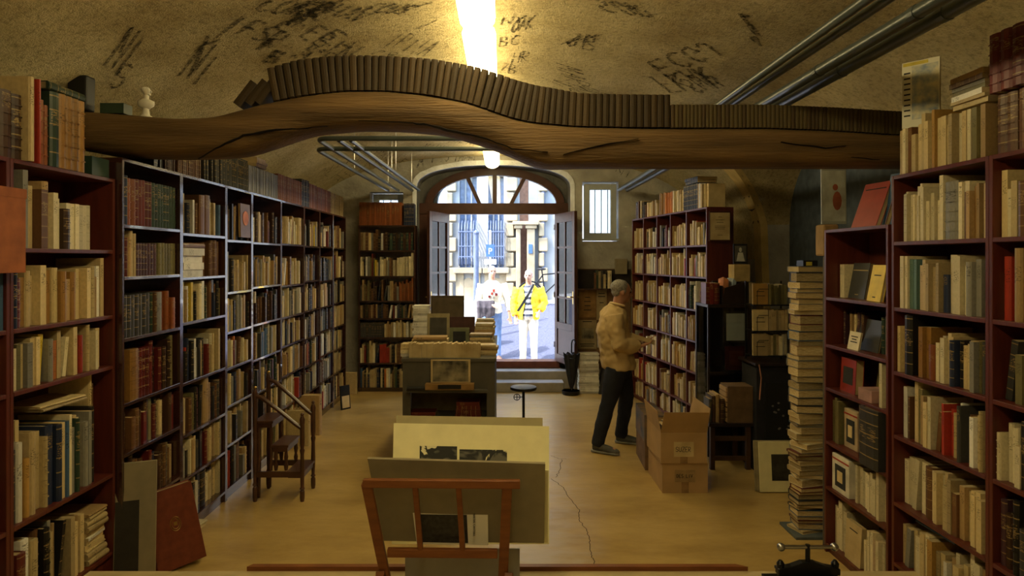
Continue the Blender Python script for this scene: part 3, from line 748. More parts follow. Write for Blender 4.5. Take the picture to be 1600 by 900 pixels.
def unit_book(style):
    """verts, faces, material index per face (0 cover, 1 pages), uv per face corner or None; spine at y=0"""
    V, Fc, MI, UV = [], [], [], []
    def bx(x0, y0, z0, x1, y1, z1, mi, spine=False):
        k = len(V); V.extend([(x0,y0,z0),(x1,y0,z0),(x1,y1,z0),(x0,y1,z0),(x0,y0,z1),(x1,y0,z1),(x1,y1,z1),(x0,y1,z1)])
        for q in ((0,3,2,1),(4,5,6,7),(0,1,5,4),(1,2,6,5),(2,3,7,6),(3,0,4,7)):
            Fc.append([k + i for i in q])
            MI.append(mi)
            UV.append([(0.02, z0), (0.98, z0), (0.98, z1), (0.02, z1)] if spine and q == (0,1,5,4) else [(0.0, 0.0)] * 4)
    if style == 'paper':
        bx(0, 0, 0, 1, 1, 1, 0, True)
        MI[0] = 1; MI[1] = 1; MI[4] = 1
    elif style in ('hard', 'leather'):
        bx(0, 0.02, 0, 0.09, 1, 1, 0); bx(0.91, 0.02, 0, 1, 1, 1, 0); bx(0.09, 0.04, 0.015, 0.91, 0.97, 0.982, 1)
        n = 4; k = len(V)
        for i in range(n + 1):
            a = math.pi * i / n; xx = 0.5 - 0.5 * math.cos(a); yy = 0.02 - 0.05 * math.sin(a)
            V.extend([(xx, yy, 0), (xx, yy, 1), (xx, 0.05, 1), (xx, 0.05, 0)])
        for i in range(n):
            a, b = k + 4*i, k + 4*(i+1)
            Fc.append([a, b, b+1, a+1]); MI.append(0); UV.append([(i/n*0.96+0.02, 0), ((i+1)/n*0.96+0.02, 0), ((i+1)/n*0.96+0.02, 1), (i/n*0.96+0.02, 1)])
            Fc.append([a+1, b+1, b+2, a+2]); MI.append(0); UV.append([(0, 0)] * 4)
            Fc.append([a, a+3, b+3, b]); MI.append(0); UV.append([(0, 0)] * 4)
        if style == 'leather':
            for z in (0.15, 0.32, 0.49, 0.66, 0.83):
                k = len(V)
                for i in range(n + 1):
                    a = math.pi * i / n; xx = 0.5 - 0.52 * math.cos(a); yy = 0.012 - 0.068 * math.sin(a)
                    V.extend([(xx, yy, z - 0.008), (xx, yy, z + 0.008)])
                for i in range(n):
                    a, b = k + 2*i, k + 2*(i+1); Fc.append([a, b, b+1, a+1]); MI.append(0); UV.append([(0, 0)] * 4)
    return V, Fc, MI, UV
UB = {s: unit_book(s) for s in ('paper', 'hard', 'leather')}
BM = {}
UB['calf'] = unit_book('hard')
M_calf = {'dark brown': mat('calf_dark', (.062, .040, .018), .6, scale=30, col2=(.022, .015, .008)), 'brown': mat('calf_brown', (.09, .057, .024), .6, scale=30, col2=(.032, .021, .010)), 'olive': mat('calf_olive', (.12, .088, .034), .6, scale=30, col2=(.05, .036, .016))}
def book_mesh(style, cn):
    if (style, cn) not in BM:
        V, Fc, MI, UV = UB[style]
        me = bpy.data.meshes.new('book_' + style); me.from_pydata(V, [], Fc)
        me.materials.append(M_calf[cn] if style == 'calf' else book_mat(cn)); me.materials.append(M_paper)
        ul = me.uv_layers.new(name='UVMap'); k = 0
        for f, mi, uv in zip(me.polygons, MI, UV):
            f.material_index = mi
            for j in range(len(f.vertices)): ul.data[k].uv = uv[j]; k += 1
        BM[(style, cn)] = me
    return BM[(style, cn)]
BOOKS = []
def add_book(Mw, t, d, h, cn, style, where, group, force=False):
    """Mw: world matrix of the book's own frame (x thickness, y inward from spine, z up)"""
    BOOKS.append(dict(M=Mw, t=t, d=d, h=h, c=cn, s=style, w=where, g=group, f=force))
def pick(pal):
    if pal not in PAL: return pal
    ks = list(PAL[pal].items()); return R.choices([k for k, _ in ks], [w for _, w in ks])[0]
def fill(Mc, x0, x1, z, zmax, runs, wh, grp, end='door', dep=0.24, y0=0.03, ord_from_start=False):
    """row of books between local x0..x1 standing at z. runs: [(share, palette, hmin, hmax, tmin, tmax, style)]"""
    row = []; x = x0 + 0.004; W = x1 - x0
    tot = sum(r[0] for r in runs)
    for r in runs:
        share, pal, h0, h1, t0, t1, st = r[:7]
        xe = min(x1 - 0.004, x + W * share / tot)
        if pal is None: x = xe; continue
        same = pick(pal) if len(r) > 7 and r[7] == 'set' else None
        sh, stt = R.uniform(h0, h1), R.uniform(t0, t1)
        lean = 0.0
        while x < xe - t0 * 0.9:
            c = same or pick(pal)
            t = stt if same else R.uniform(t0, t1)
            h = sh + R.uniform(-.002, .002) if same else R.uniform(h0, h1)
            if not same and R.random() < 0.10: h *= 0.82
            if not same and R.random() < 0.07: h *= 1.2
            h = min(h, zmax - z - 0.012)
            s_ = st if st != 'any' else R.choices(['paper', 'hard', 'leather'], [5, 4, 1])[0]
            if st == 'any' and c in ('brown', 'maroon', 'rust', 'dark brown', 'dark green', 'black', 'navy') and R.random() < 0.6: s_ = R.choice(['hard', 'leather'])
            if x + t > x1 - 0.002: break
            if not same and R.random() < 0.035 and x + 0.09 < x1:
                an = R.uniform(0.08, 0.2); x += 0.004
                if x + t + h * math.sin(an) < x1:
                    M = Mc @ Matrix.Translation((x, y0 + R.uniform(0, .02), z + t * math.sin(an) * 0)) @ Matrix.Rotation(an, 4, 'Y')
                    M = Mc @ Matrix.Translation((x + 0.0, y0 + R.uniform(0, .02), z + math.sin(an) * t)) @ Matrix.Rotation(an, 4, 'Y')
                    row.append((M, t, dep, h, c, s_)); x += t / math.cos(an) + h * math.sin(an) + 0.002; continue
            d = min(dep, h * 0.78) + R.uniform(-.012, .012)
            yo = y0 + (R.uniform(0, 0.006) if same else R.uniform(-0.022, 0.03))
            row.append((Mc @ Matrix.Translation((x, yo, z)), t * 0.97, d, h, c, s_)); x += t + (0.0006 if same else R.uniform(0, 0.002))
    n = len(row)
    for i, (M, t, d, h, c, s_) in enumerate(row):
        k = (i + 1) if ord_from_start else (n - i)
        add_book(M, t, d, h, c, s_, f'{ordn(k)} from the {end} end, {wh}', grp)
    return row
FLAT = Matrix.Rotation(-math.pi / 2, 4, 'Y')     # lays a book down: thickness up, height along -x
def flat_stack(Mc, x, y, z, n, pal, w=(0.15, 0.2), l=(0.2, 0.26), t=(0.015, 0.04), where='', grp='', style='any', tw=0.12, spine='front', top_first=True, fixed=None, out=None):
    rows = []; zz = z
    for i in range(n):
        tt = R.uniform(*t); d = R.uniform(*w); h = R.uniform(*l)
        c = fixed or pick(pal); s_ = style if style != 'any' else R.choice(['paper', 'hard'])
        # centred on x, its spine (length h) facing -y of Mc
        M = Mc @ Matrix.Translation((x, y, zz)) @ Matrix.Rotation(R.uniform(-tw, tw), 4, 'Z') @ Matrix.Translation((h / 2, -d / 2 + R.uniform(-.008, .008), 0)) @ FLAT
        if spine == 'back': M = Mc @ Matrix.Translation((x, y, zz)) @ Matrix.Rotation(math.pi + R.uniform(-tw, tw), 4, 'Z') @ Matrix.Translation((h / 2, -d / 2, 0)) @ FLAT
        rows.append((M, tt, d, h, c, s_)); zz += tt + 0.0005
    for i, (M, tt, d, h, c, s_) in enumerate(rows):
        add_book(M, tt, d, h, c, s_, f'{ordn(len(rows) - i)} from the top, {where}', grp)
    return zz

CAN = 0.02
def case(name, label, ox, oy, ang, W, D, z0, ztop, shelves, mt, grp, divs=(), back=True, tier=None):
    """open bookcase; local x along its front (viewer's left to right), y inward, z up"""
    t = empty(name, (ox, oy, 0), ang, label, 'bookcase', grp)
    ends = [0.0] + list(divs) + [W]
    boxo('side_panel', (0, 0, z0), (CAN, D, ztop), mt, t, 0.002); boxo('side_panel', (W - CAN, 0, z0), (W, D, ztop), mt, t, 0.002)
    boxo('top_panel', (CAN, 0, ztop - CAN), (W - CAN, D, ztop), mt, t, 0.002)
    if back: boxo('back_panel', (CAN, D - 0.008, z0), (W - CAN, D, ztop - CAN), mt, t)
    for x in divs: boxo('divider', (x - CAN/2, 0.002, z0 + 0.06), (x + CAN/2, D - 0.01, ztop - CAN), mt, t)
    for a, b in zip(ends, ends[1:]):
        a += CAN if a == 0 else CAN/2; b -= CAN if b == W else CAN/2
        for z in shelves:
            boxo('shelf', (a, 0.0, z - CAN), (b, D - 0.009, z), mt, t, 0.002)
    boxo('plinth', (CAN, 0.02, z0), (W - CAN, 0.035, shelves[0] - CAN), mt, t)
    return t, Matrix.Translation((ox, oy, 0)) @ Matrix.Rotation(ang, 4, 'Z')
HP = math.pi / 2
# -- near bookcase on the library-steps side
zN = [0.25, 0.69, 1.30, 1.584, 1.951]
c1, M1 = case('bookcase', 'tall mahogany bookcase of cream and ochre books under the dark end of the beam', -2.2, 2.862, HP, 0.774, 0.29, 0.0, 2.354, zN, M_red, 'mahogany bookcases near the platform')
c0, M0 = case('bookcase', 'mahogany bookcase cut by the frame edge, an orange file jutting out of it', -2.2, 2.085, HP, 0.774, 0.29, 0.0, 2.354, zN, M_red, 'mahogany bookcases near the platform')
KN = 'bookcase under dark beam end'
g1 = 'books in the near bookcase under the dark beam end'
sn = lambda i: ordn(i) + ' shelf down'
fill(M1, .05, .754, 1.951, 2.33, [(1.6, 'cream', .27, .33, .02, .045, 'paper'), (.5, 'tan', .31, .34, .04, .05, 'hard'), (.7, 'ivory', .24, .28, .03, .045, 'paper'), (.6, 'dark brown', .24, .26, .04, .05, 'leather'), (.2, 'black', .27, .28, .03, .04, 'hard'), (1.5, 'ivory', .235, .245, .03, .038, 'paper', 'set'), (.25, 'white', .30, .31, .04, .05, 'hard')], f'{sn(1)}, {KN}', g1)
fill(M1, .03, .754, 1.584, 1.93, [(.25, 'navy', .25, .26, .02, .03, 'hard'), (.3, 'maroon', .22, .24, .03, .04, 'leather'), (5, 'warm', .22, .28, .022, .04, 'any'), (.9, 'cream', .26, .28, .025, .04, 'paper')], f'{sn(2)}, {KN}', g1)
fill(M1, .03, .754, 1.30, 1.56, [(1.4, 'cream', .19, .23, .022, .035, 'paper'), (.25, 'yellow', .23, .235, .03, .04, 'paper'), (.35, 'grey', .20, .22, .03, .04, 'hard'), (.3, 'grey', .22, .23, .05, .06, 'hard'), (.4, 'orange', .18, .2, .02, .03, 'paper'), (2.6, 'cream', .19, .235, .022, .035, 'any')], f'{sn(3)}, {KN}', g1)
fill(M1, .03, .754, 0.69, 1.28, [(.5, 'dark', .30, .38, .03, .05, 'hard'), (1.2, 'cream', .33, .40, .02, .04, 'any'), (.4, 'olive', .44, .46, .07, .09, 'hard'), (.6, 'navy', .38, .42, .03, .06, 'hard'), (1.6, 'mix', .34, .42, .018, .035, 'any'), (.4, 'black', .38, .44, .03, .05, 'hard'), (.15, 'cream', .52, .53, .01, .014, 'hard')], f'{sn(4)}, {KN}', g1, dep=.27)
fill(M1, .03, .56, 0.25, 0.67, [(1, 'dark', .28, .34, .03, .055, 'hard'), (1.6, 'folio', .28, .36, .02, .04, 'any')], f'lowest shelf, {KN}', g1)
flat_stack(M1, .655, .14, .25, 11, 'cream', (.2, .24), (.15, .17), (.015, .035), f'pile at the end of the lowest shelf, {KN}', g1, tw=.08)
flat_stack(M1, .42, .15, 1.15, 2, 'cream', (.2, .22), (.26, .3), (.01, .02), f'on the tall books of {KN}', g1)
fill(M0, .1, .754, 1.951, 2.33, [(1, 'cream', .24, .3, .025, .04, 'paper')], f'{sn(1)}, orange-file bookcase', g1)
for i, z in enumerate((1.584, 1.30, .69, .25)): fill(M0, .1, .754, z, z + .28, [(1, 'mix', .2, .25, .02, .04, 'any')], f'{sn(i + 2)}, orange-file bookcase', g1)
# big pieces on its top
gt = 'large volumes on top of the near bookcase under the dark beam end'
def single(nm, label, cat, Mw, t, d, h, cn, style, grp=None):
    o = bpy.data.objects.new(nm, book_mesh(style, cn)); COL.objects.link(o)
    o.matrix_world = Mw @ Matrix.Diagonal((t, d, h, 1)); tag(o, label, cat, grp); return o
ty = lambda px: xat(px, 1) and (2.2 * F / (785 - px))          # depth on the X=-2.2 front for a pixel
TL = Matrix.Translation
def on1(px): return (2.2 * F / (785 - px)) - 2.862
zt1_ = 2.354
x = on1(-60)
single('folio', 'dark tooled leather folio, outermost on the near mahogany bookcase', 'book', M1 @ TL((on1(5), .01, zt1_)), .06, .25, .30, 'dark brown', 'leather', gt)
single('folio', 'dark tooled leather folio beside the tall grey board', 'book', M1 @ TL((on1(5) + .066, .01, zt1_)), .055, .25, .295, 'dark brown', 'leather', gt)
single('portfolio', 'tall grey-beige board portfolio on top of the near mahogany bookcase', 'portfolio', M1 @ TL((on1(5) + .128, -.02, zt1_)), .03, .27, .39, 'buff', 'hard')
single('hardback', 'tall thin red book against the grey-beige portfolio', 'book', M1 @ TL((on1(60), .0, zt1_)), .014, .22, .40, 'red', 'hard', gt)
single('hardback', 'small rust leather book beside the thin red one', 'book', M1 @ TL((on1(65), .01, zt1_)), .026, .2, .31, 'rust', 'leather', gt)
single('hardback', 'small rust leather book touching the dark green volume', 'book', M1 @ TL((on1(65) + .028, .01, zt1_)), .026, .2, .29, 'rust', 'leather', gt)
xx = on1(79)
single('hardback', 'thick dark green volume before the three honey-coloured ones', 'book', M1 @ TL((xx, .0, zt1_)), .06, .26, .365, 'dark green', 'hard', gt)
xx += .063
for i in range(4):
    single('hardback', f'tall honey-coloured leather volume, {ordn(i + 1)} from the dark green one', 'book', M1 @ TL((xx + .048 * i, .0, zt1_)), .047, .24, .37, 'honey', 'leather', gt)
single('hardback', 'flat green book with gilt edges lying on the honey-coloured volumes', 'book', M1 @ TL((xx + .19, .0, zt1_ + .372)) @ FLAT, .04, .22, .27, 'dark green', 'hard', gt)
ob = boxo('file_box', (0, 0, 0), (.15, .2, .105), book_mat('dark green')); ob.matrix_world = M1 @ TL((.60, .02, zt1_)); tag(ob, 'dark green box on the near mahogany bookcase, tucked under the beam end', 'box')
fb = empty('file_box', M1 @ Vector((-.16, -.07, 1.84)), HP, 'orange-brown archive box jutting out beside the near mahogany bookcase post', 'box')
m = MB(); m.box((0, 0, 0), (.16, .26, .37)); m.build('body', mat('orange_board', (.32, .10, .035), .7), fb, bevel=.003)
boxo('lid_edge', (-.002, -.002, .33), (.162, .262, .372), MATS['orange_board'], fb)

# -- near bookcases on the book-press side
zR = [0.276, 0.60, 0.96, 1.30, 1.642, 1.993]
r1, MR1 = case('bookcase', 'tall mahogany bookcase of cream paperbacks where the pale end of the beam meets', 2.1, 3.454, -HP, 0.69, 0.29, 0.0, 2.347, zR, M_red, 'mahogany bookcases near the platform')
r0, MR0 = case('bookcase', 'mahogany bookcase at the frame edge with dark red volumes on top', 2.1, 2.762, -HP, 0.69, 0.29, 0.0, 2.347, zR, M_red, 'mahogany bookcases near the platform')
KR = 'bookcase beside the narrow one'; g2 = 'books in the near bookcase beside the narrow one'
fa = dict(ord_from_start=True)
fill(MR1, .02, .67, 1.993, 2.32, [(.2, 'teal', .25, .26, .02, .03, 'hard'), (2, 'ivory', .22, .29, .012, .028, 'paper'), (.6, 'grey', .27, .28, .09, .1, 'leather'), (.5, 'ivory', .26, .28, .02, .03, 'paper'), (1.2, 'warm', .2, .25, .02, .03, 'paper')], f'{sn(1)}, {KR}', g2, **fa)
fill(MR1, .02, .67, 1.642, 1.97, [(.5, 'ivory', .26, .29, .02, .03, 'paper'), (.3, 'teal', .25, .26, .02, .03, 'paper'), (.2, 'blue', .25, .26, .02, .03, 'paper'), (1, 'buff', .2, .24, .02, .03, 'paper'), (.3, 'navy', .2, .23, .03, .04, 'hard'), (1.1, 'ivory', .27, .28, .04, .055, 'paper'), (.4, 'grey', .24, .27, .03, .04, 'any')], f'{sn(2)}, {KR}', g2, **fa)
fill(MR1, .02, .67, 1.30, 1.62, [(.5, 'warm', .24, .26, .02, .03, 'paper'), (.6, 'black', .25, .26, .06, .08, 'hard'), (.5, 'honey', .24, .26, .02, .04, 'paper'), (.3, 'rust', .21, .22, .04, .05, 'hard'), (.6, 'ivory', .22, .30, .02, .03, 'paper'), (1.6, 'mix', .2, .25, .018, .03, 'any')], f'{sn(3)}, {KR}', g2, **fa)
fill(MR1, .02, .67, .96, 1.28, [(.3, 'grey', .25, .28, .03, .04, 'hard'), (2, 'cream', .22, .29, .015, .03, 'paper'), (.25, 'red', .2, .21, .01, .015, 'paper'), (1.8, 'mix', .21, .27, .015, .03, 'any')], f'{sn(4)}, {KR}', g2, **fa)
fill(MR1, .02, .67, .60, .94, [(1.2, 'ivory', .25, .29, .03, .05, 'paper'), (.5, 'cream', .25, .27, .05, .06, 'hard'), (2.2, 'cream', .22, .27, .02, .035, 'paper')], f'{sn(5)}, {KR}', g2, **fa)
fill(MR1, .02, .67, .276, .58, [(4, 'cream', .19, .25, .022, .04, 'paper')], f'lowest shelf, {KR}', g2, **fa)
flat_stack(MR1, .25, .16, .53, 1, 'blue', (.2, .22), (.26, .28), (.01, .015), f'on the lowest row of {KR}', g2)
K0 = 'frame-edge bookcase with red volumes'
for i, z in enumerate(zR[::-1]):
    fill(MR0, .02, .67, z, z + .32, [(1, ['cream', 'mix', 'dark', 'mix', 'dark', 'dark'][i], .2, .29, .02, .04, 'any')], f'{ordn(i + 1)} shelf down, {K0}', 'books in the bookcase at the frame edge', **fa)
onr = lambda px: 3.454 - 2.1 * F / (px - 785)
fill(MR1, onr(1393), onr(1541), 2.347, 2.7, [(1, 'cream', .238, .243, .02, .034, 'paper')], f'row on top of {KR}', 'cream paperback set on top of the bookcase', **fa)
row = fill(MR1, onr(1541), .69, 2.347, 2.7, [(1, 'dark green', .24, .245, .035, .04, 'hard', 'set')], f'on top of {KR}', 'green volumes on top of the bookcase', **fa)
fill(MR0, .0, .3, 2.347, 2.66, [(1, 'brown', .25, .26, .05, .055, 'leather', 'set')], f'on top of {K0}', 'brown volumes on top of the bookcase at the frame edge', **fa)
for i in range(3):
    single('folio', f'dark red leather volume, {ordn(i + 1)} of three above the brown row at the frame edge', 'book', MR0 @ TL((.0 + .062 * i, .0, 2.61)), .06, .25, .25, 'maroon', 'leather', 'dark red volumes on the frame-edge bookcase')
flat_stack(MR1, .52, .12, 2.60, 7, 'cream', (.17, .19), (.2, .22), (.014, .026), 'flat pile on top of the green volumes', 'flat pile of paperbacks on the bookcase', style='paper', tw=.05)
mg = empty('magazine', Vector((2.125, 3.40, 2.592)), math.radians(-50), 'illustrated magazine standing on the cream paperback row beneath the pipes', 'magazine', None)
m = MB().box((0, 0, 0), (.17, .018, .345)); m.build('pages', M_paper, mg)
boxo('cover', (-.001, -.002, -.001), (.171, 0, .346), mat('pale_cover', (.62, .60, .48), .5, var=.04), mg)
M_ill = mat('illustration', (.16, .24, .36), .6, scale=22, col2=(.66, .60, .38))
boxo('cover_picture', (.045, -.003, .04), (.165, -.0022, .32), M_ill, mg)
for k in range(9): boxo('cover_line', (.008, -.003, .06 + .028 * k), (.038, -.0022, .068 + .028 * k), M_print, mg)
boxo('masthead', (.004, -.0032, .325), (.12, -.0022, .342), mat('yellow_ink', (.55, .45, .06), .6), mg)

# -- narrow display case
zS = [0.06, 0.43, 0.723, 1.07, 1.35, 1.655]
s1, MS = case('bookcase', 'narrow mahogany display bookcase with few face-out books', 2.1, 4.175, -HP, 0.69, 0.29, 0.0, 2.09, zS, M_red, 'mahogany bookcases near the platform')
KS = 'narrow display bookcase'; g3 = 'things in the narrow display bookcase'
def faceout(Mc, x, y, z, w, h, t, cn, label, cat='book', lean=0.18, yaw=0.0, name='display_book', style_pic=None, txt=None, grp=g3):
    """book shown cover-out, leaning back"""
    o = empty(name, (0, 0, 0), 0, label, cat, grp)
    o.matrix_world = Mc @ TL((x, y, z)) @ Matrix.Rotation(yaw, 4, 'Z') @ Matrix.Rotation(-lean, 4, 'X')
    boxo('cover', (0, 0, 0), (w, .003, h), book_mat(cn), o); boxo('page_block', (.001, .003, .003), (w - .003, t - .003, h - .003), M_paper, o); boxo('back_cover', (0, t - .003, 0), (w, t, h), book_mat(cn), o)
    if style_pic: boxo('cover_picture', (w*.18, -.0015, h*.25), (w*.82, 0, h*.75), style_pic, o)
    for k, (zz, ww) in enumerate(txt or ()): boxo('title_line', (w*(.5-ww/2), -.0015, h*zz), (w*(.5+ww/2), 0, h*zz + .006), M_print if sum(CL[cn]) > .3 else M_paper, o)
    return o
faceout(MS, .10, .10, 1.655, .18, .225, .03, 'charcoal', 'charcoal grey slab of a book shown cover-out beside the yellow one', txt=((.78, .9), (.1, .2)))
faceout(MS, .36, .07, 1.655, .17, .215, .02, 'yellow', 'bright yellow book shown cover-out on the narrow bookcase', txt=((.7, .5), (.1, .2)), yaw=-.12)
fill(MS, .03, .09, 1.655, 2.0, [(1, 'ivory', .21, .22, .02, .025, 'paper')], f'{sn(1)}, {KS}', g3, y0=.1, **fa)
fill(MS, .03, .62, 1.35, 1.64, [(1.3, 'dark', .2, .23, .015, .03, 'any'), (1.0, None, 0, 0, 0, 0, ''), (1, 'dark', .2, .24, .02, .03, 'any')], f'{sn(2)}, {KS}', g3, y0=.12, dep=.16, **fa)
faceout(MS, .18, .09, 1.35, .26, .19, .015, 'charcoal', 'dark wide booklet shown cover-out behind the small white card')
faceout(MS, .22, .03, 1.35, .12, .11, .012, 'ivory', 'small white card with print leaning at the shelf edge', txt=((.7, .6), (.55, .4), (.4, .6)), cat='card')
faceout(MS, .10, .05, 1.07, .17, .21, .05, 'red', 'bright red folder with dark oval label on the narrow bookcase', cat='folder', lean=.05, style_pic=M_print)
faceout(MS, .33, .14, 1.07, .14, .2, .02, 'olive', 'dark book with yellow round emblem beside the red folder', lean=.1, style_pic=MATS['yellow_ink'])
faceout(MS, .47, .15, 1.07, .16, .19, .02, 'black', 'black book with yellow cover print, deeper in the display shelf', lean=.1, style_pic=MATS['yellow_ink'])
bx_ = MB().box((0, 0, 0), (.14, .12, .07)).build('card_tray', mat('pink_card', (.35, .2, .18), .7), bevel=.002); bx_.matrix_world = MS @ TL((.36, .02, 1.07)); tag(bx_, 'low pinkish card tray before the black books', 'tray')
fill(MS, .58, .66, 1.07, 1.33, [(1, 'ivory', .2, .21, .02, .03, 'paper')], f'{sn(3)}, {KS}', g3, **fa)
fill(MS, .02, .12, .723, 1.05, [(1, 'olive', .26, .29, .015, .03, 'paper')], f'{sn(4)}, {KS}', g3, **fa)
def slipbox(Mc, x, y, z, w, d, h, label, m=M_paper, grp=g3):
    o = empty('archive_box', (0, 0, 0), 0, label, 'box', grp); o.matrix_world = Mc @ TL((x, y, z))
    boxo('body', (0, 0, 0), (w, d, h), m, o, .003); boxo('label_holder', (w*.2, -.003, h*.15), (w*.8, 0, h*.75), M_print, o); boxo('card_label', (w*.35, -.005, h*.3), (w*.65, -.003, h*.6), M_paper, o)
    boxo('red_rule', (0, -.0015, h*.86), (w, 0, h*.9), book_mat('red'), o)
slipbox(MS, .13, .06, .723, .15, .2, .24, 'buff archive box with black label holder on the display bookcase', mat('buff_box', (.42, .32, .2), .8))
single('folio', 'wide grey-blue folio standing proud at the end of the display shelf', 'book', MS @ TL((.45, -.03, .723)), .19, .27, .33, 'charcoal', 'hard')
slipbox(MS, .06, .02, .43, .20, .25, .23, 'white archive box with red rule on the display bookcase', mat('white_box', (.62, .58, .48), .8))
fill(MS, .3, .67, .43, .71, [(1, 'ivory', .2, .25, .02, .035, 'paper')], f'{sn(5)}, {KS}', g3, **fa)
fill(MS, .02, .2, .06, .41, [(1, 'ivory', .24, .27, .03, .045, 'paper')], f'lowest shelf, {KS}', g3, **fa)
faceout(MS, .21, .02, .06, .17, .24, .03, 'buff', 'buff book with a dark animal drawing on the lowest display shelf', txt=((.8, .5),), lean=.05)
fill(MS, .40, .67, .06, .41, [(1, 'ivory', .22, .27, .02, .03, 'paper'), (.5, 'red', .22, .23, .03, .04, 'paper'), (1, 'ivory', .22, .27, .02, .03, 'paper')], f'near end of lowest shelf, {KS}', g3, **fa)
# on top of the narrow case
faceout(MS, .13, .10, 2.09, .23, .30, .03, 'red', 'large red book leaning back on top of the narrow bookcase', lean=.35, yaw=.1, name='folio', txt=((.85, .8),))
faceout(MS, .34, .18, 2.09, .24, .32, .02, 'blue', 'blue picture cover standing behind the large red book', lean=.15)
faceout(MS, .52, .08, 2.09, .12, .30, .02, 'brown', 'brown book leaning on top of the narrow bookcase beside the cream row', lean=.25, yaw=-.5)

# -- long dark wall shelving
YL = [3.645, 4.32, 5.02, 5.54, 6.27, 7.0, 7.6, 8.2, 8.85]
za = [0.09, .443, .78, 1.07, 1.445, 1.80, 2.10]; zb = [0.09, .40, .70, 1.056, 1.468, 1.776, 2.08]
zc = [0.09, .43, .74, 1.04, 1.325, 1.64, 2.056]; zd = [0.09, .42, .72, 1.02, 1.33, 1.66, 2.05]
ZL = [za, zb, zc, zd, zc, zd, zc, zd]
PL = [['dark', 'leather', 'leather', 'leather', 'dark', 'dark', 'leather'], ['mix', 'mix', 'dark', 'mix', 'mix', 'folio', 'mix'], ['mix', 'folio', 'mix', 'mix', 'folio', 'folio', 'dark'], ['mix', 'mix', 'dark', 'mix', 'dark', 'folio', 'dark']]
NAMES = ['nearest the beam', 'before the library steps', 'behind the library steps', 'just past the library steps', 'fifth from the beam', 'sixth from the beam', 'seventh from the beam', 'last before the corner']
for i, (a, b) in enumerate(zip(YL, YL[1:])):
    W = b - a
    t, ML = case('wall_shelving', f'dark stained wall shelving bay, {NAMES[i]}', -2.165, a, HP, W, 0.28, 0.0, 2.48, ZL[i], M_dkwood, 'dark wall shelving bays')
    g = f'books in the wall shelving bay {NAMES[i]}'; K = f'wall bay {NAMES[i]}'
    zz = ZL[i] + [2.48]
    for k in range(7):
        room = zz[k+1] - zz[k] - .03
        pal = PL[i % 4][k] if i < 4 else R.choice(['mix', 'mix', 'folio', 'dark', 'cream'])
        if i == 0:
            runs = {6: [(.3, 'navy', .28, .3, .03, .04, 'hard'), (.5, 'rust', .26, .28, .04, .05, 'leather', 'set'), (.8, 'maroon', .27, .29, .03, .035, 'hard', 'set'), (1.4, 'dark green', .27, .28, .035, .04, 'leather', 'set')],
                    5: [(.6, 'dark', .22, .26, .02, .03, 'hard'), (.3, 'buff', .25, .26, .02, .03, 'hard'), (1.3, 'purple-brown', .19, .2, .03, .035, 'leather', 'set'), (.2, 'white', .22, .24, .02, .03, 'paper'), (1.2, 'olive', .2, .21, .03, .035, 'leather', 'set')],
                    4: [(2.4, 'charcoal', .24, .245, .035, .04, 'hard', 'set'), (.6, 'leather', .24, .25, .02, .03, 'leather'), (.6, 'grey', .24, .25, .07, .08, 'hard'), (.9, 'rust', .24, .26, .03, .05, 'leather')],
                    3: [(.9, 'honey', .29, .31, .08, .09, 'leather'), (.9, 'maroon', .28, .30, .025, .035, 'leather', 'set'), (1.2, 'leather', .26, .32, .025, .035, 'leather'), (.4, 'cream', .32, .33, .03, .04, 'paper')]}.get(k, [(1, pal, min(.22, room*.7), min(.29, room), .025, .045, 'any'), (1, 'dark', .2, min(.28, room), .025, .04, 'any')])
        elif R.random() < .45:
            runs = [(R.uniform(.5, 1), pal, min(.2, room*.7), min(.30, room), .018, .04, 'any'), (R.uniform(.2, .5), R.choice(['buff', 'tan', 'cream', 'black', 'brown', 'grey']), min(.26, room), min(.31, room), .05, .09, 'hard'), (R.uniform(.4, 1), pal, .19, min(.28, room), .018, .04, 'any')]
        else:
            runs = [(1, pal, min(.2, room*.7), min(.30, room), .018, .04, 'any')]
        if i == 1 and k == 5: runs = [(.56, None, 0, 0, 0, 0, ''), (.44, 'brown', .24, .27, .03, .04, 'hard')]
        w_ = f'{ordn(7 - k)} shelf down, {K}' if k else f'lowest shelf, {K}'
        fill(ML, .02, W - .02, zz[k], zz[k+1] - .02, runs, w_, g)
    tops = [[(1, 'black', .16, .18, .03, .04, 'paper'), (1, 'dark brown', .14, .16, .02, .03, 'leather', 'set')], [(1, 'brown', .17, .18, .02, .03, 'leather', 'set'), (1, 'charcoal', .2, .21, .02, .03, 'hard')], [(1, 'charcoal', .26, .27, .02, .025, 'hard', 'set')], [(1, 'grey', .24, .25, .02, .03, 'paper', 'set')],
            [(1, 'rust', .26, .27, .03, .04, 'leather', 'set')], [(.6, 'charcoal', .3, .31, .04, .05, 'hard', 'set'), (.6, 'rust', .28, .29, .04, .05, 'hard', 'set')], [(1, 'rust', .27, .28, .04, .05, 'leather', 'set')], [(1, 'buff', .27, .28, .04, .05, 'leather', 'set')]][i]
    if i == 0: fill(ML, .38, W - .02, 2.48, 2.8, tops, f'on top, {K}', g)
    else: fill(ML, .0, W, 2.48, 2.8, tops, f'on top, {K}', g)
    if i in (2, 3): flat_stack(ML, W*.5, .14, 2.48 + (.28 if i == 2 else .26), 3, 'brown', (.15, .18), (.2, .26), (.02, .03), f'flat on the top row, {K}', g, tw=.03)
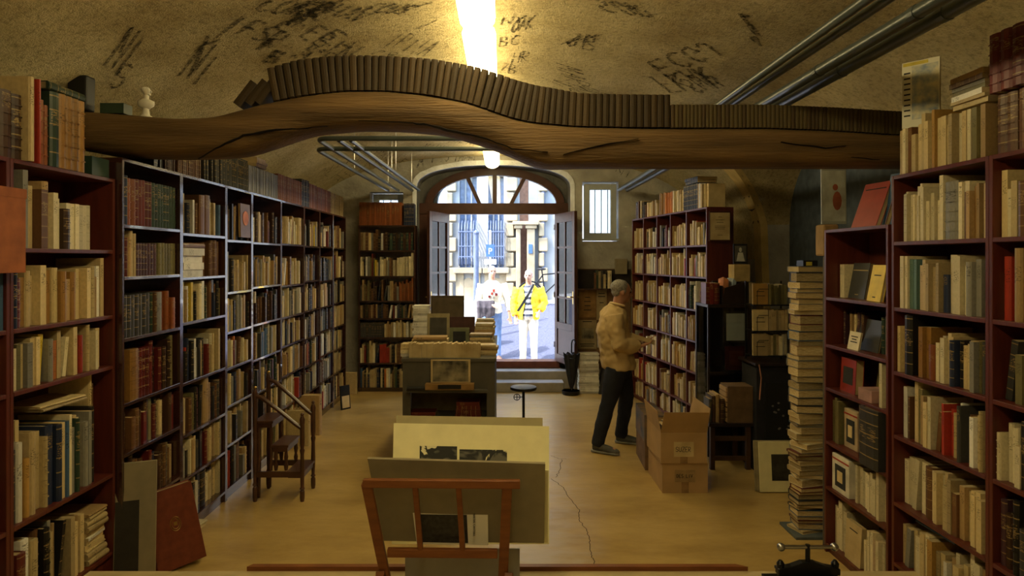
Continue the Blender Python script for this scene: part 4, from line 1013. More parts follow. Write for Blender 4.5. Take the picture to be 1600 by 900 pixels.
# flat albums in the second bay
MLb = Matrix.Translation((-2.165, 4.32, 0)) @ Matrix.Rotation(HP, 4, 'Z')
zt9 = flat_stack(MLb, .20, .12, 1.776, 4, 'white', (.2, .22), (.29, .31), (.048, .052), 'bulky white pile, bay before the library steps', 'bulky white albums', style='paper', tw=.02, fixed='white')
flat_stack(MLb, .20, .12, zt9, 1, 'brown', (.2, .22), (.29, .31), (.03, .04), 'above the bulky white pile, wall bay', 'album on the white pile', style='hard', tw=.1)
ML2 = Matrix.Translation((-2.165, 4.32, 0)) @ Matrix.Rotation(HP, 4, 'Z')
al = faceout(Matrix.Translation((-2.165, 5.54, 0)) @ Matrix.Rotation(HP, 4, 'Z'), -.27, -.012, 2.082, .2, .28, .02, 'brown', 'dark brown album with round pink medallion on the wall shelving', lean=.02, grp=None)
md = MB().tube([(.1, -.004, .16), (.1, -.001, .16)], .06, 20); md.build('medallion', mat('pink_medal', (.55, .2, .14), .6), al)
# -- back bookcase beside the door
zB = [.06, .414, .781, 1.056, 1.304, 1.66, 2.028]
BX0, BX1, BYF = xat(560, 9.17), xat(649, 9.17), 9.17
tb, MBk = case('bookcase', 'dark bookcase facing the room in the corner beside the arched door', BX0, BYF, 0, BX1 - BX0, 0.24, 0.0, 2.386, zB, M_dkwood, 'dark wall shelving bays')
WB = BX1 - BX0; zz = zB + [2.386]
for k, runs in enumerate([[(1, 'mix', .22, .3, .02, .035, 'any')], [(.6, 'mix', .24, .28, .02, .03, 'any'), (.3, 'red', .26, .27, .04, .05, 'hard'), (.8, 'mix', .24, .28, .02, .04, 'any')],
                          [(.8, 'charcoal', .2, .22, .03, .04, 'hard', 'set'), (1, 'cream', .2, .23, .02, .04, 'paper')], [(1, 'dark', .17, .2, .02, .03, 'any')], [(1, 'dark', .2, .3, .02, .03, 'any'), (.4, 'rust', .24, .28, .02, .03, 'any')],
                          [(1, 'mix', .22, .28, .02, .03, 'any'), (.5, 'ivory', .26, .28, .03, .05, 'any')], [(1, 'dark', .24, .26, .03, .04, 'leather')]]):
    fill(MBk, .02, WB - .02, zz[k], zz[k+1] - .02, runs, f'{ordn(7 - k)} shelf down, corner bookcase' if k else 'lowest shelf, corner bookcase', 'books in the corner bookcase by the door', dep=.2)
fill(MBk, .0, WB * .78, 2.386, 2.8, [(1, 'rust', .33, .335, .035, .04, 'leather', 'set')], 'on top of the corner bookcase', 'rust volumes on the corner bookcase', dep=.2)
fill(MBk, WB * .79, WB, 2.386, 2.8, [(1, 'navy', .31, .315, .035, .04, 'leather', 'set')], 'blue set on top of the corner bookcase', 'dark blue volumes on the corner bookcase', dep=.2)

# -- tall bookcase the reading man looks at
nx, ny, fx_, fy_ = 2.13, 6.67, 1.79, 8.83
LR = math.hypot(nx - fx_, ny - fy_); angR = math.atan2(ny - fy_, nx - fx_)
def s_of(px):
    best = min(range(401), key=lambda k: abs(proj((fx_ + (nx - fx_) * k/400, fy_ + (ny - fy_) * k/400, 1))[0] - px)); return LR * best / 400
dv = [s_of(p) for p in (1005, 1026, 1047, 1072)]
zF = [.06, .30, .666, 1.013, 1.353, 1.713, 2.053]
tf, MF = case('bookcase', 'tall reddish five-column bookcase that the reading man faces', fx_, fy_, angR, LR, .30, 0.0, 2.447, zF, M_red, None, divs=dv)
ends = [0] + dv + [LR]; zz = zF + [2.447]
for j in range(5):
    for k in range(7):
        pal = ['cream', 'cream', 'mix', 'cream', 'cream', 'cream', 'cream'][(j * 3 + k) % 7]
        if k == 6 and j == 2: pal = 'dark'
        room = zz[k+1] - zz[k] - .03
        fill(MF, ends[j] + .015, ends[j+1] - .015, zz[k], zz[k+1] - .02, [(1, pal, min(.19, room * .7), min(.27, room), .018, .034, 'any' if pal == 'mix' else 'paper')], f'{ordn(7-k)} shelf down, {ordn(j+1)} column, bookcase before the reading man', 'books in the bookcase before the reading man', **fa)
fill(MF, dv[1] + .02, LR - .02, 2.447, 2.8, [(.5, 'honey', .26, .27, .03, .05, 'hard'), (.5, 'orange', .25, .26, .03, .04, 'hard'), (.6, 'cream', .24, .26, .03, .04, 'paper'), (.8, 'navy', .27, .28, .05, .055, 'leather', 'set'), (.4, 'cream', .25, .27, .03, .04, 'paper')], 'on top, bookcase before the reading man', 'volumes on top of the bookcase before the man', **fa)
fill(MF, .02, dv[1] - .02, 2.447, 2.8, [(1, 'dark', .2, .25, .03, .04, 'leather'), (1, 'cream', .18, .2, .03, .05, 'paper')], 'far top, bookcase before the reading man', 'volumes on top of the bookcase before the man', **fa)
flat_stack(MF, LR - .4, .13, 2.447 + .285, 2, 'navy', (.2, .24), (.3, .34), (.03, .04), 'flat above the blue set on the tall bookcase', 'volumes on top of the bookcase before the man', tw=.02)
# ------------------------------------------------------------------ books standing along the beam
def beam_books():
    out = []
    X = xat(424, BY0); Xe = xat(1049, BY0); k = 0
    hs = [(424, 52), (470, 56), (533, 55), (600, 54), (670, 56), (733, 57), (800, 58), (850, 56), (900, 51), (1049, 51)]
    H = lambda X: interp(hs, VX + X / BY0 * F) / F * BY0
    while X < Xe - .02:
        t = R.uniform(.036, .044); t = min(t, Xe - X)
        s0 = (bt(X + .12) - bt(X - .12)) / .24
        an = math.atan(s0) * .85
        out.append((X, bt(X + t/2) , t, H(X), -an, R.choice(['dark brown', 'dark brown', 'brown']))); X += t * 1.02
    n = len(out)
    for i, (X, z, t, h, an, c) in enumerate(out):
        M = TL((X + t/2, BY0 + .02 + R.uniform(0, .004), z + .006)) @ Matrix.Rotation(an, 4, 'Y') @ TL((-t/2, 0, 0))
        o = single('calf_bound_volume', f'worn brown calf volume on the beam, {ordn(i + 1)} of the tall run from its stepped start', 'book', M, t * .985, .17, h, c, 'calf', 'tall calf volumes along the beam')
    X = xat(1050, BY0); Xe = xat(1412, BY0); i = 0
    while X < Xe:
        t = R.uniform(.021, .026); i += 1
        M = TL((X, BY0 + .02, bt(X) + .003))
        single('calf_bound_volume', f'small olive-brown volume on the beam, {ordn(i)} after the tall run ends', 'book', M, t * .98, .12, .036 * BY0 , R.choice(['olive', 'olive', 'brown']), 'calf', 'small volumes along the beam'); X += t
beam_books()
for i, (px, py) in enumerate(((372, 168), (390, 166), (404, 164))):
    M = TL(P(px, py - 2, BY0 + .03)) @ Matrix.Rotation(math.radians(38), 4, 'Y') @ TL((-.04, 0, 0))
    single('calf_bound_volume', f'brown volume leaning against the stepped run on the beam, {ordn(i+1)} from its foot', 'book', M, .05, .15, .17, 'dark brown', 'calf', 'leaning volumes on the beam')
def on_beam(px): X = xat(px, BY0 + .1); return X, bt(X)
X, z = on_beam(121)
m = MB(); m.hexa([(X, BY0+.0, z), (X+.115, BY0+.0, z), (X+.115, BY0+.09, z), (X, BY0+.09, z), (X+.005, BY0+.0, z+.205), (X+.12, BY0+.0, z+.21), (X+.12, BY0+.09, z+.21), (X+.005, BY0+.09, z+.205)])
o = m.build('file_box', M_black, bevel=.012); tag(o, 'black upright case standing on the dark end of the beam', 'box')
X, z = on_beam(166)
o = boxo('file_box', (X, BY0 + .04, z), (X + .14, BY0 + .13, z + .06), book_mat('dark green')); tag(o, 'low dark green box lying on the beam beside the white bust', 'box')
X, z = on_beam(228); M_pl = mat('plaster_white', (.72, .68, .58), .7, var=.04)
m = MB(); m.lathe([(.035, 0), (.036, .012), (.022, .02), (.018, .05), (.02, .058)], (0, 0, 0), 14)
m.tube([(0, 0, .055), (0, 0, .075), (0, 0, .1), (0, 0, .115)], [.02, .05, .052, .02], 14, side=(1, 0, 0), ry=[.015, .026, .026, .018])
m.tube([(0, 0, .11), (.004, 0, .14)], [.016, .015], 10); m.ball((.006, 0, .162), (.022, .018, .026), 14); m.ball((-.006, 0, .17), (.022, .02, .02), 12)
m.tube([(.026, 0, .168), (.034, 0, .158), (.026, 0, .152)], [.004, .005, .003], 6); m.ball((.02, 0, .143), (.01, .01, .007), 8)
me = m.mesh('bust', M_pl, True, 60); bu = bpy.data.objects.new('bust', me); COL.objects.link(bu); bu.location = (X, BY0 + .1, z); tag(bu, 'small white plaster bust in profile standing on the beam', 'statue')
o = boxo('file_box', (xat(135, 3.72), 3.66, 2.36), (xat(206, 3.72), 3.72 , 2.45), book_mat('dark green')); 
bpy.data.objects.remove(o)

# ------------------------------------------------------------------ leaning things by the wall bays
def slab(name, label, cat, base, w, h, t, yaw, lean, m, extra=None, grp=None):
    o = empty(name, (0, 0, 0), 0, label, cat, grp)
    o.matrix_world = TL(base) @ Matrix.Rotation(yaw, 4, 'Z') @ Matrix.Rotation(-lean, 4, 'X')
    boxo('board', (-w/2, 0, 0), (w/2, t, h), m, o, .002)
    if extra: extra(o)
    return o
def ex(o): boxo('dark_sheet', (-.10, -.004, 0), (.02, -.0005, .52), mat('dark_sheet', (.03, .026, .022), .5), o)
slab('portfolio', 'large grey-brown board portfolio leaning on the wall shelving end', 'portfolio', (-2.085, 3.62, 0), .21, .73, .035, math.radians(22), .12, M_grey_board, ex)
slab('portfolio', 'dark marbled folio leaning behind the big red folio', 'portfolio', (-2.10, 3.93, 0), .12, .42, .04, math.radians(30), .12, mat('marbled', (.08, .07, .07), .5, scale=25, col2=(.10, .03, .02)))
fo = empty('folio', (0, 0, 0), 0, 'huge red leather folio with gold medallion leaning at the foot of the shelving', 'book')
fo.matrix_world = TL((-2.06, 3.84, 0)) @ Matrix.Rotation(math.radians(38), 4, 'Z') @ Matrix.Rotation(-.16, 4, 'Y')@ Matrix.Rotation(-.15, 4, 'X')
M_rf = mat('red_folio', (.17, .042, .022), .4, scale=20, var=.12)
boxo('front_cover', (0, 0, 0), (.27, .008, .48), M_rf, fo, .002); boxo('back_cover', (0, .07, 0), (.27, .078, .48), M_rf, fo, .002); boxo('page_block', (.01, .008, .006), (.262, .07, .474), M_paper, fo)
MB().tube([(0, .039, 0), (0, .039, .48)], .040, 14, ry=.02).build('spine', M_rf, fo, smooth=True)
for r_ in (.042, .03):
    MB().tube([(.14 + r_*.7*math.cos(a*math.pi/12), -.001, .26 + r_*math.sin(a*math.pi/12)) for a in range(25)], .0022, 5).build('medallion', M_brass, fo)
boxo('frame_rule', (.14-.01, -.001, .25), (.15, .0, .272), M_brass, fo)
flat_stack(TL((-2.17, 4.06, 0)) @ Matrix.Rotation(HP, 4, 'Z'), .1, -.05, 0.10, 3, 'ivory', (.2, .24), (.3, .34), (.01, .02), 'papers at the foot of the bay nearest the beam', 'papers on the floor')
bb_ = slab('picture_frame', 'small black framed print standing on the floor before the far wall bays', 'picture', (xat(541, 8.1), 8.1, 0), .14, .30, .02, math.radians(50), .1, M_black, lambda o: boxo('print', (-.055, -.002, .02), (.055, 0, .17), M_paper, o))
# tan folio boxes on the floor by the last bays
for i, (px, Y, w, h, c) in enumerate(((499, 6.9, .10, .43, 'tan'), (556, 9.0, .09, .30, 'buff'), (482, 6.5, .06, .36, 'cream'))):
    single('folio', ['tall tan folio standing proud of the sixth wall bay', 'buff folio at the foot of the corner bookcase', 'cream folio beside the tall tan one'][i], 'book', TL((xat(px, Y) , Y, 0.0 if i != 2 else 0)) @ Matrix.Rotation(HP, 4, 'Z'), w, .22, h, c, 'hard', 'folios on the floor')

# ------------------------------------------------------------------ library steps
ls = empty('library_steps', (-1.755, 5.16, 0), 0, 'turned dark wood library steps with two sloping handrails', 'steps')
def turned(h, r=.019):
    return [(r*.75, 0), (r, .04*h/.9), (r, h*.12), (r*.6, h*.135), (r*1.1, h*.15), (r*.7, h*.17), (r*.95, h*.35), (r*.75, h*.55), (r*1.05, h*.60), (r*.7, h*.62), (r, h*.68), (r*.9, h*.9), (r*1.15, h*.96), (r*.6, h)]
x0, x1, y0, y1 = -.185, .185, -.14, .15
for x, y, h in ((x0, y0, .88), (x1, y0, .67), (x0 - .0, y1, .95), (x1, y1, .70)):
    MB().lathe(turned(h), (x, y, 0), 12).build('post', M_steps, ls, smooth=True)
    MB().ball((x, y, h + .012), .014, 10).build('finial', M_brass if x == x0 else M_steps, ls, smooth=True)
for y, ha, hb in ((y0, .83, .60), (y1, .90, .64)):
    MB().tube([(x0, y, ha), (x0 + .05, y, ha - .015), (0, y, (ha+hb)/2), (x1 - .05, y, hb + .005), (x1, y, hb - .03)], .017, 10).build('handrail', M_steps, ls, smooth=True)
MB().box((x0 - .012, y0 - .012, .19), (x1 + .012, y0 + .012, .235)).build('rail', M_steps, ls, bevel=.003)
MB().box((x0 - .012, y1 - .012, .19), (x1 + .012, y1 + .012, .235)).build('rail', M_steps, ls, bevel=.003)
for xa, xb, z in ((.06, .2, .235), (-.06, .075, .44), (-.2, -.045, .63)):
    boxo('tread', (xa, y0 - .0, z - .02), (xb, y1 + .0, z), M_steps, ls, .004)
    boxo('apron', (xa + .01, y0 + .01, z - .055), (xb - .01, y1 - .01, z - .021), M_steps, ls)
for xa, z in ((-.03, .385), (.05, .385)):
    for y in (y0 + .025, y1 - .025): MB().lathe([(r, zz_) for r, zz_ in ((.012, .236), (.018, .27), (.01, .3), (.017, .34), (.012, z))], (xa, y, 0), 10).build('baluster', M_steps, ls, smooth=True)
for xa in (-.165, -.07):
    for y in (y0 + .025, y1 - .025): MB().lathe([(.012, .235 if xa > -.1 else .02), (.019, .3), (.010, .33), (.018, .40), (.011, .46), (.019, .52), (.012, .575)], (xa, y, 0), 10).build('baluster', M_steps, ls, smooth=True)

# ------------------------------------------------------------------ print rack with portfolios
rk = empty('print_rack', (xat(692, 2.62), 2.62, PZ), math.radians(-1.2), 'beech folding print rack holding large boards, standing on the platform', 'rack')
def slat(a, b, w, t, nm='rail'):
    a, b = Vector(a), Vector(b); d = (b - a); L_ = d.length; d.normalize()
    up = Vector((0, 1, 0)) if abs(d.y) < .8 else Vector((0, 0, 1))
    s_ = d.cross(up).normalized(); n_ = s_.cross(d).normalized()
    M = Matrix((( *s_, 0), (*n_, 0), (*d, 0), (0, 0, 0, 1))).transposed(); M.translation = a
    return MB().box((-w/2, -t/2, 0), (w/2, t/2, L_), M=M).build(nm, M_rack, rk, bevel=.003)
# near frame leans toward the viewer at its top; local y inward
T = lambda z: -.02 - (z - .30) * .28
hw = .29
slat((-hw+.02, T(.665) , .665), (hw + .015, T(.665), .665), .05, .022, 'top_rail') if False else None
zt_, zb_ = zat(752, 2.52) - PZ, zat(857, 2.62) - PZ
slat((-.298, T(zt_), zt_), (.315, T(zt_), zt_), .032, .026)
slat((-.22, T(zb_), zb_), (.225, T(zb_), zb_), .034, .024)
slat((-.285, T(zt_), zt_), (-.215, T(.02) + .04, .0), .04, .022, 'leg'); slat((.265, T(zt_), zt_), (.235, T(.02) + .04, .0), .04, .022, 'leg')
slat((-.23, .34, .0), (-.255, -.02, .27), .036, .02, 'leg'); slat((.255, .34, .0), (.27, -.02, .27), .036, .02, 'leg')
slat((-.095, T(zt_), zt_), (-.085, T(zb_), zb_), .022, .016, 'bar'); slat((.075, T(zt_), zt_), (.085, T(zb_), zb_), .022, .016, 'bar')
def board(name, label, px, Ys, m, t=.008, cat='board', extra=None):
    """px: four pixel corners bl, br, tr, tl with depths for bottom and top"""
    (bl, br, tr, tl), (Yb, Yt) = px, Ys
    q = [P(*bl, Yb), P(*br, Yb), P(*tr, Yt), P(*tl, Yt)]
    n = (q[1] - q[0]).cross(q[3] - q[0]).normalized() * -t
    o = MB().hexa([q[0], q[1], q[1] + n, q[0] + n, q[3], q[2], q[2] + n, q[3] + n]).build(name, m)
    tag(o, label, cat); return o, q
b1, q1 = board('portfolio', 'big grey-brown board resting against the near bars of the print rack', [(600, 845), (850, 849), (852, 725), (574, 717)], (2.66, 2.54), M_grey_board, .012, 'portfolio')
b2, _ = board('portfolio', 'olive-edged board directly behind the big grey-brown board', [(622, 846), (856, 848), (857, 735), (612, 722)], (2.69, 2.60), M_cream_board, .006, 'portfolio')
b3, q3 = board('print_sheet', 'large cream sheet with two black and white prints in the print rack', [(612, 850), (858, 850), (858, 666), (615, 661)], (2.74, 3.02), M_cream_board, .006, 'print')
b4, _ = board('print_sheet', 'tan backing board rising behind the large cream print sheet', [(619, 850), (848, 850), (848, 653), (619, 649)], (2.77, 3.06), mat('tan_board', (.36, .31, .17), .85, var=.05), .006, 'board')
# the two prints, raised paper with blotted ink, on the cream sheet
def quad_on(q, u0, u1, v0, v1, off, nm, m, parent, t=.001):
    f = lambda u, v: (q[0].lerp(q[1], u)).lerp(q[3].lerp(q[2], u), v)
    n = (q[1] - q[0]).cross(q[3] - q[0]).normalized()
    pts = [f(u0, v0), f(u1, v0), f(u1, v1), f(u0, v1)]
    o = MB().hexa([p + n * off for p in pts] + [p + n * (off + t) for p in pts]).build(nm, m, parent)
    return o
def ink_mat():
    m = bpy.data.materials.new('ink_wash'); m.use_nodes = True; nt = m.node_tree; N = nt.nodes; L = nt.links
    tc = N.new('ShaderNodeTexCoord'); nz = N.new('ShaderNodeTexNoise'); nz.inputs['Scale'].default_value = 8; nz.inputs['Detail'].default_value = 3; nz.inputs['Distortion'].default_value = 1.5
    L.new(tc.outputs['Object'], nz.inputs['Vector']); cr = N.new('ShaderNodeValToRGB'); e = cr.color_ramp
    e.elements[0].position = .40; e.elements[0].color = (.10, .095, .075, 1); e.elements[1].position = .585; e.elements[1].color = (.62, .57, .36, 1)
    k = e.elements.new(.45); k.color = (.012, .012, .011, 1); k = e.elements.new(.56); k.color = (.014, .014, .012, 1)
    L.new(nz.outputs['Fac'], cr.inputs[0]); L.new(cr.outputs[0], N['Principled BSDF'].inputs['Base Color']); N['Principled BSDF'].inputs['Roughness'].default_value = .8
    return m
M_ink = ink_mat()
quad_on(q3, .17, .41, .52, .80, .0005, 'print', M_ink, b3); quad_on(q3, .425, .73, .52, .775, .0005, 'print', M_ink, b3)
b5, q5 = board('exhibition_catalogue', 'white catalogue with black photograph cover held behind the rack bars', [(651, 850), (763, 852), (762, 786), (643, 785)], (2.635, 2.61), M_white_card, .006, 'book')
quad_on(q5, .07, .72, .05, .72, .0005, 'cover_picture', mat('dark_photo', (.02, .018, .016), .35, scale=60, col2=(.05, .045, .04)), b5)
ctr = (q5[0].lerp(q5[1], .86) + q5[3].lerp(q5[2], .80)) / 2
tx = text('MARTIAL CANTEREL'[:16], .0115, M_print, None, TL(ctr + Vector((-.005, -.0065, .0))) @ Matrix.Rotation(math.radians(90), 4, 'X') @ Matrix.Rotation(-HP, 4, 'Z'), sx=.9)
tx.parent = b5
b6, q6 = board('print_sheet', 'small yellowish print card showing above the white catalogue', [(655, 800), (715, 800), (714, 762), (655, 763)], (2.645, 2.62), mat('yellowed_card', (.45, .36, .16), .8), .002, 'card')
for k in range(3): quad_on(q6, .3 + .12*k, .7, .45 + .15*k, .48 + .15*k, .0005, 'print_line', M_print, b6)
b7, q7 = board('portfolio', 'pale board standing below the tray of the print rack', [(633, 990), (812, 990), (812, 858), (633, 858)], (2.80, 2.80), mat('pale_board', (.36, .34, .30), .8, var=.04), .008, 'board')

# ------------------------------------------------------------------ middle display table with its stock
TY0, TY1, TX0, TX1 = 5.6, 7.3, xat(629, 5.6), xat(773, 5.6)
TZ = zat(560, 5.6)
tbm = empty('display_table', ((TX0 + TX1)/2, TY0, 0), 0, 'long dark display counter down the middle of the room, loaded with books', 'table')
hwT = (TX1 - TX0)/2
M_tb = mat('grey_brown_paint', (.085, .078, .06), .6, var=.06)
boxo('table_top', (-hwT - .01, -.01, TZ - .03), (hwT + .01, TY1 - TY0, TZ), M_tb, tbm, .003)
boxo('front_panel', (-hwT, 0, .74), (hwT, .02, TZ - .03), M_tb, tbm); boxo('side_panel', (-hwT, .02, 0), (-hwT + .02, TY1-TY0-.02, TZ - .03), M_tb, tbm); boxo('side_panel', (hwT - .02, .02, 0), (hwT, TY1-TY0-.02, TZ - .03), M_tb, tbm)
boxo('shelf', (-hwT + .02, .01, .48), (hwT - .02, .4, .50), M_tb, tbm); boxo('post', (-hwT, 0, 0), (-hwT + .07, .02, .74), M_tb, tbm); boxo('post', (hwT - .07, 0, 0), (hwT, .02, .74), M_tb, tbm)
boxo('back_board', (-hwT + .03, .33, .50), (hwT - .03, .35, .74), mat('ochre_board', (.22, .17, .08), .8), tbm)
boxo('ledge', (-hwT + .03, -.05, zat(612, 5.6) ), (hwT - .06, .0, zat(608, 5.6)), M_tb, tbm)
MT = TL((0, 0, 0))
for (px, Y, z, w, h, lab, pic) in ():
    pass
def easel(px0, px1, py0, py1, Y, label, m, pic=None, cat='picture', lean=.12, name='framed_print', border=.12, supz=None):
    a, b = P(px0, py1, Y), P(px1, py0, Y); w, h = b.x - a.x, b.z - a.z
    o = empty(name, (0, 0, 0), 0, label, cat); o.matrix_world = TL(a) @ Matrix.Rotation(-lean, 4, 'X')
    boxo('backing', (0, 0, 0), (w, .012, h), m, o, .002)
    if pic: boxo('picture', (w*border, -.002, h*border), (w*(1-border), 0, h*(1-border)), pic, o)
    return o
M_print_bw = mat('engraving', (.34, .29, .18), .8, scale=9, col2=(.02, .02, .018))
o = easel(673, 735, 562, 598, 5.57, 'wide sepia engraving with pale border hung on the display counter front', M_paper, M_print_bw, lean=.0, border=.05)
kk = empty('leaflet_holder', (xat(703, 5.55), 5.55, zat(608, 5.55)), 0, 'wooden leaflet holder with dark comb on the counter front', 'holder')
boxo('body', (-.21, -.04, 0), (.21, .04, .05), mat('ochre_wood', (.26, .15, .05), .6), kk); boxo('comb', (-.1, -.045, .01), (.1, -.03, .045), M_black, kk)
rl = MB().tube([(0, 0, 0), (.2, 0, 0)], .018, 10).build('paper_roll', M_black); rl.location = (xat(636, 5.54), 5.54, zat(607, 5.54) - .0); tag(rl, 'dark rolled paper lying on the counter front ledge', 'roll')
# row of paperbacks with page edges toward us
add = lambda *a, **k: add_book(*a, **k)
X = xat(640, 5.68); Xe = xat(751, 5.68); row = []
while X < Xe - .008:
    t = R.uniform(.011, .019); row.append((X, t)); X += t
for i, (X, t) in enumerate(row):
    h = R.uniform(.118, .134)
    add_book(TL((X + t, 5.64 + .10 + R.uniform(-.006, .006), TZ)) @ Matrix.Rotation(math.pi, 4, 'Z'), t * .96, .105, h, R.choice(['honey', 'ochre', 'tan', 'cream', 'charcoal']), 'paper', f'{ordn(i+1)} along the counter front row, pages outward', 'paperbacks along the counter front', force=True)
flat_stack(MT, xat(637, 5.78), 5.78, TZ, 4, 'cream', (.13, .16), (.10, .12), (.02, .03), 'pile beside the counter front row', 'piles on the counter', tw=.05)
flat_stack(MT, xat(672, 5.9), 5.95, TZ, 6, 'cream', (.14, .18), (.3, .36), (.018, .03), 'long pile behind the counter front row', 'piles on the counter', tw=.04)
for (px, Y, n, lab) in ((766, 5.75, 5, 'near corner pile'), (758, 6.05, 8, 'second pile'), (763, 6.5, 11, 'third pile'), (764, 6.95, 12, 'tallest far pile')):
    flat_stack(MT, xat(px, Y) - .04, Y + .1, TZ, n, 'cream', (.13, .16), (.17, .22), (.012, .026), f'{lab} on the doorward edge of the counter', 'yellowed piles on the counter', tw=.12)
def upright(px0, px1, pyt, Y, label, m, pic, border=.1, lean=.1):
    return easel(px0, px1, pyt, VY + (EYE - TZ) / Y * F - .5, Y, label, m, pic, border=border, lean=lean)
M_ob = mat('olive_board', (.30, .25, .14), .8)
upright(667, 702, 490, 6.25, 'beige framed print with dark grey picture on the counter', M_ob, mat('dark_grey_print', (.06, .055, .045), .6), .12)
upright(702, 733, 512, 6.15, 'olive framed dark print leaning on the counter beside the beige one', mat('olive_frame', (.15, .16, .09), .7), M_print, .18)
upright(673, 725, 462, 7.0, 'large dark brown album rising at the back of the counter', mat('brown_album', (.07, .05, .03), .5), mat('brown_album_panel', (.10, .075, .045), .5), .05, .05)
upright(700, 742, 495, 6.6, 'maroon-brown case standing on the counter behind the prints', mat('maroon_case', (.07, .03, .025), .6), None, .1, .05)
cd = MB().tube([(0, 0, 0), (0, 0, .05)], .02, 14).build('metal_tin', M_steel); cd.location = P(719, 511, 6.2); cd.location.z = TZ; tag(cd, 'small shiny metal tin on the counter among prints', 'tin')
cd.location.z = TZ + .0
flat_stack(MT, xat(660, 7.2), 7.15, TZ, 13, 'white', (.16, .18), (.16, .20), (.02, .03), 'tall white pile at the far corner of the counter', 'white pile on the counter', tw=.06)
# books lying inside the counter's opening
flat_stack(MT, xat(662, 5.7), 5.72, .50, 2, 'maroon', (.14, .16), (.2, .22), (.02, .025), 'flat in the counter opening', 'dark volumes in the counter opening', style='leather', tw=.02)
flat_stack(MT, xat(732, 5.7), 5.72, .50, 4, 'maroon', (.14, .16), (.2, .24), (.03, .04), 'flat pile in the counter opening', 'dark volumes in the counter opening', style='leather', tw=.04)
# stool
st = empty('stool', (xat(818, 6.25), 6.25, 0), 0, 'round black metal stool with small crank wheel beside the counter', 'stool')
m = MB().lathe([(.10, .625), (.128, .63), (.131, .642), (.126, .655), (.09, .662), (.001, .662)], n=28); m.build('seat', M_black, st, smooth=True)
MB().tube([(0, 0, .02), (0, 0, .63)], .013, 10).build('stem', M_iron, st)
MB().lathe([(.16, 0), (.15, .012), (.03, .03), (.02, .05)], n=24).build('foot', M_iron, st, smooth=True)
w = MB(); w.tube([(-.065 + .03*math.cos(a*math.pi/8), -.01, .555 + .03*math.sin(a*math.pi/8)) for a in range(17)], .004, 6); w.tube([(-.035-.06, -.01, .555), (0, -.0, .555)], .004, 6); w.tube([(-.065, -.01, .525), (-.065, -.01, .585)], .004, 6)
w.build('crank_wheel', M_iron, st)
# umbrella in its stand, by the open door leaf
uy = 9.0
us = empty('umbrella_stand', (xat(892, uy), uy, 0), 0, 'round dark umbrella stand with wire stem beside the open door leaf', 'umbrella stand')
MB().lathe([(.001, 0), (.115, 0), (.128, .02), (.128, .055), (.118, .055), (.115, .02), (.001, .015)], n=24).build('tray', M_iron, us, smooth=True)
MB().tube([(.06, .05, .02), (.06, .05, .5), (.10, .0, .52), (.0, -.1, .52), (-.1, .0, .52), (0, .1, .52), (.06, .05, .52)], .006, 6).build('ring_stem', M_steel, us)
um = empty('umbrella', (xat(893, uy), uy, .02), 0, 'furled black umbrella with hooked handle standing in the round stand', 'umbrella')
mm = MB(); rs = []
for i in range(9):
    z = .06 + i * .06; r_ = .018 + .085 * (i / 8) ** .8
    rs.append([mm.bm.verts.new(((r_ * (1 + .22 * (k % 2)) * math.cos(k*math.pi/8)), r_ * (1 + .22 * (k % 2)) * math.sin(k*math.pi/8) * .7, z + (0.03 if (k % 2 and i == 8) else 0))) for k in range(16)])
for a, b in zip(rs, rs[1:]):
    for k in range(16): mm.bm.faces.new((a[k], a[(k+1)%16], b[(k+1)%16], b[k]))
mm.bm.faces.new(rs[-1]); mm.bm.faces.new(rs[0][::-1])
mm.build('canopy', M_cloth_dark, um)
MB().tube([(0, 0, -.0), (0, 0, .62)], .006, 8).build('shaft', M_steel, um)
MB().tube([(0, 0, .56), (0, 0, .70), (.012, 0, .74), (.04, 0, .75), (.055, 0, .72), (.052, 0, .69)], .011, 8).build('handle', M_black, um, smooth=True)

# ------------------------------------------------------------------ poster board and leaflet shelf on the far wall
pb = empty('poster_board', (0, YB - .03, 0), 0, 'brown pinboard under the small window covered with notices', 'board')
boxo('board', (xat(903, YB), 0, zat(575, YB)), (xat(985, YB), .02, zat(420, YB)), mat('pinboard', (.17, .095, .045), .9), pb)
def poster(px0, px1, py0, py1, label, m, lines=(), pics=()):
    a, b = P(px0, py1, YB - .035), P(px1, py0, YB - .035)
    o = empty('poster', a, 0, label, 'poster'); w, h = b.x - a.x, b.z - a.z
    boxo('sheet', (0, 0, 0), (w, .003, h), m, o)
    for zz_, ww in lines: boxo('text_line', (w*(.5-ww/2), -.001, h*zz_), (w*(.5+ww/2), 0, h*zz_ + .012), M_print, o)
    for x0_, x1_, z0_, z1_ in pics: boxo('picture', (w*x0_, -.001, h*z0_), (w*x1_, 0, h*z1_), M_print_bw, o)
poster(905, 931, 452, 496, 'ochre notice with black brush lettering on the pinboard', mat('ochre_paper', (.30, .17, .06), .8), ((.7, .3), (.55, .4), (.4, .35), (.25, .45)))
poster(932, 948, 452, 500, 'white notice with small grey print high on the pinboard', M_paper, ((.85, .6), (.75, .7), (.55, .4)))
poster(903, 932, 500, 545, 'white poster with dark photograph, lowest on the pinboard', M_paper, ((.93, .5), (.15, .8), (.08, .7)), ((.2, .85, .35, .72),))
poster(933, 950, 505, 543, 'grey poster with dark picture beside the lowest white one', mat('grey_paper', (.42, .42, .40), .8), ((.9, .7),), ((.1, .6, .1, .8),))
lsf = empty('leaflet_shelf', (0, YB - .16, zat(450, YB)), 0, 'small dark wall shelf of leaflets under the grey window', 'shelf')
boxo('shelf_board', (xat(903, YB), 0, -.02), (xat(985, YB), .13, 0), M_dkwood, lsf); boxo('back_rail', (xat(903, YB), .12, 0), (xat(985, YB), .13, .27), mat('shelf_back', (.03, .025, .022), .8), lsf)
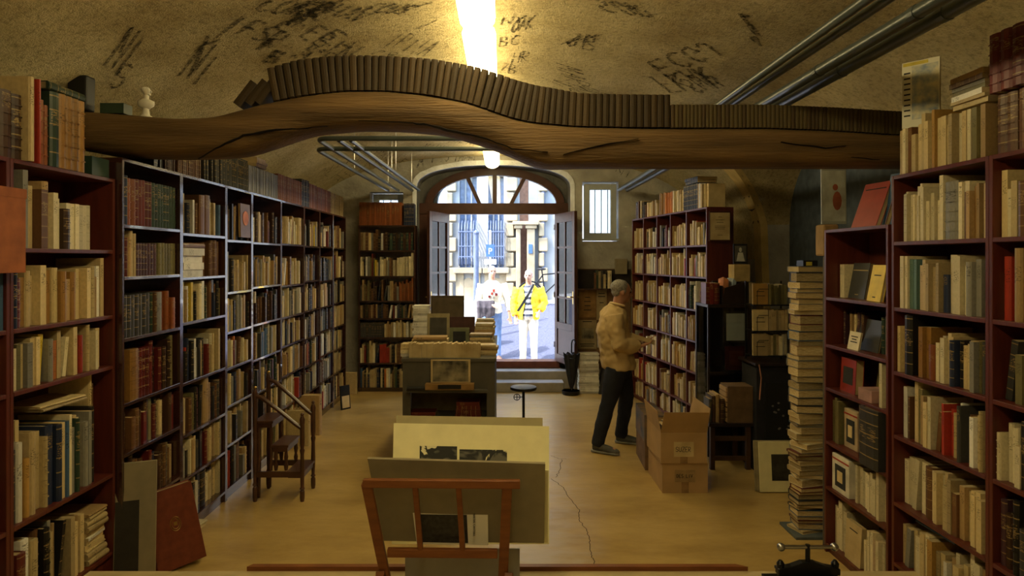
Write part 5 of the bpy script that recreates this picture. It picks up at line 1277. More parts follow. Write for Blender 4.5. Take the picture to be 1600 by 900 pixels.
MLs = TL((xat(926, YB), YB - .16, zat(450, YB)))
fill(MLs, 0, .28, 0, .4, [(1, 'mix', .2, .28, .02, .04, 'paper')], 'leaflet shelf under the window', 'brochures on the leaflet shelf', dep=.1, y0=.0, end='window')
o = MB().box((0, 0, 0), (.17, .08, .22)).build('file_box', M_grey_board, bevel=.003); o.location = (xat(960, YB) , YB - .10, zat(449, YB)+.0); tag(o, 'square grey-brown box on the leaflet shelf above the reading man', 'box')
o.location.z = zat(428, YB)
flat_stack(MT, xat(919, 9.15), 9.15, 0, 20, 'white', (.17, .2), (.26, .3), (.02, .035), 'stack of papers under the pinboard', 'papers under the pinboard', tw=.05)
bg = empty('file_case', (xat(945, 9.1), 9.1, 0), 0, 'dark slanted file case on the floor behind the reading man', 'box')
MB().hexa([(-.1, -.1, 0), (.14, -.1, 0), (.14, .12, 0), (-.1, .12, 0), (0, -.1, .48), (.1, -.1, .5), (.1, .1, .5), (0, .1, .48)]).build('body', mat('dark_case', (.04, .04, .045), .6), bg); boxo('label', (-.02, -.105, .12), (.05, -.1, .22), MATS['yellow_ink'], bg)

# ------------------------------------------------------------------ cartons
def carton(x, y, z, w, d, h, rz, label, open_=False, lab=None, m=M_carton):
    o = empty('carton', (x, y, z), rz, label, 'box')
    t = .006
    b = MB(); b.box((0, 0, 0), (w, d, t)); b.box((0, 0, t), (w, t, h)); b.box((0, d-t, t), (w, d, h)); b.box((0, t, t), (t, d-t, h)); b.box((w-t, t, t), (w, d-t, h)); b.build('body', m, o)
    if open_:
        fl_ = .19
        MB().hexa([(0, 0, h), (w, 0, h), (w, t, h), (0, t, h), (.012, -.07, h+fl_*.95), (w-.005, -.07, h+fl_*.95), (w-.005, -.07+t, h+fl_*.95), (.012, -.07+t, h+fl_*.95)]).build('flap', m, o)
        MB().hexa([(0, 0, h), (t, 0, h), (t, d, h), (0, d, h), (-.03, .02, h+fl_*.9), (-.03+t, .02, h+fl_*.9), (-.03+t, d-.02, h+fl_*.9), (-.03, d-.02, h+fl_*.9)]).build('flap', m, o)
        MB().hexa([(w-t, 0, h), (w, 0, h), (w, d, h), (w-t, d, h), (w+.03, .02, h+fl_), (w+.03+t, .02, h+fl_), (w+.03+t, d-.02, h+fl_), (w+.03, d-.02, h+fl_)]).build('flap', m, o)
    else:
        boxo('flap', (0, 0, h), (w, d/2-.002, h+.005), m, o); boxo('flap', (0, d/2+.002, h), (w, d, h+.005), m, o)
    boxo('tape', (w*.42, -.001, 0), (w*.58, 0, h*.5), M_tape, o)
    if lab:
        u0, u1, v0, v1, mm_, s_ = lab
        boxo('label', (w*u0, -.0025, h*v0), (w*u1, -.001, h*v1), mm_, o)
        strokes_on(o, s_, (w*(u0+u1)/2, -.003, h*(v0+v1)/2), w*(u1-u0)*.8)
    return o
# stroke lettering ------------------------------------------------
G = {'A': [[(0,0),(.5,1),(1,0)],[(.2,.4),(.8,.4)]], 'B': [[(0,0),(0,1),(.7,.9),(.7,.6),(0,.5),(.9,.35),(.8,.05),(0,0)]], 'C': [[(1,.85),(.5,1),(0,.6),(.1,.15),(.6,0),(1,.15)]], 'D': [[(0,0),(0,1),(.8,.8),(.9,.3),(0,0)]],
     'E': [[(1,1),(0,1),(0,0),(1,0)],[(0,.5),(.7,.5)]], 'F': [[(1,1),(0,1),(0,0)],[(0,.5),(.7,.5)]], 'G': [[(1,.85),(.5,1),(0,.6),(.1,.1),(.7,0),(1,.4),(.6,.4)]], 'H': [[(0,0),(0,1)],[(1,0),(1,1)],[(0,.5),(1,.5)]], 'I': [[(.5,0),(.5,1)]],
     'J': [[(.8,1),(.8,.2),(.4,0),(0,.2)]], 'K': [[(0,0),(0,1)],[(1,1),(0,.45),(1,0)]], 'L': [[(0,1),(0,0),(.9,0)]], 'M': [[(0,0),(.1,1),(.5,.4),(.9,1),(1,0)]], 'N': [[(0,0),(0,1),(1,0),(1,1)]], 'O': [[(.5,1),(0,.6),(.1,.1),(.5,0),(1,.3),(.9,.85),(.5,1)]],
     'P': [[(0,0),(0,1),(.8,.9),(.8,.55),(0,.45)]], 'R': [[(0,0),(0,1),(.8,.9),(.8,.55),(0,.45),(.9,0)]], 'S': [[(.95,.85),(.5,1),(.05,.8),(.2,.55),(.8,.45),(.95,.2),(.5,0),(0,.15)]], 'T': [[(0,1),(1,1)],[(.5,1),(.5,0)]], 'U': [[(0,1),(0,.2),(.5,0),(1,.2),(1,1)]],
     'V': [[(0,1),(.5,0),(1,1)]], 'X': [[(0,0),(1,1)],[(0,1),(1,0)]], 'Y': [[(0,1),(.5,.5),(1,1)],[(.5,.5),(.5,0)]], 'Z': [[(0,1),(1,1),(0,0),(1,0)]], '1': [[(.2,.8),(.5,1),(.5,0)]], '8': [[(.5,.5),(.1,.75),(.5,1),(.9,.75),(.5,.5),(0,.2),(.5,0),(1,.2),(.5,.5)]],
     'o': [[(.5,1),(.2,.85),(.5,.7),(.8,.85),(.5,1)]], '.': [[(.4,.05),(.6,0)]], '5': [[(.9,1),(.1,1),(.1,.55),(.8,.5),(.8,.1),(.1,0)]], ' ': [], '~': [[(0,.3),(.5,.6),(1,.2)]], ':': [[(.5,.7),(.5,.6)],[(.5,.2),(.5,.1)]]}
def strokes_on(o, s_, c, w):
    bm = bmesh.new(); n = len(s_); cw = w / n
    for i, ch in enumerate(s_):
        for st_ in G.get(ch, []):
            pts = []
            for (a, b), (c2, d) in zip(st_, st_[1:]):
                for k in range(3): pts.append(Vector((c[0] - w/2 + (i + (a+(c2-a)*k/3)*.75) * cw, c[1], c[2] + ((b+(d-b)*k/3) - .5) * cw * 1.5)))
            pts.append(Vector((c[0] - w/2 + (i + st_[-1][0]*.75) * cw, c[1], c[2] + (st_[-1][1] - .5) * cw * 1.5)))
            ribbon(pts, .0022, lambda p: Vector((0, 1, 0)), bm)
    me = bpy.data.meshes.new('lettering'); bm.to_mesh(me); bm.free(); me.materials.append(M_print)
    x = bpy.data.objects.new('lettering', me); COL.objects.link(x); x.parent = o
cx0, cy0 = xat(1035, 5.2), 5.2
cw_ = xat(1106, 5.2) - cx0
ch1 = .235
carton(cx0, cy0, 0, cw_, .50, zat(725, 5.2), 0, 'brown carton on the floor with a faded taped label, under the open one', lab=(.27, .72, .38, .8, mat('faded_label', (.34, .23, .11), .7), 'DES LIV'))
carton(cx0 - .016, cy0 - .012, zat(725, 5.2) + .008, cw_ + .006, .50, zat(677, 5.2) - zat(725, 5.2), 0, 'open cardboard carton of books with white handwritten label, top of the stack', True, (.28, .71, .22, .70, M_paper, 'SUZER'))
Mc_ = TL((cx0, cy0 + .06, zat(725, 5.2) + .015))
fill(Mc_, .01, cw_ - .01, 0, .6, [(1, 'mix', .22, .26, .03, .05, 'any')], 'inside the open carton', 'books in the open carton', y0=.2, dep=.2, end='tower')
cx2 = xat(1008, 5.76)
carton(cx2, 5.76, 0, .17, .5, .247, -.05, 'narrow brown carton on the floor beside the reading man', m=mat('cardboard_dark', (.20, .12, .065), .85))
carton(cx2 - .01, 5.74, .255, .18, .5, .24, -.05, 'blue and brown printed box resting on the narrow carton', m=mat('printed_carton', (.035, .06, .085), .6, scale=9, col2=(.25, .15, .07)))

# ------------------------------------------------------------------ glass cabinet, crates, boxes beyond the cartons
gy = 6.15
gx0, gx1 = xat(1106, gy), xat(1172, gy)
gc = empty('glass_cabinet', (gx0, gy, 0), 0, 'dark cabinet with glazed front reflecting the street, against the tall bookcase end', 'cabinet')
gzt = zat(476, gy); gw = gx1 - gx0
M_gd = mat('cabinet_dark', (.022, .014, .012), .3)
boxo('base', (0, 0, 0), (gw, .4, .30), M_gd, gc); boxo('top_panel', (0, 0, gzt-.03), (gw, .4, gzt), M_gd, gc, .003); boxo('back_panel', (0, .38, .30), (gw, .4, gzt-.03), M_gd, gc)
boxo('post', (0, 0, .30), (.018, .02, gzt-.03), M_gd, gc); boxo('post', (0, .36, .30), (.018, .38, gzt-.03), M_gd, gc); boxo('glass_side', (.004, .02, .30), (.010, .36, gzt-.03), M_glass, gc); boxo('side_panel', (gw-.02, 0, .30), (gw, .38, gzt-.03), M_gd, gc)
for z in (.62, zat(582, gy)): boxo('shelf', (.02, .03, z-.015), (gw-.02, .38, z), M_gd, gc)
boxo('glass_door', (.02, .004, .32), (gw-.02, .010, gzt-.035), M_glass, gc)
easel(1133, 1167, 487, 535, gy + .06, 'cream title page framed inside the dark glass cabinet', M_black, M_white_card, border=.06, lean=.03)
def page_lines(a, w, h, par=None):
    pass
easel(1133, 1168, 541, 578, gy + .05, 'dark red book cover displayed inside the glass cabinet', book_mat('maroon'), mat('red_print', (.18, .04, .02), .5, scale=30), border=.2, lean=.03)
flat_stack(MT, xat(1155, gy+.15), gy+.2, zat(582, gy), 1, 'ivory', (.15, .16), (.2, .22), (.03, .035), 'flat inside the dark glass cabinet', 'book in the glass cabinet', tw=0)
# crate of things on the cabinet
crt = empty('crate', (xat(1130, gy), gy + .03, gzt), 0, 'dark wooden crate with papers sticking out, on the glass cabinet', 'crate')
cwd = xat(1171, gy) - xat(1130, gy)
b = MB(); b.box((0, 0, 0), (cwd, .3, .01)); b.hexa([(0, 0, .01), (cwd, 0, .01), (cwd, .01, .01), (0, .01, .01), (.03, 0, .16), (cwd-.02, 0, .22), (cwd-.02, .01, .22), (.03, .01, .16)]); b.box((0, .29, .01), (cwd, .3, .22)); b.box((cwd-.01, .01, .01), (cwd, .29, .22)); b.box((0, .01, .01), (.01, .29, .18)); b.build('body', M_gd, crt)
MB().hexa([(.03, .05, .05), (.08, .05, .05), (.08, .2, .05), (.03, .2, .05), (.03, .05, .26), (.08, .05, .24), (.08, .2, .26), (.03, .2, .24)]).build('papers', mat('orange_paper', (.5, .2, .08), .8), crt)
MB().hexa([(.09, .03, .05), (.12, .03, .05), (.12, .2, .05), (.09, .2, .05), (.12, .03, .25), (.15, .03, .22), (.15, .2, .25), (.12, .2, .25)]).build('papers', mat('blue_paper', (.3, .36, .42), .7), crt)
fill(TL((gx0, gy + .02, gzt)), 0, .15, 0, .4, [(1, 'maroon', .2, .21, .03, .05, 'hard')], 'beside the dark crate', 'red books beside the crate', end='crate')
# certificate on the bookcase end, photo on box
ct = easel(1108, 1142, 330, 377, 6.63, 'cream printed certificate fixed to the end of the tall bookcase', mat('dark_frame', (.05, .015, .01), .5), M_paper, border=.05, lean=0)
for k, (zz_, ww) in enumerate(((.8, .2), (.7, .5), (.62, .4), (.5, .6), (.45, .6), (.4, .55), (.2, .3))): 
    w = xat(1142, 6.63) - xat(1108, 6.63); h = 47 / F * 6.63
    boxo('text_line', (w*(.5-ww/2*.8), -.003, h*zz_), (w*(.5+ww/2*.8), -.002, h*zz_+.005), M_charcoal, ct)
bx2 = MB().box((0, 0, 0), (xat(1172, 6.35)-xat(1147, 6.35), .16, .17)).build('storage_box', mat('straw_box', (.42, .30, .12), .8), bevel=.003); bx2.location = (xat(1147, 6.35), 6.35, zat(440, 6.35)); tag(bx2, 'plain straw-coloured box under the small framed portrait', 'box')
pd = boxo('pedestal', (xat(1144, 6.35), 6.34, zat(440, 6.35) - .03), (xat(1176, 6.35), 6.57, zat(440, 6.35)), M_gd); tag(pd, 'narrow dark ledge carrying the straw-coloured box', 'shelf')
MB().box((xat(1150, 6.4), 6.56, gzt), (xat(1172, 6.4), 6.58, zat(440, 6.35) - .03)).build('bracket', M_gd, None).parent = pd
ph = easel(1146, 1168, 381, 412, 6.36, 'black framed portrait photograph of a man in white on the straw box', M_black, mat('photo_grey', (.09, .09, .08), .5), border=.10, lean=.02)
w = xat(1168, 6.36) - xat(1146, 6.36); h = 31 / F * 6.36
pp_ = MB(); pp_.ball((w*.5, -.003, h*.70), (w*.11, .001, h*.12), 10); pp_.hexa([(w*.2, -.004, h*.12), (w*.8, -.004, h*.12), (w*.8, -.002, h*.12), (w*.2, -.002, h*.12), (w*.34, -.004, h*.56), (w*.66, -.004, h*.56), (w*.66, -.002, h*.56), (w*.34, -.002, h*.56)])
pp_.build('figure', mat('photo_light', (.5, .5, .46), .5), ph)
# wire book rack
wy = 5.75
rkx0, rkx1 = xat(1177, wy), xat(1236, wy)
wr = empty('book_rack', (rkx0, wy, 0), 0, 'three-tier black wire rack of books behind the book tower', 'rack')
for i, py in enumerate((476, 517, 556)):
    z = zat(py, wy); boxo('shelf', (0, 0, z - .012), (rkx1 - rkx0, .2, z), M_iron, wr)
for x in (0, rkx1 - rkx0 - .012): boxo('upright', (x, .19, .98), (x + .012, .202, zat(440, wy)), M_iron, wr)
for i, (py, pt, cn) in enumerate(((476, 443, 'ochre'), (517, 484, 'cream'), (556, 522, 'buff'))):
    z = zat(py, wy)
    faceout(TL((rkx0, wy, 0)), .002, .01, z, .135, (py - pt) / F * wy, .02, cn, f'{["ochre", "cream", "buff"][i]} booklet shown cover-out on the {["highest", "middle", "lowest"][i]} tier of the wire rack', lean=.03, txt=((.6, .5), (.4, .6)), grp='booklets on the wire rack')
    fill(TL((rkx0, wy, 0)), .14, rkx1 - rkx0, z, z + .22, [(1, ['olive', 'buff', 'cream'][i], .17, .19, .02, .03, 'paper')], f'{ordn(i+1)} tier of the wire rack', 'books on the wire rack', dep=.14, end='tower')
    c = P(1181, py - 5, wy - .012); r_ = .03
    MB().tube([(.03, -.015, z), (.03, -.015, z + .12), (.045, -.015, z + .14), (.13, -.015, z + .14)], .003, 6).build('wire_clip', M_iron, wr)
easel(1170, 1180, 440, 476, 6.1, 'white card half hidden behind the wire rack', M_black, M_paper, border=.04, lean=0, cat='card', name='card')
# table under the rack: dark cabinet with cloth, pinkish edge
dt = empty('side_table', (rkx0 - .02, wy - .1, 0), 0, 'dark side table with patterned cloth carrying the wire rack', 'table')
boxo('table_top', (0, 0, .955), (.62, .42, .98), M_gd, dt, .003); boxo('body', (.03, .05, 0), (.6, .4, .955), M_cloth_dark, dt)
boxo('cloth', (.10, .03, .28), (.60, .048, .80), mat('flowered_cloth', (.012, .012, .012), .9, scale=34, col2=(.012, .012, .012)), dt)
MB().tube([(.03, -.004, .97), (.05, -.004, .85), (.035, -.004, .66)], .006, 6).build('piping', mat('pink_piping', (.35, .17, .12), .7), dt)
fl2 = MB()
for k in range(26):
    x, z = .16 + R.random() * .3, .38 + R.random() * .26; fl2.ball((x, .028, z), (.012, .002, .009), 5)
fl2.build('flower_pattern', mat('flower_grey', (.16, .15, .14), .9), dt)
# low table with a carton-coloured slide box on it and a stool frame beneath
lt_ = empty('low_table', (xat(1108, 5.75), 5.75, 0), 0, 'low dark wooden table between the cartons and the leaning prints', 'table')
lw = xat(1178, 5.75) - xat(1108, 5.75); lz = zat(662, 5.75)
boxo('table_top', (0, 0, lz - .03), (lw, .4, lz), M_gd, lt_, .003)
for x, y in ((.02, .02), (lw - .06, .02), (.02, .34), (lw - .06, .34)): boxo('leg', (x, y, 0), (x + .04, y + .04, lz - .03), mat('worn_wood', (.07, .035, .018), .5), lt_)
boxo('stretcher', (.06, .03, .08), (lw - .06, .05, .12), MATS['worn_wood'], lt_); boxo('stretcher', (.06, .03, .26), (lw - .06, .05, .30), MATS['worn_wood'], lt_)
sb = empty('slide_box', (xat(1140, 5.72), 5.77, lz), 0, 'brown card box with pale ribbed side on the low dark table', 'box')
boxo('body', (0, 0, 0), (.23, .2, .33), mat('brown_card', (.14, .085, .045), .8), sb, .003)
for k in range(7): boxo('rib', (-.012, .01, .01 + k * .045), (0, .19, .045 + k * .045), M_carton, sb)
fill(TL((xat(1110, 5.75), 5.77, lz)), 0, .16, 0, .4, [(1, 'dark', .2, .26, .03, .04, 'hard')], 'low dark table', 'dark books on the low table', end='box')
# print cards leaning at the tower foot
for i, dx in enumerate((0, .014, .028)):
    o = easel(1180 + i * 4, 1243 + i * 3, 690 + i * 1, 767 + i, 5.24 - i * .02, f'cream print card leaning at the tower foot, {["hindmost", "middle", "foremost with dark portrait"][i]}', M_cream_board if i == 2 else M_ob, None, border=.2, lean=.1, name='print_card', cat='print')
    if i == 2: boxo('picture', (.1, -.002, .09), (.3, 0, .30), mat('dark_portrait', (.05, .045, .035), .6, scale=14, col2=(.015, .014, .012)), o)
# framed painting behind the narrow case, boxes on its flank
o0 = easel(1284, 1323, 262, 350, 4.7, 'framed pale painting with red figure leaning behind the narrow bookcase', M_winframe, mat('pale_painting', (.72, .78, .76), .6, scale=9, col2=(.40, .42, .40)), border=.05, lean=.02, name='painting')
o = MB().box((0, 0, 0), (.10, .12, .21)).build('storage_box', mat('tan_box', (.33, .21, .09), .8), bevel=.012); o.location = (2.13, 4.24, zat(400, 4.3)); tag(o, 'rounded tan box on a batten at the narrow bookcase end', 'box')
o = MB().box((2.12, 4.2, 0), (2.36, 4.235, 1.915)).build('plank', mat('grey_plank', (.10, .085, .07), .7)); tag(o, 'grey-brown plank upright at the end of the narrow bookcase', 'plank')
w_ = xat(1323, 4.7) - xat(1284, 4.7)
pf = MB(); pf.ball((w_*.62, -.003, .17), (.035, .001, .07), 10); pf.ball((w_*.55, -.003, .27), (.02, .001, .024), 8); pf.build('painted_figure', mat('painted_red', (.45, .14, .09), .6), o0)
# book tower
ty_ = 4.47; tx_ = xat(1261, ty_)
bs = MB().box((tx_ - .14, ty_ - .14, 0), (tx_ + .13, ty_ + .12, .018)).build('base_board', mat('blue_grey_board', (.10, .12, .13), .6)); tag(bs, 'blue-grey square board under the tall book tower', 'board')
z = .018; i = 0; lst = []
while z < 1.83:
    t = R.choice([.02, .025, .03, .035, .045, .055]) if z < 1.2 else R.choice([.03, .04, .055, .07]); lst.append((z, t)); z += t + .0005
z_top = z
for k, (z, t) in enumerate(lst):
    cn = R.choice(['cream', 'cream', 'ivory', 'buff', 'grey', 'tan', 'blue', 'charcoal', 'maroon'])
    w_, l_ = R.uniform(.125, .155), R.uniform(.175, .215); a = R.uniform(-.14, .14) + (.25 if R.random() < .12 else 0)
    M = TL((tx_ + R.uniform(-.008, .008), ty_ + R.uniform(-.01, .01), z)) @ Matrix.Rotation(math.pi + a, 4, 'Z') @ TL((l_/2, -w_/2, 0)) @ FLAT
    add_book(M, t * .97, w_, l_, cn, 'hard', f'{ordn(len(lst) - k)} from the top of the tall leaning tower', 'books in the tall tower', force=True)
cl = boxo('card_box', (tx_ - .05, ty_ - .05, z_top), (tx_ + .05, ty_ + .05, z_top + .04), M_black); tag(cl, 'little black box crowning the tall book tower', 'box')
boxo('yellow_label', (-.03, -.002, .005), (.01, 0, .03), MATS['yellow_ink'], None, M=None).matrix_world = TL((tx_, ty_ - .05, z_top)); bpy.data.objects['yellow_label'].parent = cl
# iron book press, on the platform edge
px_, py_ = xat(1262, 3.0), 3.0
pr = empty('book_press', (px_, py_, PZ), 0, 'black iron book press with balled handle bar on the platform corner', 'press')
zz_h = zat(848, 3.0) - PZ - .02
s = MB(); s.tube([(-.115, 0, zz_h), (.115, 0, zz_h)], .009, 10); s.build('handle_bar', M_steel, pr, smooth=True)
for x in (-.125, .125): MB().ball((x, 0, zz_h), .019, 12).build('handle_ball', M_steel, pr, smooth=True)
MB().tube([(0, 0, zz_h - .16), (0, 0, zz_h + .012)], .011, 10).build('screw', M_iron, pr)
zy = zat(880, 3.0) - PZ - .02
b = MB(); b.prism([(-.145, zy - .03), (.145, zy - .03), (.145, zy), (.08, zy + .012), (.03, zy + .03), (-.03, zy + .03), (-.08, zy + .012), (-.145, zy)], fy, -.02, .02); b.build('yoke', M_iron, pr, bevel=.004)
for x in (-.128, .128):
    MB().lathe([(.016, 0), (.012, .02), (.012, zy - .03), (.016, zy), (.018, zy + .02), (.008, zy + .035)], (x, 0, 0), 12).build('column', M_iron, pr, smooth=True)
boxo('platen', (-.12, -.09, .06), (.12, .09, .075), M_iron, pr, .004); boxo('bed', (-.17, -.12, .0), (.17, .12, .02), M_iron, pr, .004)
# ------------------------------------------------------------------ charcoal inscriptions on the vault and walls
def vnormal(p):
    e = .01; s_ = (vz(p.x + e) - vz(p.x - e)) / (2 * e)
    return Vector((s_, 0, -1)).normalized()
gb = bmesh.new()
def graffiti(s_, px, py, right, up, w=.014, hit=vault_hit, nrm=vnormal, off=.004):
    """letters whose baseline starts at a photo pixel; every point is laid on the plaster surface itself"""
    for i, ch in enumerate(s_):
        for st_ in G.get(ch, []):
            pts = []; ws = []
            jx, jy = R.uniform(-.08, .08), R.uniform(-.08, .08)
            for (a, b), (c, d) in zip(st_, st_[1:]):
                for k in range(5):
                    u = a + (c-a)*k/5 + jx + R.uniform(-.015, .015); v = b + (d-b)*k/5 + jy + R.uniform(-.015, .015)
                    pts.append((u, v))
            pts.append((st_[-1][0] + jx, st_[-1][1] + jy))
            P3 = []
            for u, v in pts:
                X = px + right[0] * (i + u * .72) + up[0] * v; Y = py + right[1] * (i + u * .72) + up[1] * v
                q = hit(X, Y); P3.append(q + nrm(q) * off); ws.append(w * R.uniform(.45, 1.2))
            # broken here and there, the way charcoal skips over rough plaster
            seg = []; sw = []
            for q, x in zip(P3, ws):
                seg.append(q); sw.append(x)
                if R.random() < .06 and len(seg) > 2: ribbon(seg, sw, nrm, gb); seg, sw = [], []
            if len(seg) > 1: ribbon(seg, sw, nrm, gb)
# over the lamp's far side and to the right
graffiti('JB', 884, 67, (24, 8), (8, -22), .012); graffiti('NIK', 878, 68, (13, -1), (26, -12), .009)
graffiti('MARIE', 870, 98, (5, 10), (40, 12), .009); graffiti('LEXU', 845, 120, (20, 4), (34, 14), .007)
graffiti('ECGJ', 1012, 95, (24, -9), (30, 22), .018); graffiti('FKAR', 1015, 118, (22, -4), (34, 26), .020); graffiti('SUV', 1060, 125, (14, -5), (34, 22), .013)
graffiti('L', 1155, 18, (20, 10), (30, 36), .02); graffiti('I', 1170, 55, (18, 5), (14, 16), .022)
graffiti('SOR', 915, -6, (30, 4), (30, 22), .014)
graffiti('NY', 783, 38, (20, -2), (5, -12), .010); graffiti('OAK', 798, 50, (12, -3), (7, -20), .009); graffiti('BC', 780, 73, (17, -2), (4, -15), .010); graffiti('HR', 800, 98, (14, -1), (5, -17), .009); graffiti('ZB', 780, 112, (14, 2), (4, -14), .009)
# dense writing on the other side of the lamps
graffiti('IPITA', 596, 72, (14, 3), (30, -22), .008); graffiti('oB', 582, 88, (22, 2), (8, -10), .008)
graffiti('EAU', 500, 60, (22, 14), (26, -16), .012); graffiti('FEBIL', 455, 42, (16, 12), (30, -18), .014); graffiti('BoEB', 470, 84, (12, 6), (22, -16), .012)
graffiti('COKR', 395, 16, (26, 3), (36, -22), .017); graffiti('FSR', 370, 52, (20, 8), (34, -22), .018); graffiti('NXI', 430, 42, (24, -6), (46, -28), .016)
graffiti('REHAV', 465, 14, (20, 4), (30, -16), .014); graffiti('ECUS', 560, 20, (18, 0), (30, -14), .013); graffiti('I', 395, 78, (20, 0), (24, -18), .024); graffiti('B', 412, 96, (22, 4), (22, -18), .022); graffiti('~I', 445, 92, (20, 0), (18, -12), .015)
graffiti('NI', 275, 122, (20, 6), (44, -54), .013); graffiti('I', 334, 55, (8, 8), (48, -36), .017); graffiti('Y', 296, 78, (26, 8), (30, -24), .015); graffiti('NI', 160, 104, (16, 8), (44, -60), .012); graffiti('S', 168, 136, (26, 2), (24, -38), .013)
graffiti('~I', 636, 50, (12, -4), (30, -14), .007); graffiti('II', 600, 20, (26, -4), (40, -12), .008)
# hall beyond the beam
for k in range(9):
    graffiti(R.choice(['RECT', 'MLIAS', 'PARIS', 'VILLE']), 500 + k * 12, 268 - k * 4, (7, 4.5), (9, -7.0), .007)
graffiti('MARX', 655, 232, (9, 1), (12, -8), .006); graffiti('DAENT', 700, 222, (9, 1), (10, -6), .006)
def backhit(px, py): return P(px, py, YB)
backn = lambda p: Vector((0, -1, 0))
graffiti('A', 651, 262, (14, -3), (2, -17), .013, backhit, backn); graffiti('o', 663, 252, (5, -1), (1, -7), .008, backhit, backn); graffiti('P.J', 675, 254, (10, -1), (2, -15), .011, backhit, backn)
graffiti('IMPEL', 708, 252, (8, .2), (3, -11), .007, backhit, backn)
graffiti('NI~', 962, 268, (12, 7), (5, -9), .007, backhit, backn)
me = bpy.data.meshes.new('charcoal_inscription'); gb.to_mesh(me); gb.free(); me.materials.append(M_smear)
o = bpy.data.objects.new('charcoal_inscription', me); COL.objects.link(o); struct(o)

# arched rib band round the niche with its upright inscription
rib = MB(); pin, pout = [], []
cy, ry_, zs_, rz_ = 5.95, 1.45, 2.3, 1.0
path = [(7.4, 0.0), (7.4, 1.2), (7.4, 2.3)] + [(cy + ry_ * math.cos(t), zs_ + rz_ * math.sin(t)) for t in [math.pi/2 * i / 14 for i in range(1, 15)]]
def xw(z): # wall surface x at height z
    if z <= EYE: return WX
    lo, hi = 0, WX
    for _ in range(30):
        m_ = (lo + hi) / 2
        if vz(m_) > z: lo = m_
        else: hi = m_
    return lo
prev = None
for (y, z) in path:
    d = Vector((y - cy, (z - zs_) if z > zs_ else 0)).normalized()
    y2, z2 = y + d.x * .20, z + d.y * .20
    a = (xw(z) - .03, y, z); b = (xw(min(z2, CROWN - .01)) - .03, y2, min(z2, CROWN - .02)); a2 = (xw(z) + .05, y - d.x * .004, z - d.y * .004); b2 = (b[0] + .06, b[1], b[2])
    cur = [rib.bm.verts.new(p) for p in (a2, a, b, b2)]
    if prev:
        for k in range(3): rib.bm.faces.new((prev[k], prev[k+1], cur[k+1], cur[k]))
    prev = cur
struct(rib.build('trim_3', mat('ochre_limewash', (.72, .54, .22), .9, scale=6, col2=(.52, .37, .14), bump=.5), smooth=True))
gb = bmesh.new()
for k, ch in enumerate('COUTEAUX'):
    i = .6 + k * .95
    if i < 2: y, z = 7.5, 1.62 + k * .17
    else: y, z = 7.5, 1.62 + k * .17
    z = 1.62 + k * .15
    if z > 2.35:
        t = (z - 2.35) / 1.1; y = cy + (ry_ + .1) * math.cos(t); z = zs_ + (rz_ + .1) * math.sin(t)
    for st_ in G[ch]:
        ribbon([Vector((xw(z) - .040, y + .085 - u * .17, z + v * .11)) for u, v in [(a[0] + (b[0]-a[0])*q/3, a[1] + (b[1]-a[1])*q/3) for a, b in zip(st_, st_[1:]) for q in range(4)]], .012, lambda p: Vector((-1, 0, 0)), gb)
me = bpy.data.meshes.new('rib_inscription'); gb.to_mesh(me); gb.free(); me.materials.append(M_charcoal)
o = bpy.data.objects.new('rib_inscription', me); COL.objects.link(o); struct(o)

# ------------------------------------------------------------------ people
def remesh(mb, vox, smooth=4, disp=0.0, name='skin', mats=None):
    me = mb.mesh(name, mats)
    o = bpy.data.objects.new('tmp', me); COL.objects.link(o)
    r_ = o.modifiers.new('r', 'REMESH'); r_.mode = 'VOXEL'; r_.voxel_size = vox; r_.use_smooth_shade = True
    s_ = o.modifiers.new('s', 'SMOOTH'); s_.iterations = smooth; s_.factor = .5
    m2 = bpy.data.meshes.new_from_object(o.evaluated_get(bpy.context.evaluated_depsgraph_get()))
    bpy.data.objects.remove(o)
    if disp:
        for v in m2.vertices:
            n_ = noise.noise(v.co * 9) + .6 * noise.noise(v.co * 22)
            v.co += v.normal * disp * n_
    m2.name = name; m2.materials.clear()
    for m in (mats if isinstance(mats, list) else [mats]): m2.materials.append(m)
    for p in m2.polygons: p.use_smooth = True
    return m2
def hand(mb, w, d, palmn, s=1.0, curl=.5, thumb=1):
    """palm and five fingers from wrist w along d; palmn: palm normal"""
    w, d, n_ = Vector(w), Vector(d).normalized(), Vector(palmn).normalized(); sd = d.cross(n_).normalized()
    mb.tube([w - d * .01, w + d * .03, w + d * .075, w + d * .088], [.024*s, .036*s, .040*s, .036*s], 10, side=sd, ry=[.020*s, .016*s, .015*s, .012*s])
    for i, (off, L_) in enumerate(((-.030, .070), (-.010, .080), (.010, .076), (.029, .060))):
        a = w + d * .08 * s + sd * off * s; pts = [a]; dd = d.copy()
        for k in range(3):
            dd = (dd + n_ * curl * .55).normalized(); pts.append(pts[-1] + dd * L_ * s / 3)
        mb.tube(pts, [.0095*s, .009*s, .0085*s, .007*s], 7)
    a = w + d * .025 * s - sd * .030 * s * thumb; t1 = (d * .6 - sd * .8 * thumb + n_ * .3).normalized()
    mb.tube([a, a + t1 * .035 * s, a + (t1 + d * .5).normalized() * .068 * s], [.013*s, .011*s, .008*s], 7)
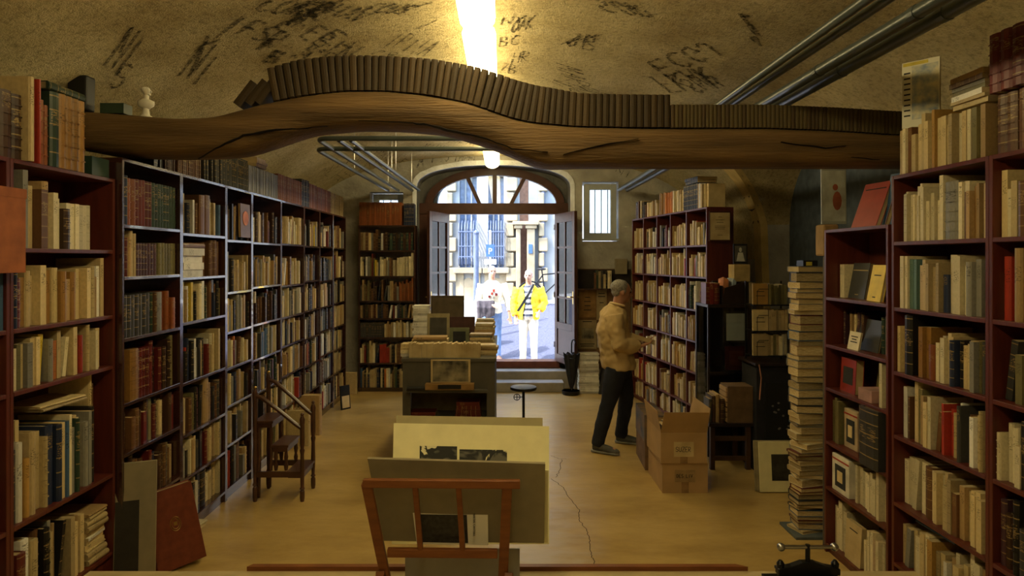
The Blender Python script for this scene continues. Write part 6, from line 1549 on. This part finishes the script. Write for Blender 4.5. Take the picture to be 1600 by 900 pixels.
def person(label, J, f, hair_m, skin_m, top, trousers, shoe_m, extras=None, vox=.010, bald=False, cat='person'):
    """J: joints in world space; f: facing direction in plan"""
    f = Vector((f[0], f[1], 0)).normalized(); sd = Vector((f.y, -f.x, 0))     # sd: towards the figure's right
    org = Vector(((J['ankL'][0] + J['ankR'][0]) / 2, (J['ankL'][1] + J['ankR'][1]) / 2, min(J['ankL'][2], J['ankR'][2]) - .09))
    V = {k: Vector(v) - org for k, v in J.items() if k not in ('look', 'curl') and k[:2] not in ('hd', 'hn')}
    H = V['head']; hf = Vector(J.get('look', tuple(f))) if 'look' in J else f; hf = Vector(hf).normalized() if 'look' in J else f
    hs = hf.cross(Vector((0, 0, 1))).normalized(); hu = hs.cross(hf).normalized()
    HM = Matrix((( *hs, 0), (*hf, 0), (*hu, 0), (0, 0, 0, 1))).transposed()
    mb = MB()
    hp = lambda a, b, c: H + hs * a + hf * b + hu * c
    mb.ball(hp(0, -.012, .025), (.076, .094, .088), 20, HM); mb.ball(hp(0, .022, -.035), (.058, .066, .075), 16, HM); mb.ball(hp(0, .058, -.085), (.027, .022, .022), 10, HM)
    mb.tube([hp(0, .086, .012), hp(0, .104, -.018), hp(0, .108, -.030), hp(0, .088, -.038)], [.009, .013, .015, .012], 8)
    mb.tube([hp(-.05, .062, .028), hp(0, .086, .032), hp(.05, .062, .028)], .010, 8)
    for s_ in (-1, 1): mb.ball(hp(.077 * s_, -.012, -.008), (.010, .018, .030), 8, HM); mb.ball(hp(.038 * s_, .055, -.03), (.018, .016, .015), 8, HM)
    mb.tube([hp(-.02, .085, -.056), hp(0, .092, -.055), hp(.02, .085, -.056)], .007, 6)
    mb.tube([V['neck'] - Vector((0, 0, .05)), V['neck'] + Vector((0, 0, .02)), hp(0, -.02, -.04)], [.075, .058, .056], 12)
    # torso, limbs
    tp = [V['hip'] - Vector((0, 0, .08)), V['hip'], V['waist'], V['chest'], (V['shL'] + V['shR']) / 2 - Vector((0, 0, .02)), V['neck'] - Vector((0, 0, .01))]
    tw = [.13, .17, .15, .175, .165, .06]; td = [.10, .12, .105, .12, .09, .055]
    mb.tube(tp, tw, 16, side=sd, ry=td)
    for s_ in 'LR':
        mb.tube([V['sh' + s_], (V['sh' + s_] + V['el' + s_]) / 2, V['el' + s_], (V['el' + s_]*.6 + V['wr' + s_]*.4), V['wr' + s_]], [.055, .050, .040, .040, .026], 10)
        mb.tube([V['hi' + s_] + Vector((0, 0, .04)), (V['hi' + s_]*.5 + V['kn' + s_]*.5), V['kn' + s_], V['kn' + s_]*.65 + V['ank' + s_]*.35, V['ank' + s_]], [.09, .082, .056, .058, .036], 12)
        fo_ = (V['toe' + s_] - V['ank' + s_])
        mb.tube([V['ank' + s_] + Vector((0, 0, .0)), V['ank' + s_] - Vector((0, 0, .05)), V['toe' + s_]], [.036, .036, .03], 8)
        hd = J.get('hd' + s_); hn = J.get('hn' + s_)
        hand(mb, V['wr' + s_], hd if hd else (V['wr' + s_] - V['el' + s_]), hn if hn else f, 1.0, J.get('curl', .5), 1 if s_ == 'R' else -1)
    me = remesh(mb, vox, 3, name='person', mats=skin_m)
    o = bpy.data.objects.new('person', me); COL.objects.link(o); o.location = org; tag(o, label, cat)
    def child(nm, me): c = bpy.data.objects.new(nm, me); COL.objects.link(c); c.parent = o; return c
    # face marks
    for s_ in (-1, 1):
        m = MB(); m.ball(hp(.031 * s_, .075, .004), (.012, .007, .007), 10, HM); m.build('eye', mat('eye_dark', (.05, .035, .025), .2), o)
        m = MB(); m.tube([hp(.014 * s_, .090, .026), hp(.034 * s_, .086, .030), hp(.052 * s_, .068, .024)], .0045, 6); m.build('eyebrow', hair_m, o)
    MB().tube([hp(-.024, .084, -.058), hp(0, .097, -.056), hp(.024, .084, -.058)], [.003, .006, .003], 8).build('mouth', mat('lips', (.30, .12, .09), .5), o, smooth=True)
    # hair
    h = MB()
    if bald:
        for s_ in (-1, 1): h.ball(hp(.062 * s_, -.03, .0), (.022, .055, .045), 12, HM)
        h.ball(hp(0, -.075, .0), (.06, .035, .055), 12, HM); h.ball(hp(0, -.02, .06), (.070, .085, .058), 16, HM)
    else:
        h.ball(hp(0, -.030, .046), (.080, .093, .078), 20, HM); h.ball(hp(0, -.062, -.005), (.066, .044, .052), 14, HM)
        for s_ in (-1, 1): h.ball(hp(.066 * s_, .0, .012), (.016, .022, .034), 10, HM)
    child('hair', remesh(h, .008, 1, .006, 'hair', hair_m))
    # trousers
    t = MB(); t.tube([V['hip'] - Vector((0, 0, .10)), V['hip'], V['waist'] - Vector((0, 0, .02))], [.15, .185, .165], 16, side=sd, ry=[.12, .135, .12])
    for s_ in 'LR':
        a = V['ank' + s_] - Vector((0, 0, .035))
        t.tube([V['hi' + s_] + Vector((0, 0, .05)), V['hi' + s_]*.5 + V['kn' + s_]*.5, V['kn' + s_], V['kn' + s_]*.5 + V['ank' + s_]*.5, a], [.105, .095, .076, .070, .062], 14)
    child('trousers', remesh(t, .012, 3, .007, 'trousers', trousers))
    for s_ in 'LR':
        m = MB(); a, b = V['ank' + s_], V['toe' + s_]; dr_ = Vector((b.x - a.x, b.y - a.y, 0)).normalized(); heel = Vector((a.x, a.y, 0)) - dr_ * .05
        base = a.z - .09
        p0 = Vector((heel.x, heel.y, base + .045)); L_ = .28
        m.tube([p0 + dr_ * (L_ * k) + Vector((0, 0, z)) for k, z in ((0, 0), (.06, .0), (.3, .0), (.6, -.01), (.9, -.02), (1, -.024))], [.02, .038, .040, .047, .038, .012], 12, side=(-dr_.y, dr_.x, 0), ry=[.03, .045, .044, .036, .024, .012])
        m.tube([a - Vector((0, 0, .01)), p0 + dr_ * .06], [.042, .045], 10)
        child('shoe', remesh(m, .008, 2, 0, 'shoe', shoe_m))
        q = MB(); q.prism([(-.045, 0), (-.035, L_*.9), (0, L_*1.01), (.035, L_*.9), (.045, 0), (.02, -.01), (-.02, -.01)], lambda u, v, d: (heel.x + dr_.x*v - dr_.y*u, heel.y + dr_.y*v + dr_.x*u, base + d), 0.0, .016)
        q.build('shoe_sole', mat('sole', (.25, .25, .24), .7), o)
    # upper clothing: list of (name, material, extra radius, sleeves fraction, hem drop, open halfwidth)
    for nm, m_, gr, slv, hem, opn in top:
        t = MB(); lowpt = V['hip'] - Vector((0, 0, hem))
        t.tube([lowpt, V['hip'] + Vector((0, 0, .02)), V['waist'], V['chest'], (V['shL'] + V['shR']) / 2 - Vector((0, 0, .0)), V['neck'] - Vector((0, 0, .0))], [.185 + gr, .19 + gr, .175 + gr, .19 + gr, .17 + gr, .075 + gr], 18, side=sd, ry=[.135 + gr, .145 + gr, .135 + gr, .14 + gr, .105 + gr, .07 + gr])
        for s_ in 'LR':
            e = V['el' + s_]; w = V['wr' + s_]; en = e.lerp(w, max(0, slv * 2 - 1)) if slv > .5 else V['sh' + s_].lerp(e, slv * 2)
            ps = [V['sh' + s_], V['sh' + s_].lerp(e, .5), e] + ([e.lerp(en, .6), en] if slv > .5 else []); ps = ps if slv > .5 else [V['sh' + s_], en]
            t.tube(ps, [.070 + gr, .066 + gr, .060 + gr, .055 + gr, .044 + gr][:len(ps)], 12)
        m2 = remesh(t, .012, 3, .016, nm, m_)
        if opn:
            bm = bmesh.new(); bm.from_mesh(m2); kill = []
            for fc in bm.faces:
                c = fc.calc_center_median(); q = c - V['chest']; lat = q.dot(sd); fw = q.dot(f)
                if fw > .02 and abs(lat + opn[1]) < opn[0] * (1 + .25 * math.sin(c.z * 9)) and c.z < V['neck'].z + .05: kill.append(fc)
            bmesh.ops.delete(bm, geom=kill, context='FACES'); bm.to_mesh(m2); bm.free()
        c = child(nm, m2)
        if opn: sm_ = c.modifiers.new('thick', 'SOLIDIFY'); sm_.thickness = .007
    return o, V, child, hp, sd, f
M_skin = mat('skin', (.42, .21, .13), .5, var=.06); M_skin_l = mat('skin_pale', (.58, .34, .25), .5, var=.06)
M_hair_g = mat('grey_hair', (.34, .32, .29), .7, scale=70, col2=(.12, .11, .10)); M_hair_w = mat('white_hair', (.62, .60, .57), .7, scale=60, col2=(.4, .38, .36))
M_jk = mat('beige_jacket', (.50, .36, .17), .85, var=.06, scale=5); M_navy = mat('dark_jeans', (.018, .02, .032), .9, scale=8); M_dshirt = mat('dark_shirt', (.02, .02, .022), .9)
S1 = 6.37
q = lambda px, py, Y: tuple(P(px, py, Y))
J1 = dict(head=q(972, 456, S1), neck=q(966, 478, S1), shL=q(960, 492, S1 + .19), shR=q(958, 492, S1 - .18), elL=(1.22, S1 + .26, 1.06), elR=q(966, 538, S1 - .25), wrL=(1.375, S1 + .12, 1.075), wrR=q(1000, 541, S1 - .15),
          chest=q(957, 515, S1), waist=q(963, 550, S1), hip=q(966, 572, S1), hiL=q(970, 582, S1 + .09), hiR=q(963, 582, S1 - .09), knL=(1.27, 6.55, .49), knR=q(950, 632, 6.3), ankL=(1.225, 6.62, .10), ankR=(.935, 6.30, .10), toeL=(1.40, 6.55, .04), toeR=(1.10, 6.20, .04),
          look=(.97, .15, -.10), hdL=(.9, -.35, .1), hnL=(0, 0, 1), hdR=(.9, .35, .25), hnR=(0, .1, 1), curl=.35)
p1, V1, ch1_, hp1, sd1, f1 = person('grey-haired man in a beige jacket and dark trousers reading a book at the shelves', J1, (.96, .10), M_hair_g, M_skin, [('shirt', M_dshirt, .0, .3, .04, None), ('jacket', M_jk, .022, .95, .02, (.07, 0))], M_navy, mat('grey_trainers', (.09, .09, .085), .7), vox=.009)
# collar
cb = MB(); nk = V1['neck']; cb.tube([nk + Vector((.05*math.cos(a) * 1.25 + .0, .07*math.sin(a) * 1.1, .012 + .014*math.cos(a + math.pi))) for a in [math.pi * (.28 + 1.44 * k/14) for k in range(15)]], .016, 8, ry=.028); cb.build('collar', M_jk, p1, smooth=True)
bk1 = empty('hardback', (0, 0, 0), 0, 'thick tan book held open-handed by the man in the beige jacket', 'book')
bk1.matrix_world = TL(P(998, 531, S1 - .05)) @ Matrix.Rotation(.18, 4, 'Z') @ Matrix.Rotation(.30, 4, 'Y')
boxo('cover', (-.13, -.10, -.003), (.13, .10, .002), book_mat('tan'), bk1); boxo('page_block', (-.125, -.095, .002), (.125, .095, .038), M_paper, bk1); boxo('cover', (-.13, -.10, .038), (.13, .10, .042), book_mat('buff'), bk1)

def standing(px, Y, htop, f, lat=.20, arms=None, **kw):
    g_ = ground_z(Y); X = xat(px, Y); top_ = zat(htop, Y); H = top_ - g_; k = H / 1.78
    f = Vector((f[0], f[1], 0)).normalized(); s = Vector((f.y, -f.x, 0))
    def at(l, fw, z): v = Vector((X, Y, g_)) + s * l * k + f * fw * k; v.z = g_ + z * k; return tuple(v)
    J = dict(head=at(0, .03, 1.655), neck=at(0, -.01, 1.49), shR=at(lat, -.02, 1.42), shL=at(-lat, -.02, 1.42), chest=at(0, 0, 1.25), waist=at(0, 0, 1.06), hip=at(0, 0, .93), hiR=at(.09, 0, .88), hiL=at(-.09, 0, .88),
             knR=at(.10, .04, .49), knL=at(-.10, .02, .49), ankR=at(.11, -.02, .09), ankL=at(-.11, .0, .09), toeR=at(.14, .14, .03), toeL=at(-.14, .16, .03),
             elR=at(.27, -.04, 1.13), elL=at(-.27, -.04, 1.13), wrR=at(.26, .06, .90), wrL=at(-.26, .06, .90))
    J['look'] = (f.x + kw.get('lx', 0), f.y, kw.get('lz', 0))
    for k_, v in (arms or {}).items(): J[k_] = at(*v) if k_[:2] in ('el', 'wr', 'kn') else v
    return J
def stripe_mat():
    m = bpy.data.materials.new('striped_shirt'); m.use_nodes = True; nt = m.node_tree; N = nt.nodes; L = nt.links
    tc = N.new('ShaderNodeTexCoord'); sp = N.new('ShaderNodeSeparateXYZ'); L.new(tc.outputs['Object'], sp.inputs[0])
    a = N.new('ShaderNodeMath'); a.operation = 'PINGPONG'; a.inputs[1].default_value = .055; L.new(sp.outputs[2], a.inputs[0])
    g_ = N.new('ShaderNodeMath'); g_.operation = 'GREATER_THAN'; g_.inputs[1].default_value = .032; L.new(a.outputs[0], g_.inputs[0])
    x = N.new('ShaderNodeMix'); x.data_type = 'RGBA'; x.inputs['A'].default_value = (.5, .5, .48, 1); x.inputs['B'].default_value = (.06, .065, .085, 1); L.new(g_.outputs[0], x.inputs['Factor'])
    L.new(x.outputs['Result'], N['Principled BSDF'].inputs['Base Color']); N['Principled BSDF'].inputs['Roughness'].default_value = .9
    return m
M_yj = mat('yellow_jacket', (.72, .50, .02), .7, var=.05)
J2 = standing(826, 12.5, 421, (-.12, -1), lx=-.1, lz=.05, arms=dict(wrR=(.24, .08, .86), elR=(.28, -.03, 1.12), wrL=(-.21, .10, .98), elL=(-.29, -.03, 1.15)))
p2, V2, ch2_, hp2, sd2, f2 = person('smiling white-haired man in a yellow jacket and striped shirt outside the door', J2, (-.12, -1), M_hair_w, M_skin, [('shirt', stripe_mat(), .0, .3, .05, None), ('jacket', M_yj, .03, .92, .10, (.085, 0))], mat('beige_trousers', (.55, .48, .38), .85, var=.04), mat('brown_shoes', (.12, .07, .05), .6), vox=.010, bald=True)
c2 = V2['chest']; MB().tube([V2['shL'].lerp(V2['neck'], .5) + f2 * .11 + Vector((0, 0, .05)), c2 + f2 * .185 + Vector((0, 0, .05)), c2 + f2 * .19 + sd2 * .08 - Vector((0, 0, .08)), V2['hip'] + sd2 * .20 + f2 * .12 + Vector((0, 0, .06))], .026, 8, ry=.006, side=(1, 0, 0)).build('strap', M_black, p2)
J3 = standing(769, 12.9, 414, (.1, -1), lx=.15, arms=dict(wrR=(.0, .24, 1.03), elR=(.27, .02, 1.10), wrL=(-.33, .05, .80), elL=(-.30, -.02, 1.10)))
p3, V3, ch3_, hp3, sd3, f3 = person('grey-haired man in a pale patterned shirt with a dark jacket over his arm outside', J3, (.1, -1), mat('iron_grey_hair', (.20, .19, .18), .7, scale=70), M_skin, [('shirt', mat('pale_shirt', (.60, .56, .46), .85, var=.04), .012, .8, .06, None)], mat('blue_jeans', (.10, .16, .30), .9), mat('brown_shoes', (.12, .07, .05), .6), vox=.010)
c3 = V3['chest']
for (a, b, w_, h_, m_) in ((.02, .06, .05, .05, 'red'), (.07, -.02, .05, .05, 'maroon'), (-.02, .0, .04, .05, 'red'), (.02, -.08, .05, .04, 'grey'), (-.07, -.06, .045, .045, 'maroon')):
    M = TL(c3 + f3 * .163 - sd3 * a + Vector((0, 0, b)))
    MB().box((-w_/2, -.006, -h_/2), (w_/2, .02, h_/2), M=M).build('shirt_patch', book_mat(m_), p3)
t = MB(); a = (V3['elR'] + V3['wrR']) / 2 + f3 * .04
for k in range(6):
    o_ = sd3 * (-.14 + .055 * k)
    t.tube([a + o_ + Vector((0, 0, .05)), a + o_ + f3 * (.05 + .02 * (k % 2)) - Vector((0, 0, .08)), a + o_ + f3 * .04 - Vector((0, 0, .24 + .03 * (k % 3)))], [.045, .05, .04], 8)
cm = remesh(t, .014, 2, .008, 'carried_jacket', mat('dark_grey_wool', (.06, .05, .055), .9)); cj = bpy.data.objects.new('carried_jacket', cm); COL.objects.link(cj); cj.location = p3.location; tag(cj, 'dark grey jacket folded over the forearm of the man in the pale shirt', 'jacket')

# ------------------------------------------------------------------ set the books out: the largest one by one, the rest as one mass
def area(b):
    c = [b['M'] @ Vector(p) for p in ((0, 0, 0), (b['t'], 0, 0), (0, 0, b['h']), (b['t'], 0, b['h']), (0, b['d'], 0), (0, b['d'], b['h']), (b['t'], b['d'], b['h']))]
    if min(p.y for p in c) < .3: return 0, False
    q_ = [proj(p) for p in c]; xs_ = [p[0] for p in q_]; ys_ = [p[1] for p in q_]
    infr = max(xs_) > -10 and min(xs_) < 1610 and max(ys_) > -10 and min(ys_) < 905
    near = max(xs_) > -160 and min(xs_) < 1760 and max(ys_) > -50 and min(ys_) < 1100
    return ((max(xs_) - min(xs_)) * (max(ys_) - min(ys_)) if infr else 0), near
KIND = {'paper': ('paperback', 'paperback'), 'hard': ('hardback', 'hardback'), 'leather': ('leather_volume', 'leather volume')}
LIM = {'paper': 290, 'hard': 255, 'leather': 290}
pool = {'paper': [], 'hard': [], 'leather': []}
for b in BOOKS:
    a_, near = area(b)
    b['a'] = a_ * (3 if b['f'] else 1)
    if near: pool[b['s']].append(b)
rest = []
nwords = lambda s: len([w for w in s.replace(',', ' ').split() if w])
for st_, lst_ in pool.items():
    lst_.sort(key=lambda b: -b['a'])
    for i, b in enumerate(lst_):
        if i >= LIM[st_] or b['a'] <= 0: rest.append(b); continue
        nm, kw_ = KIND[st_]
        lab = f"{b['c']} {kw_}, {b['w']}"
        for x, y in ((' shelf down', ' shelf'), ('from the ', 'from '), ('bookcase before the reading man', 'case before reading man'), (' the ', ' ')):
            if nwords(lab) > 15: lab = lab.replace(x, y)
        o = bpy.data.objects.new(nm, book_mesh(st_, b['c'])); COL.objects.link(o)
        o.matrix_world = b['M'] @ Matrix.Diagonal((b['t'], b['d'], b['h'], 1)); tag(o, lab, 'book', b['g'])
V_, F_, MI_, UV_ = [], [], [], []
cols = sorted({b['c'] for b in rest}); ci = {c: i for i, c in enumerate(cols)}; pi_ = len(cols)
for n_, b in enumerate(rest):
    v, fc, mi, uv = UB['hard' if b['s'] == 'hard' and b['a'] > 500 else ('paper')]
    k = len(V_); A = b['M'] @ Matrix.Diagonal((b['t'], b['d'], b['h'], 1))
    V_.extend([tuple(A @ Vector(p)) for p in v])
    for f_, m_, u_ in zip(fc, mi, uv):
        F_.append([k + i for i in f_]); MI_.append(pi_ if m_ else ci[b['c']]); UV_.extend([(n_ % 97 + x if y or x else 0.0, y) for x, y in u_])
me = bpy.data.meshes.new('shelved_books'); me.from_pydata(V_, [], F_)
for c in cols: me.materials.append(book_mat(c))
me.materials.append(M_paper)
me.polygons.foreach_set('material_index', MI_); ul = me.uv_layers.new(name='UVMap'); ul.data.foreach_set('uv', [x for p in UV_ for x in p])
o = bpy.data.objects.new('shelved_books', me); COL.objects.link(o)
tag(o, 'the many smaller and farther books filling the shelves along both walls', 'books', None, 'stuff')
print('books', len(BOOKS), {k: len(v) for k, v in pool.items()}, 'rest', len(rest))
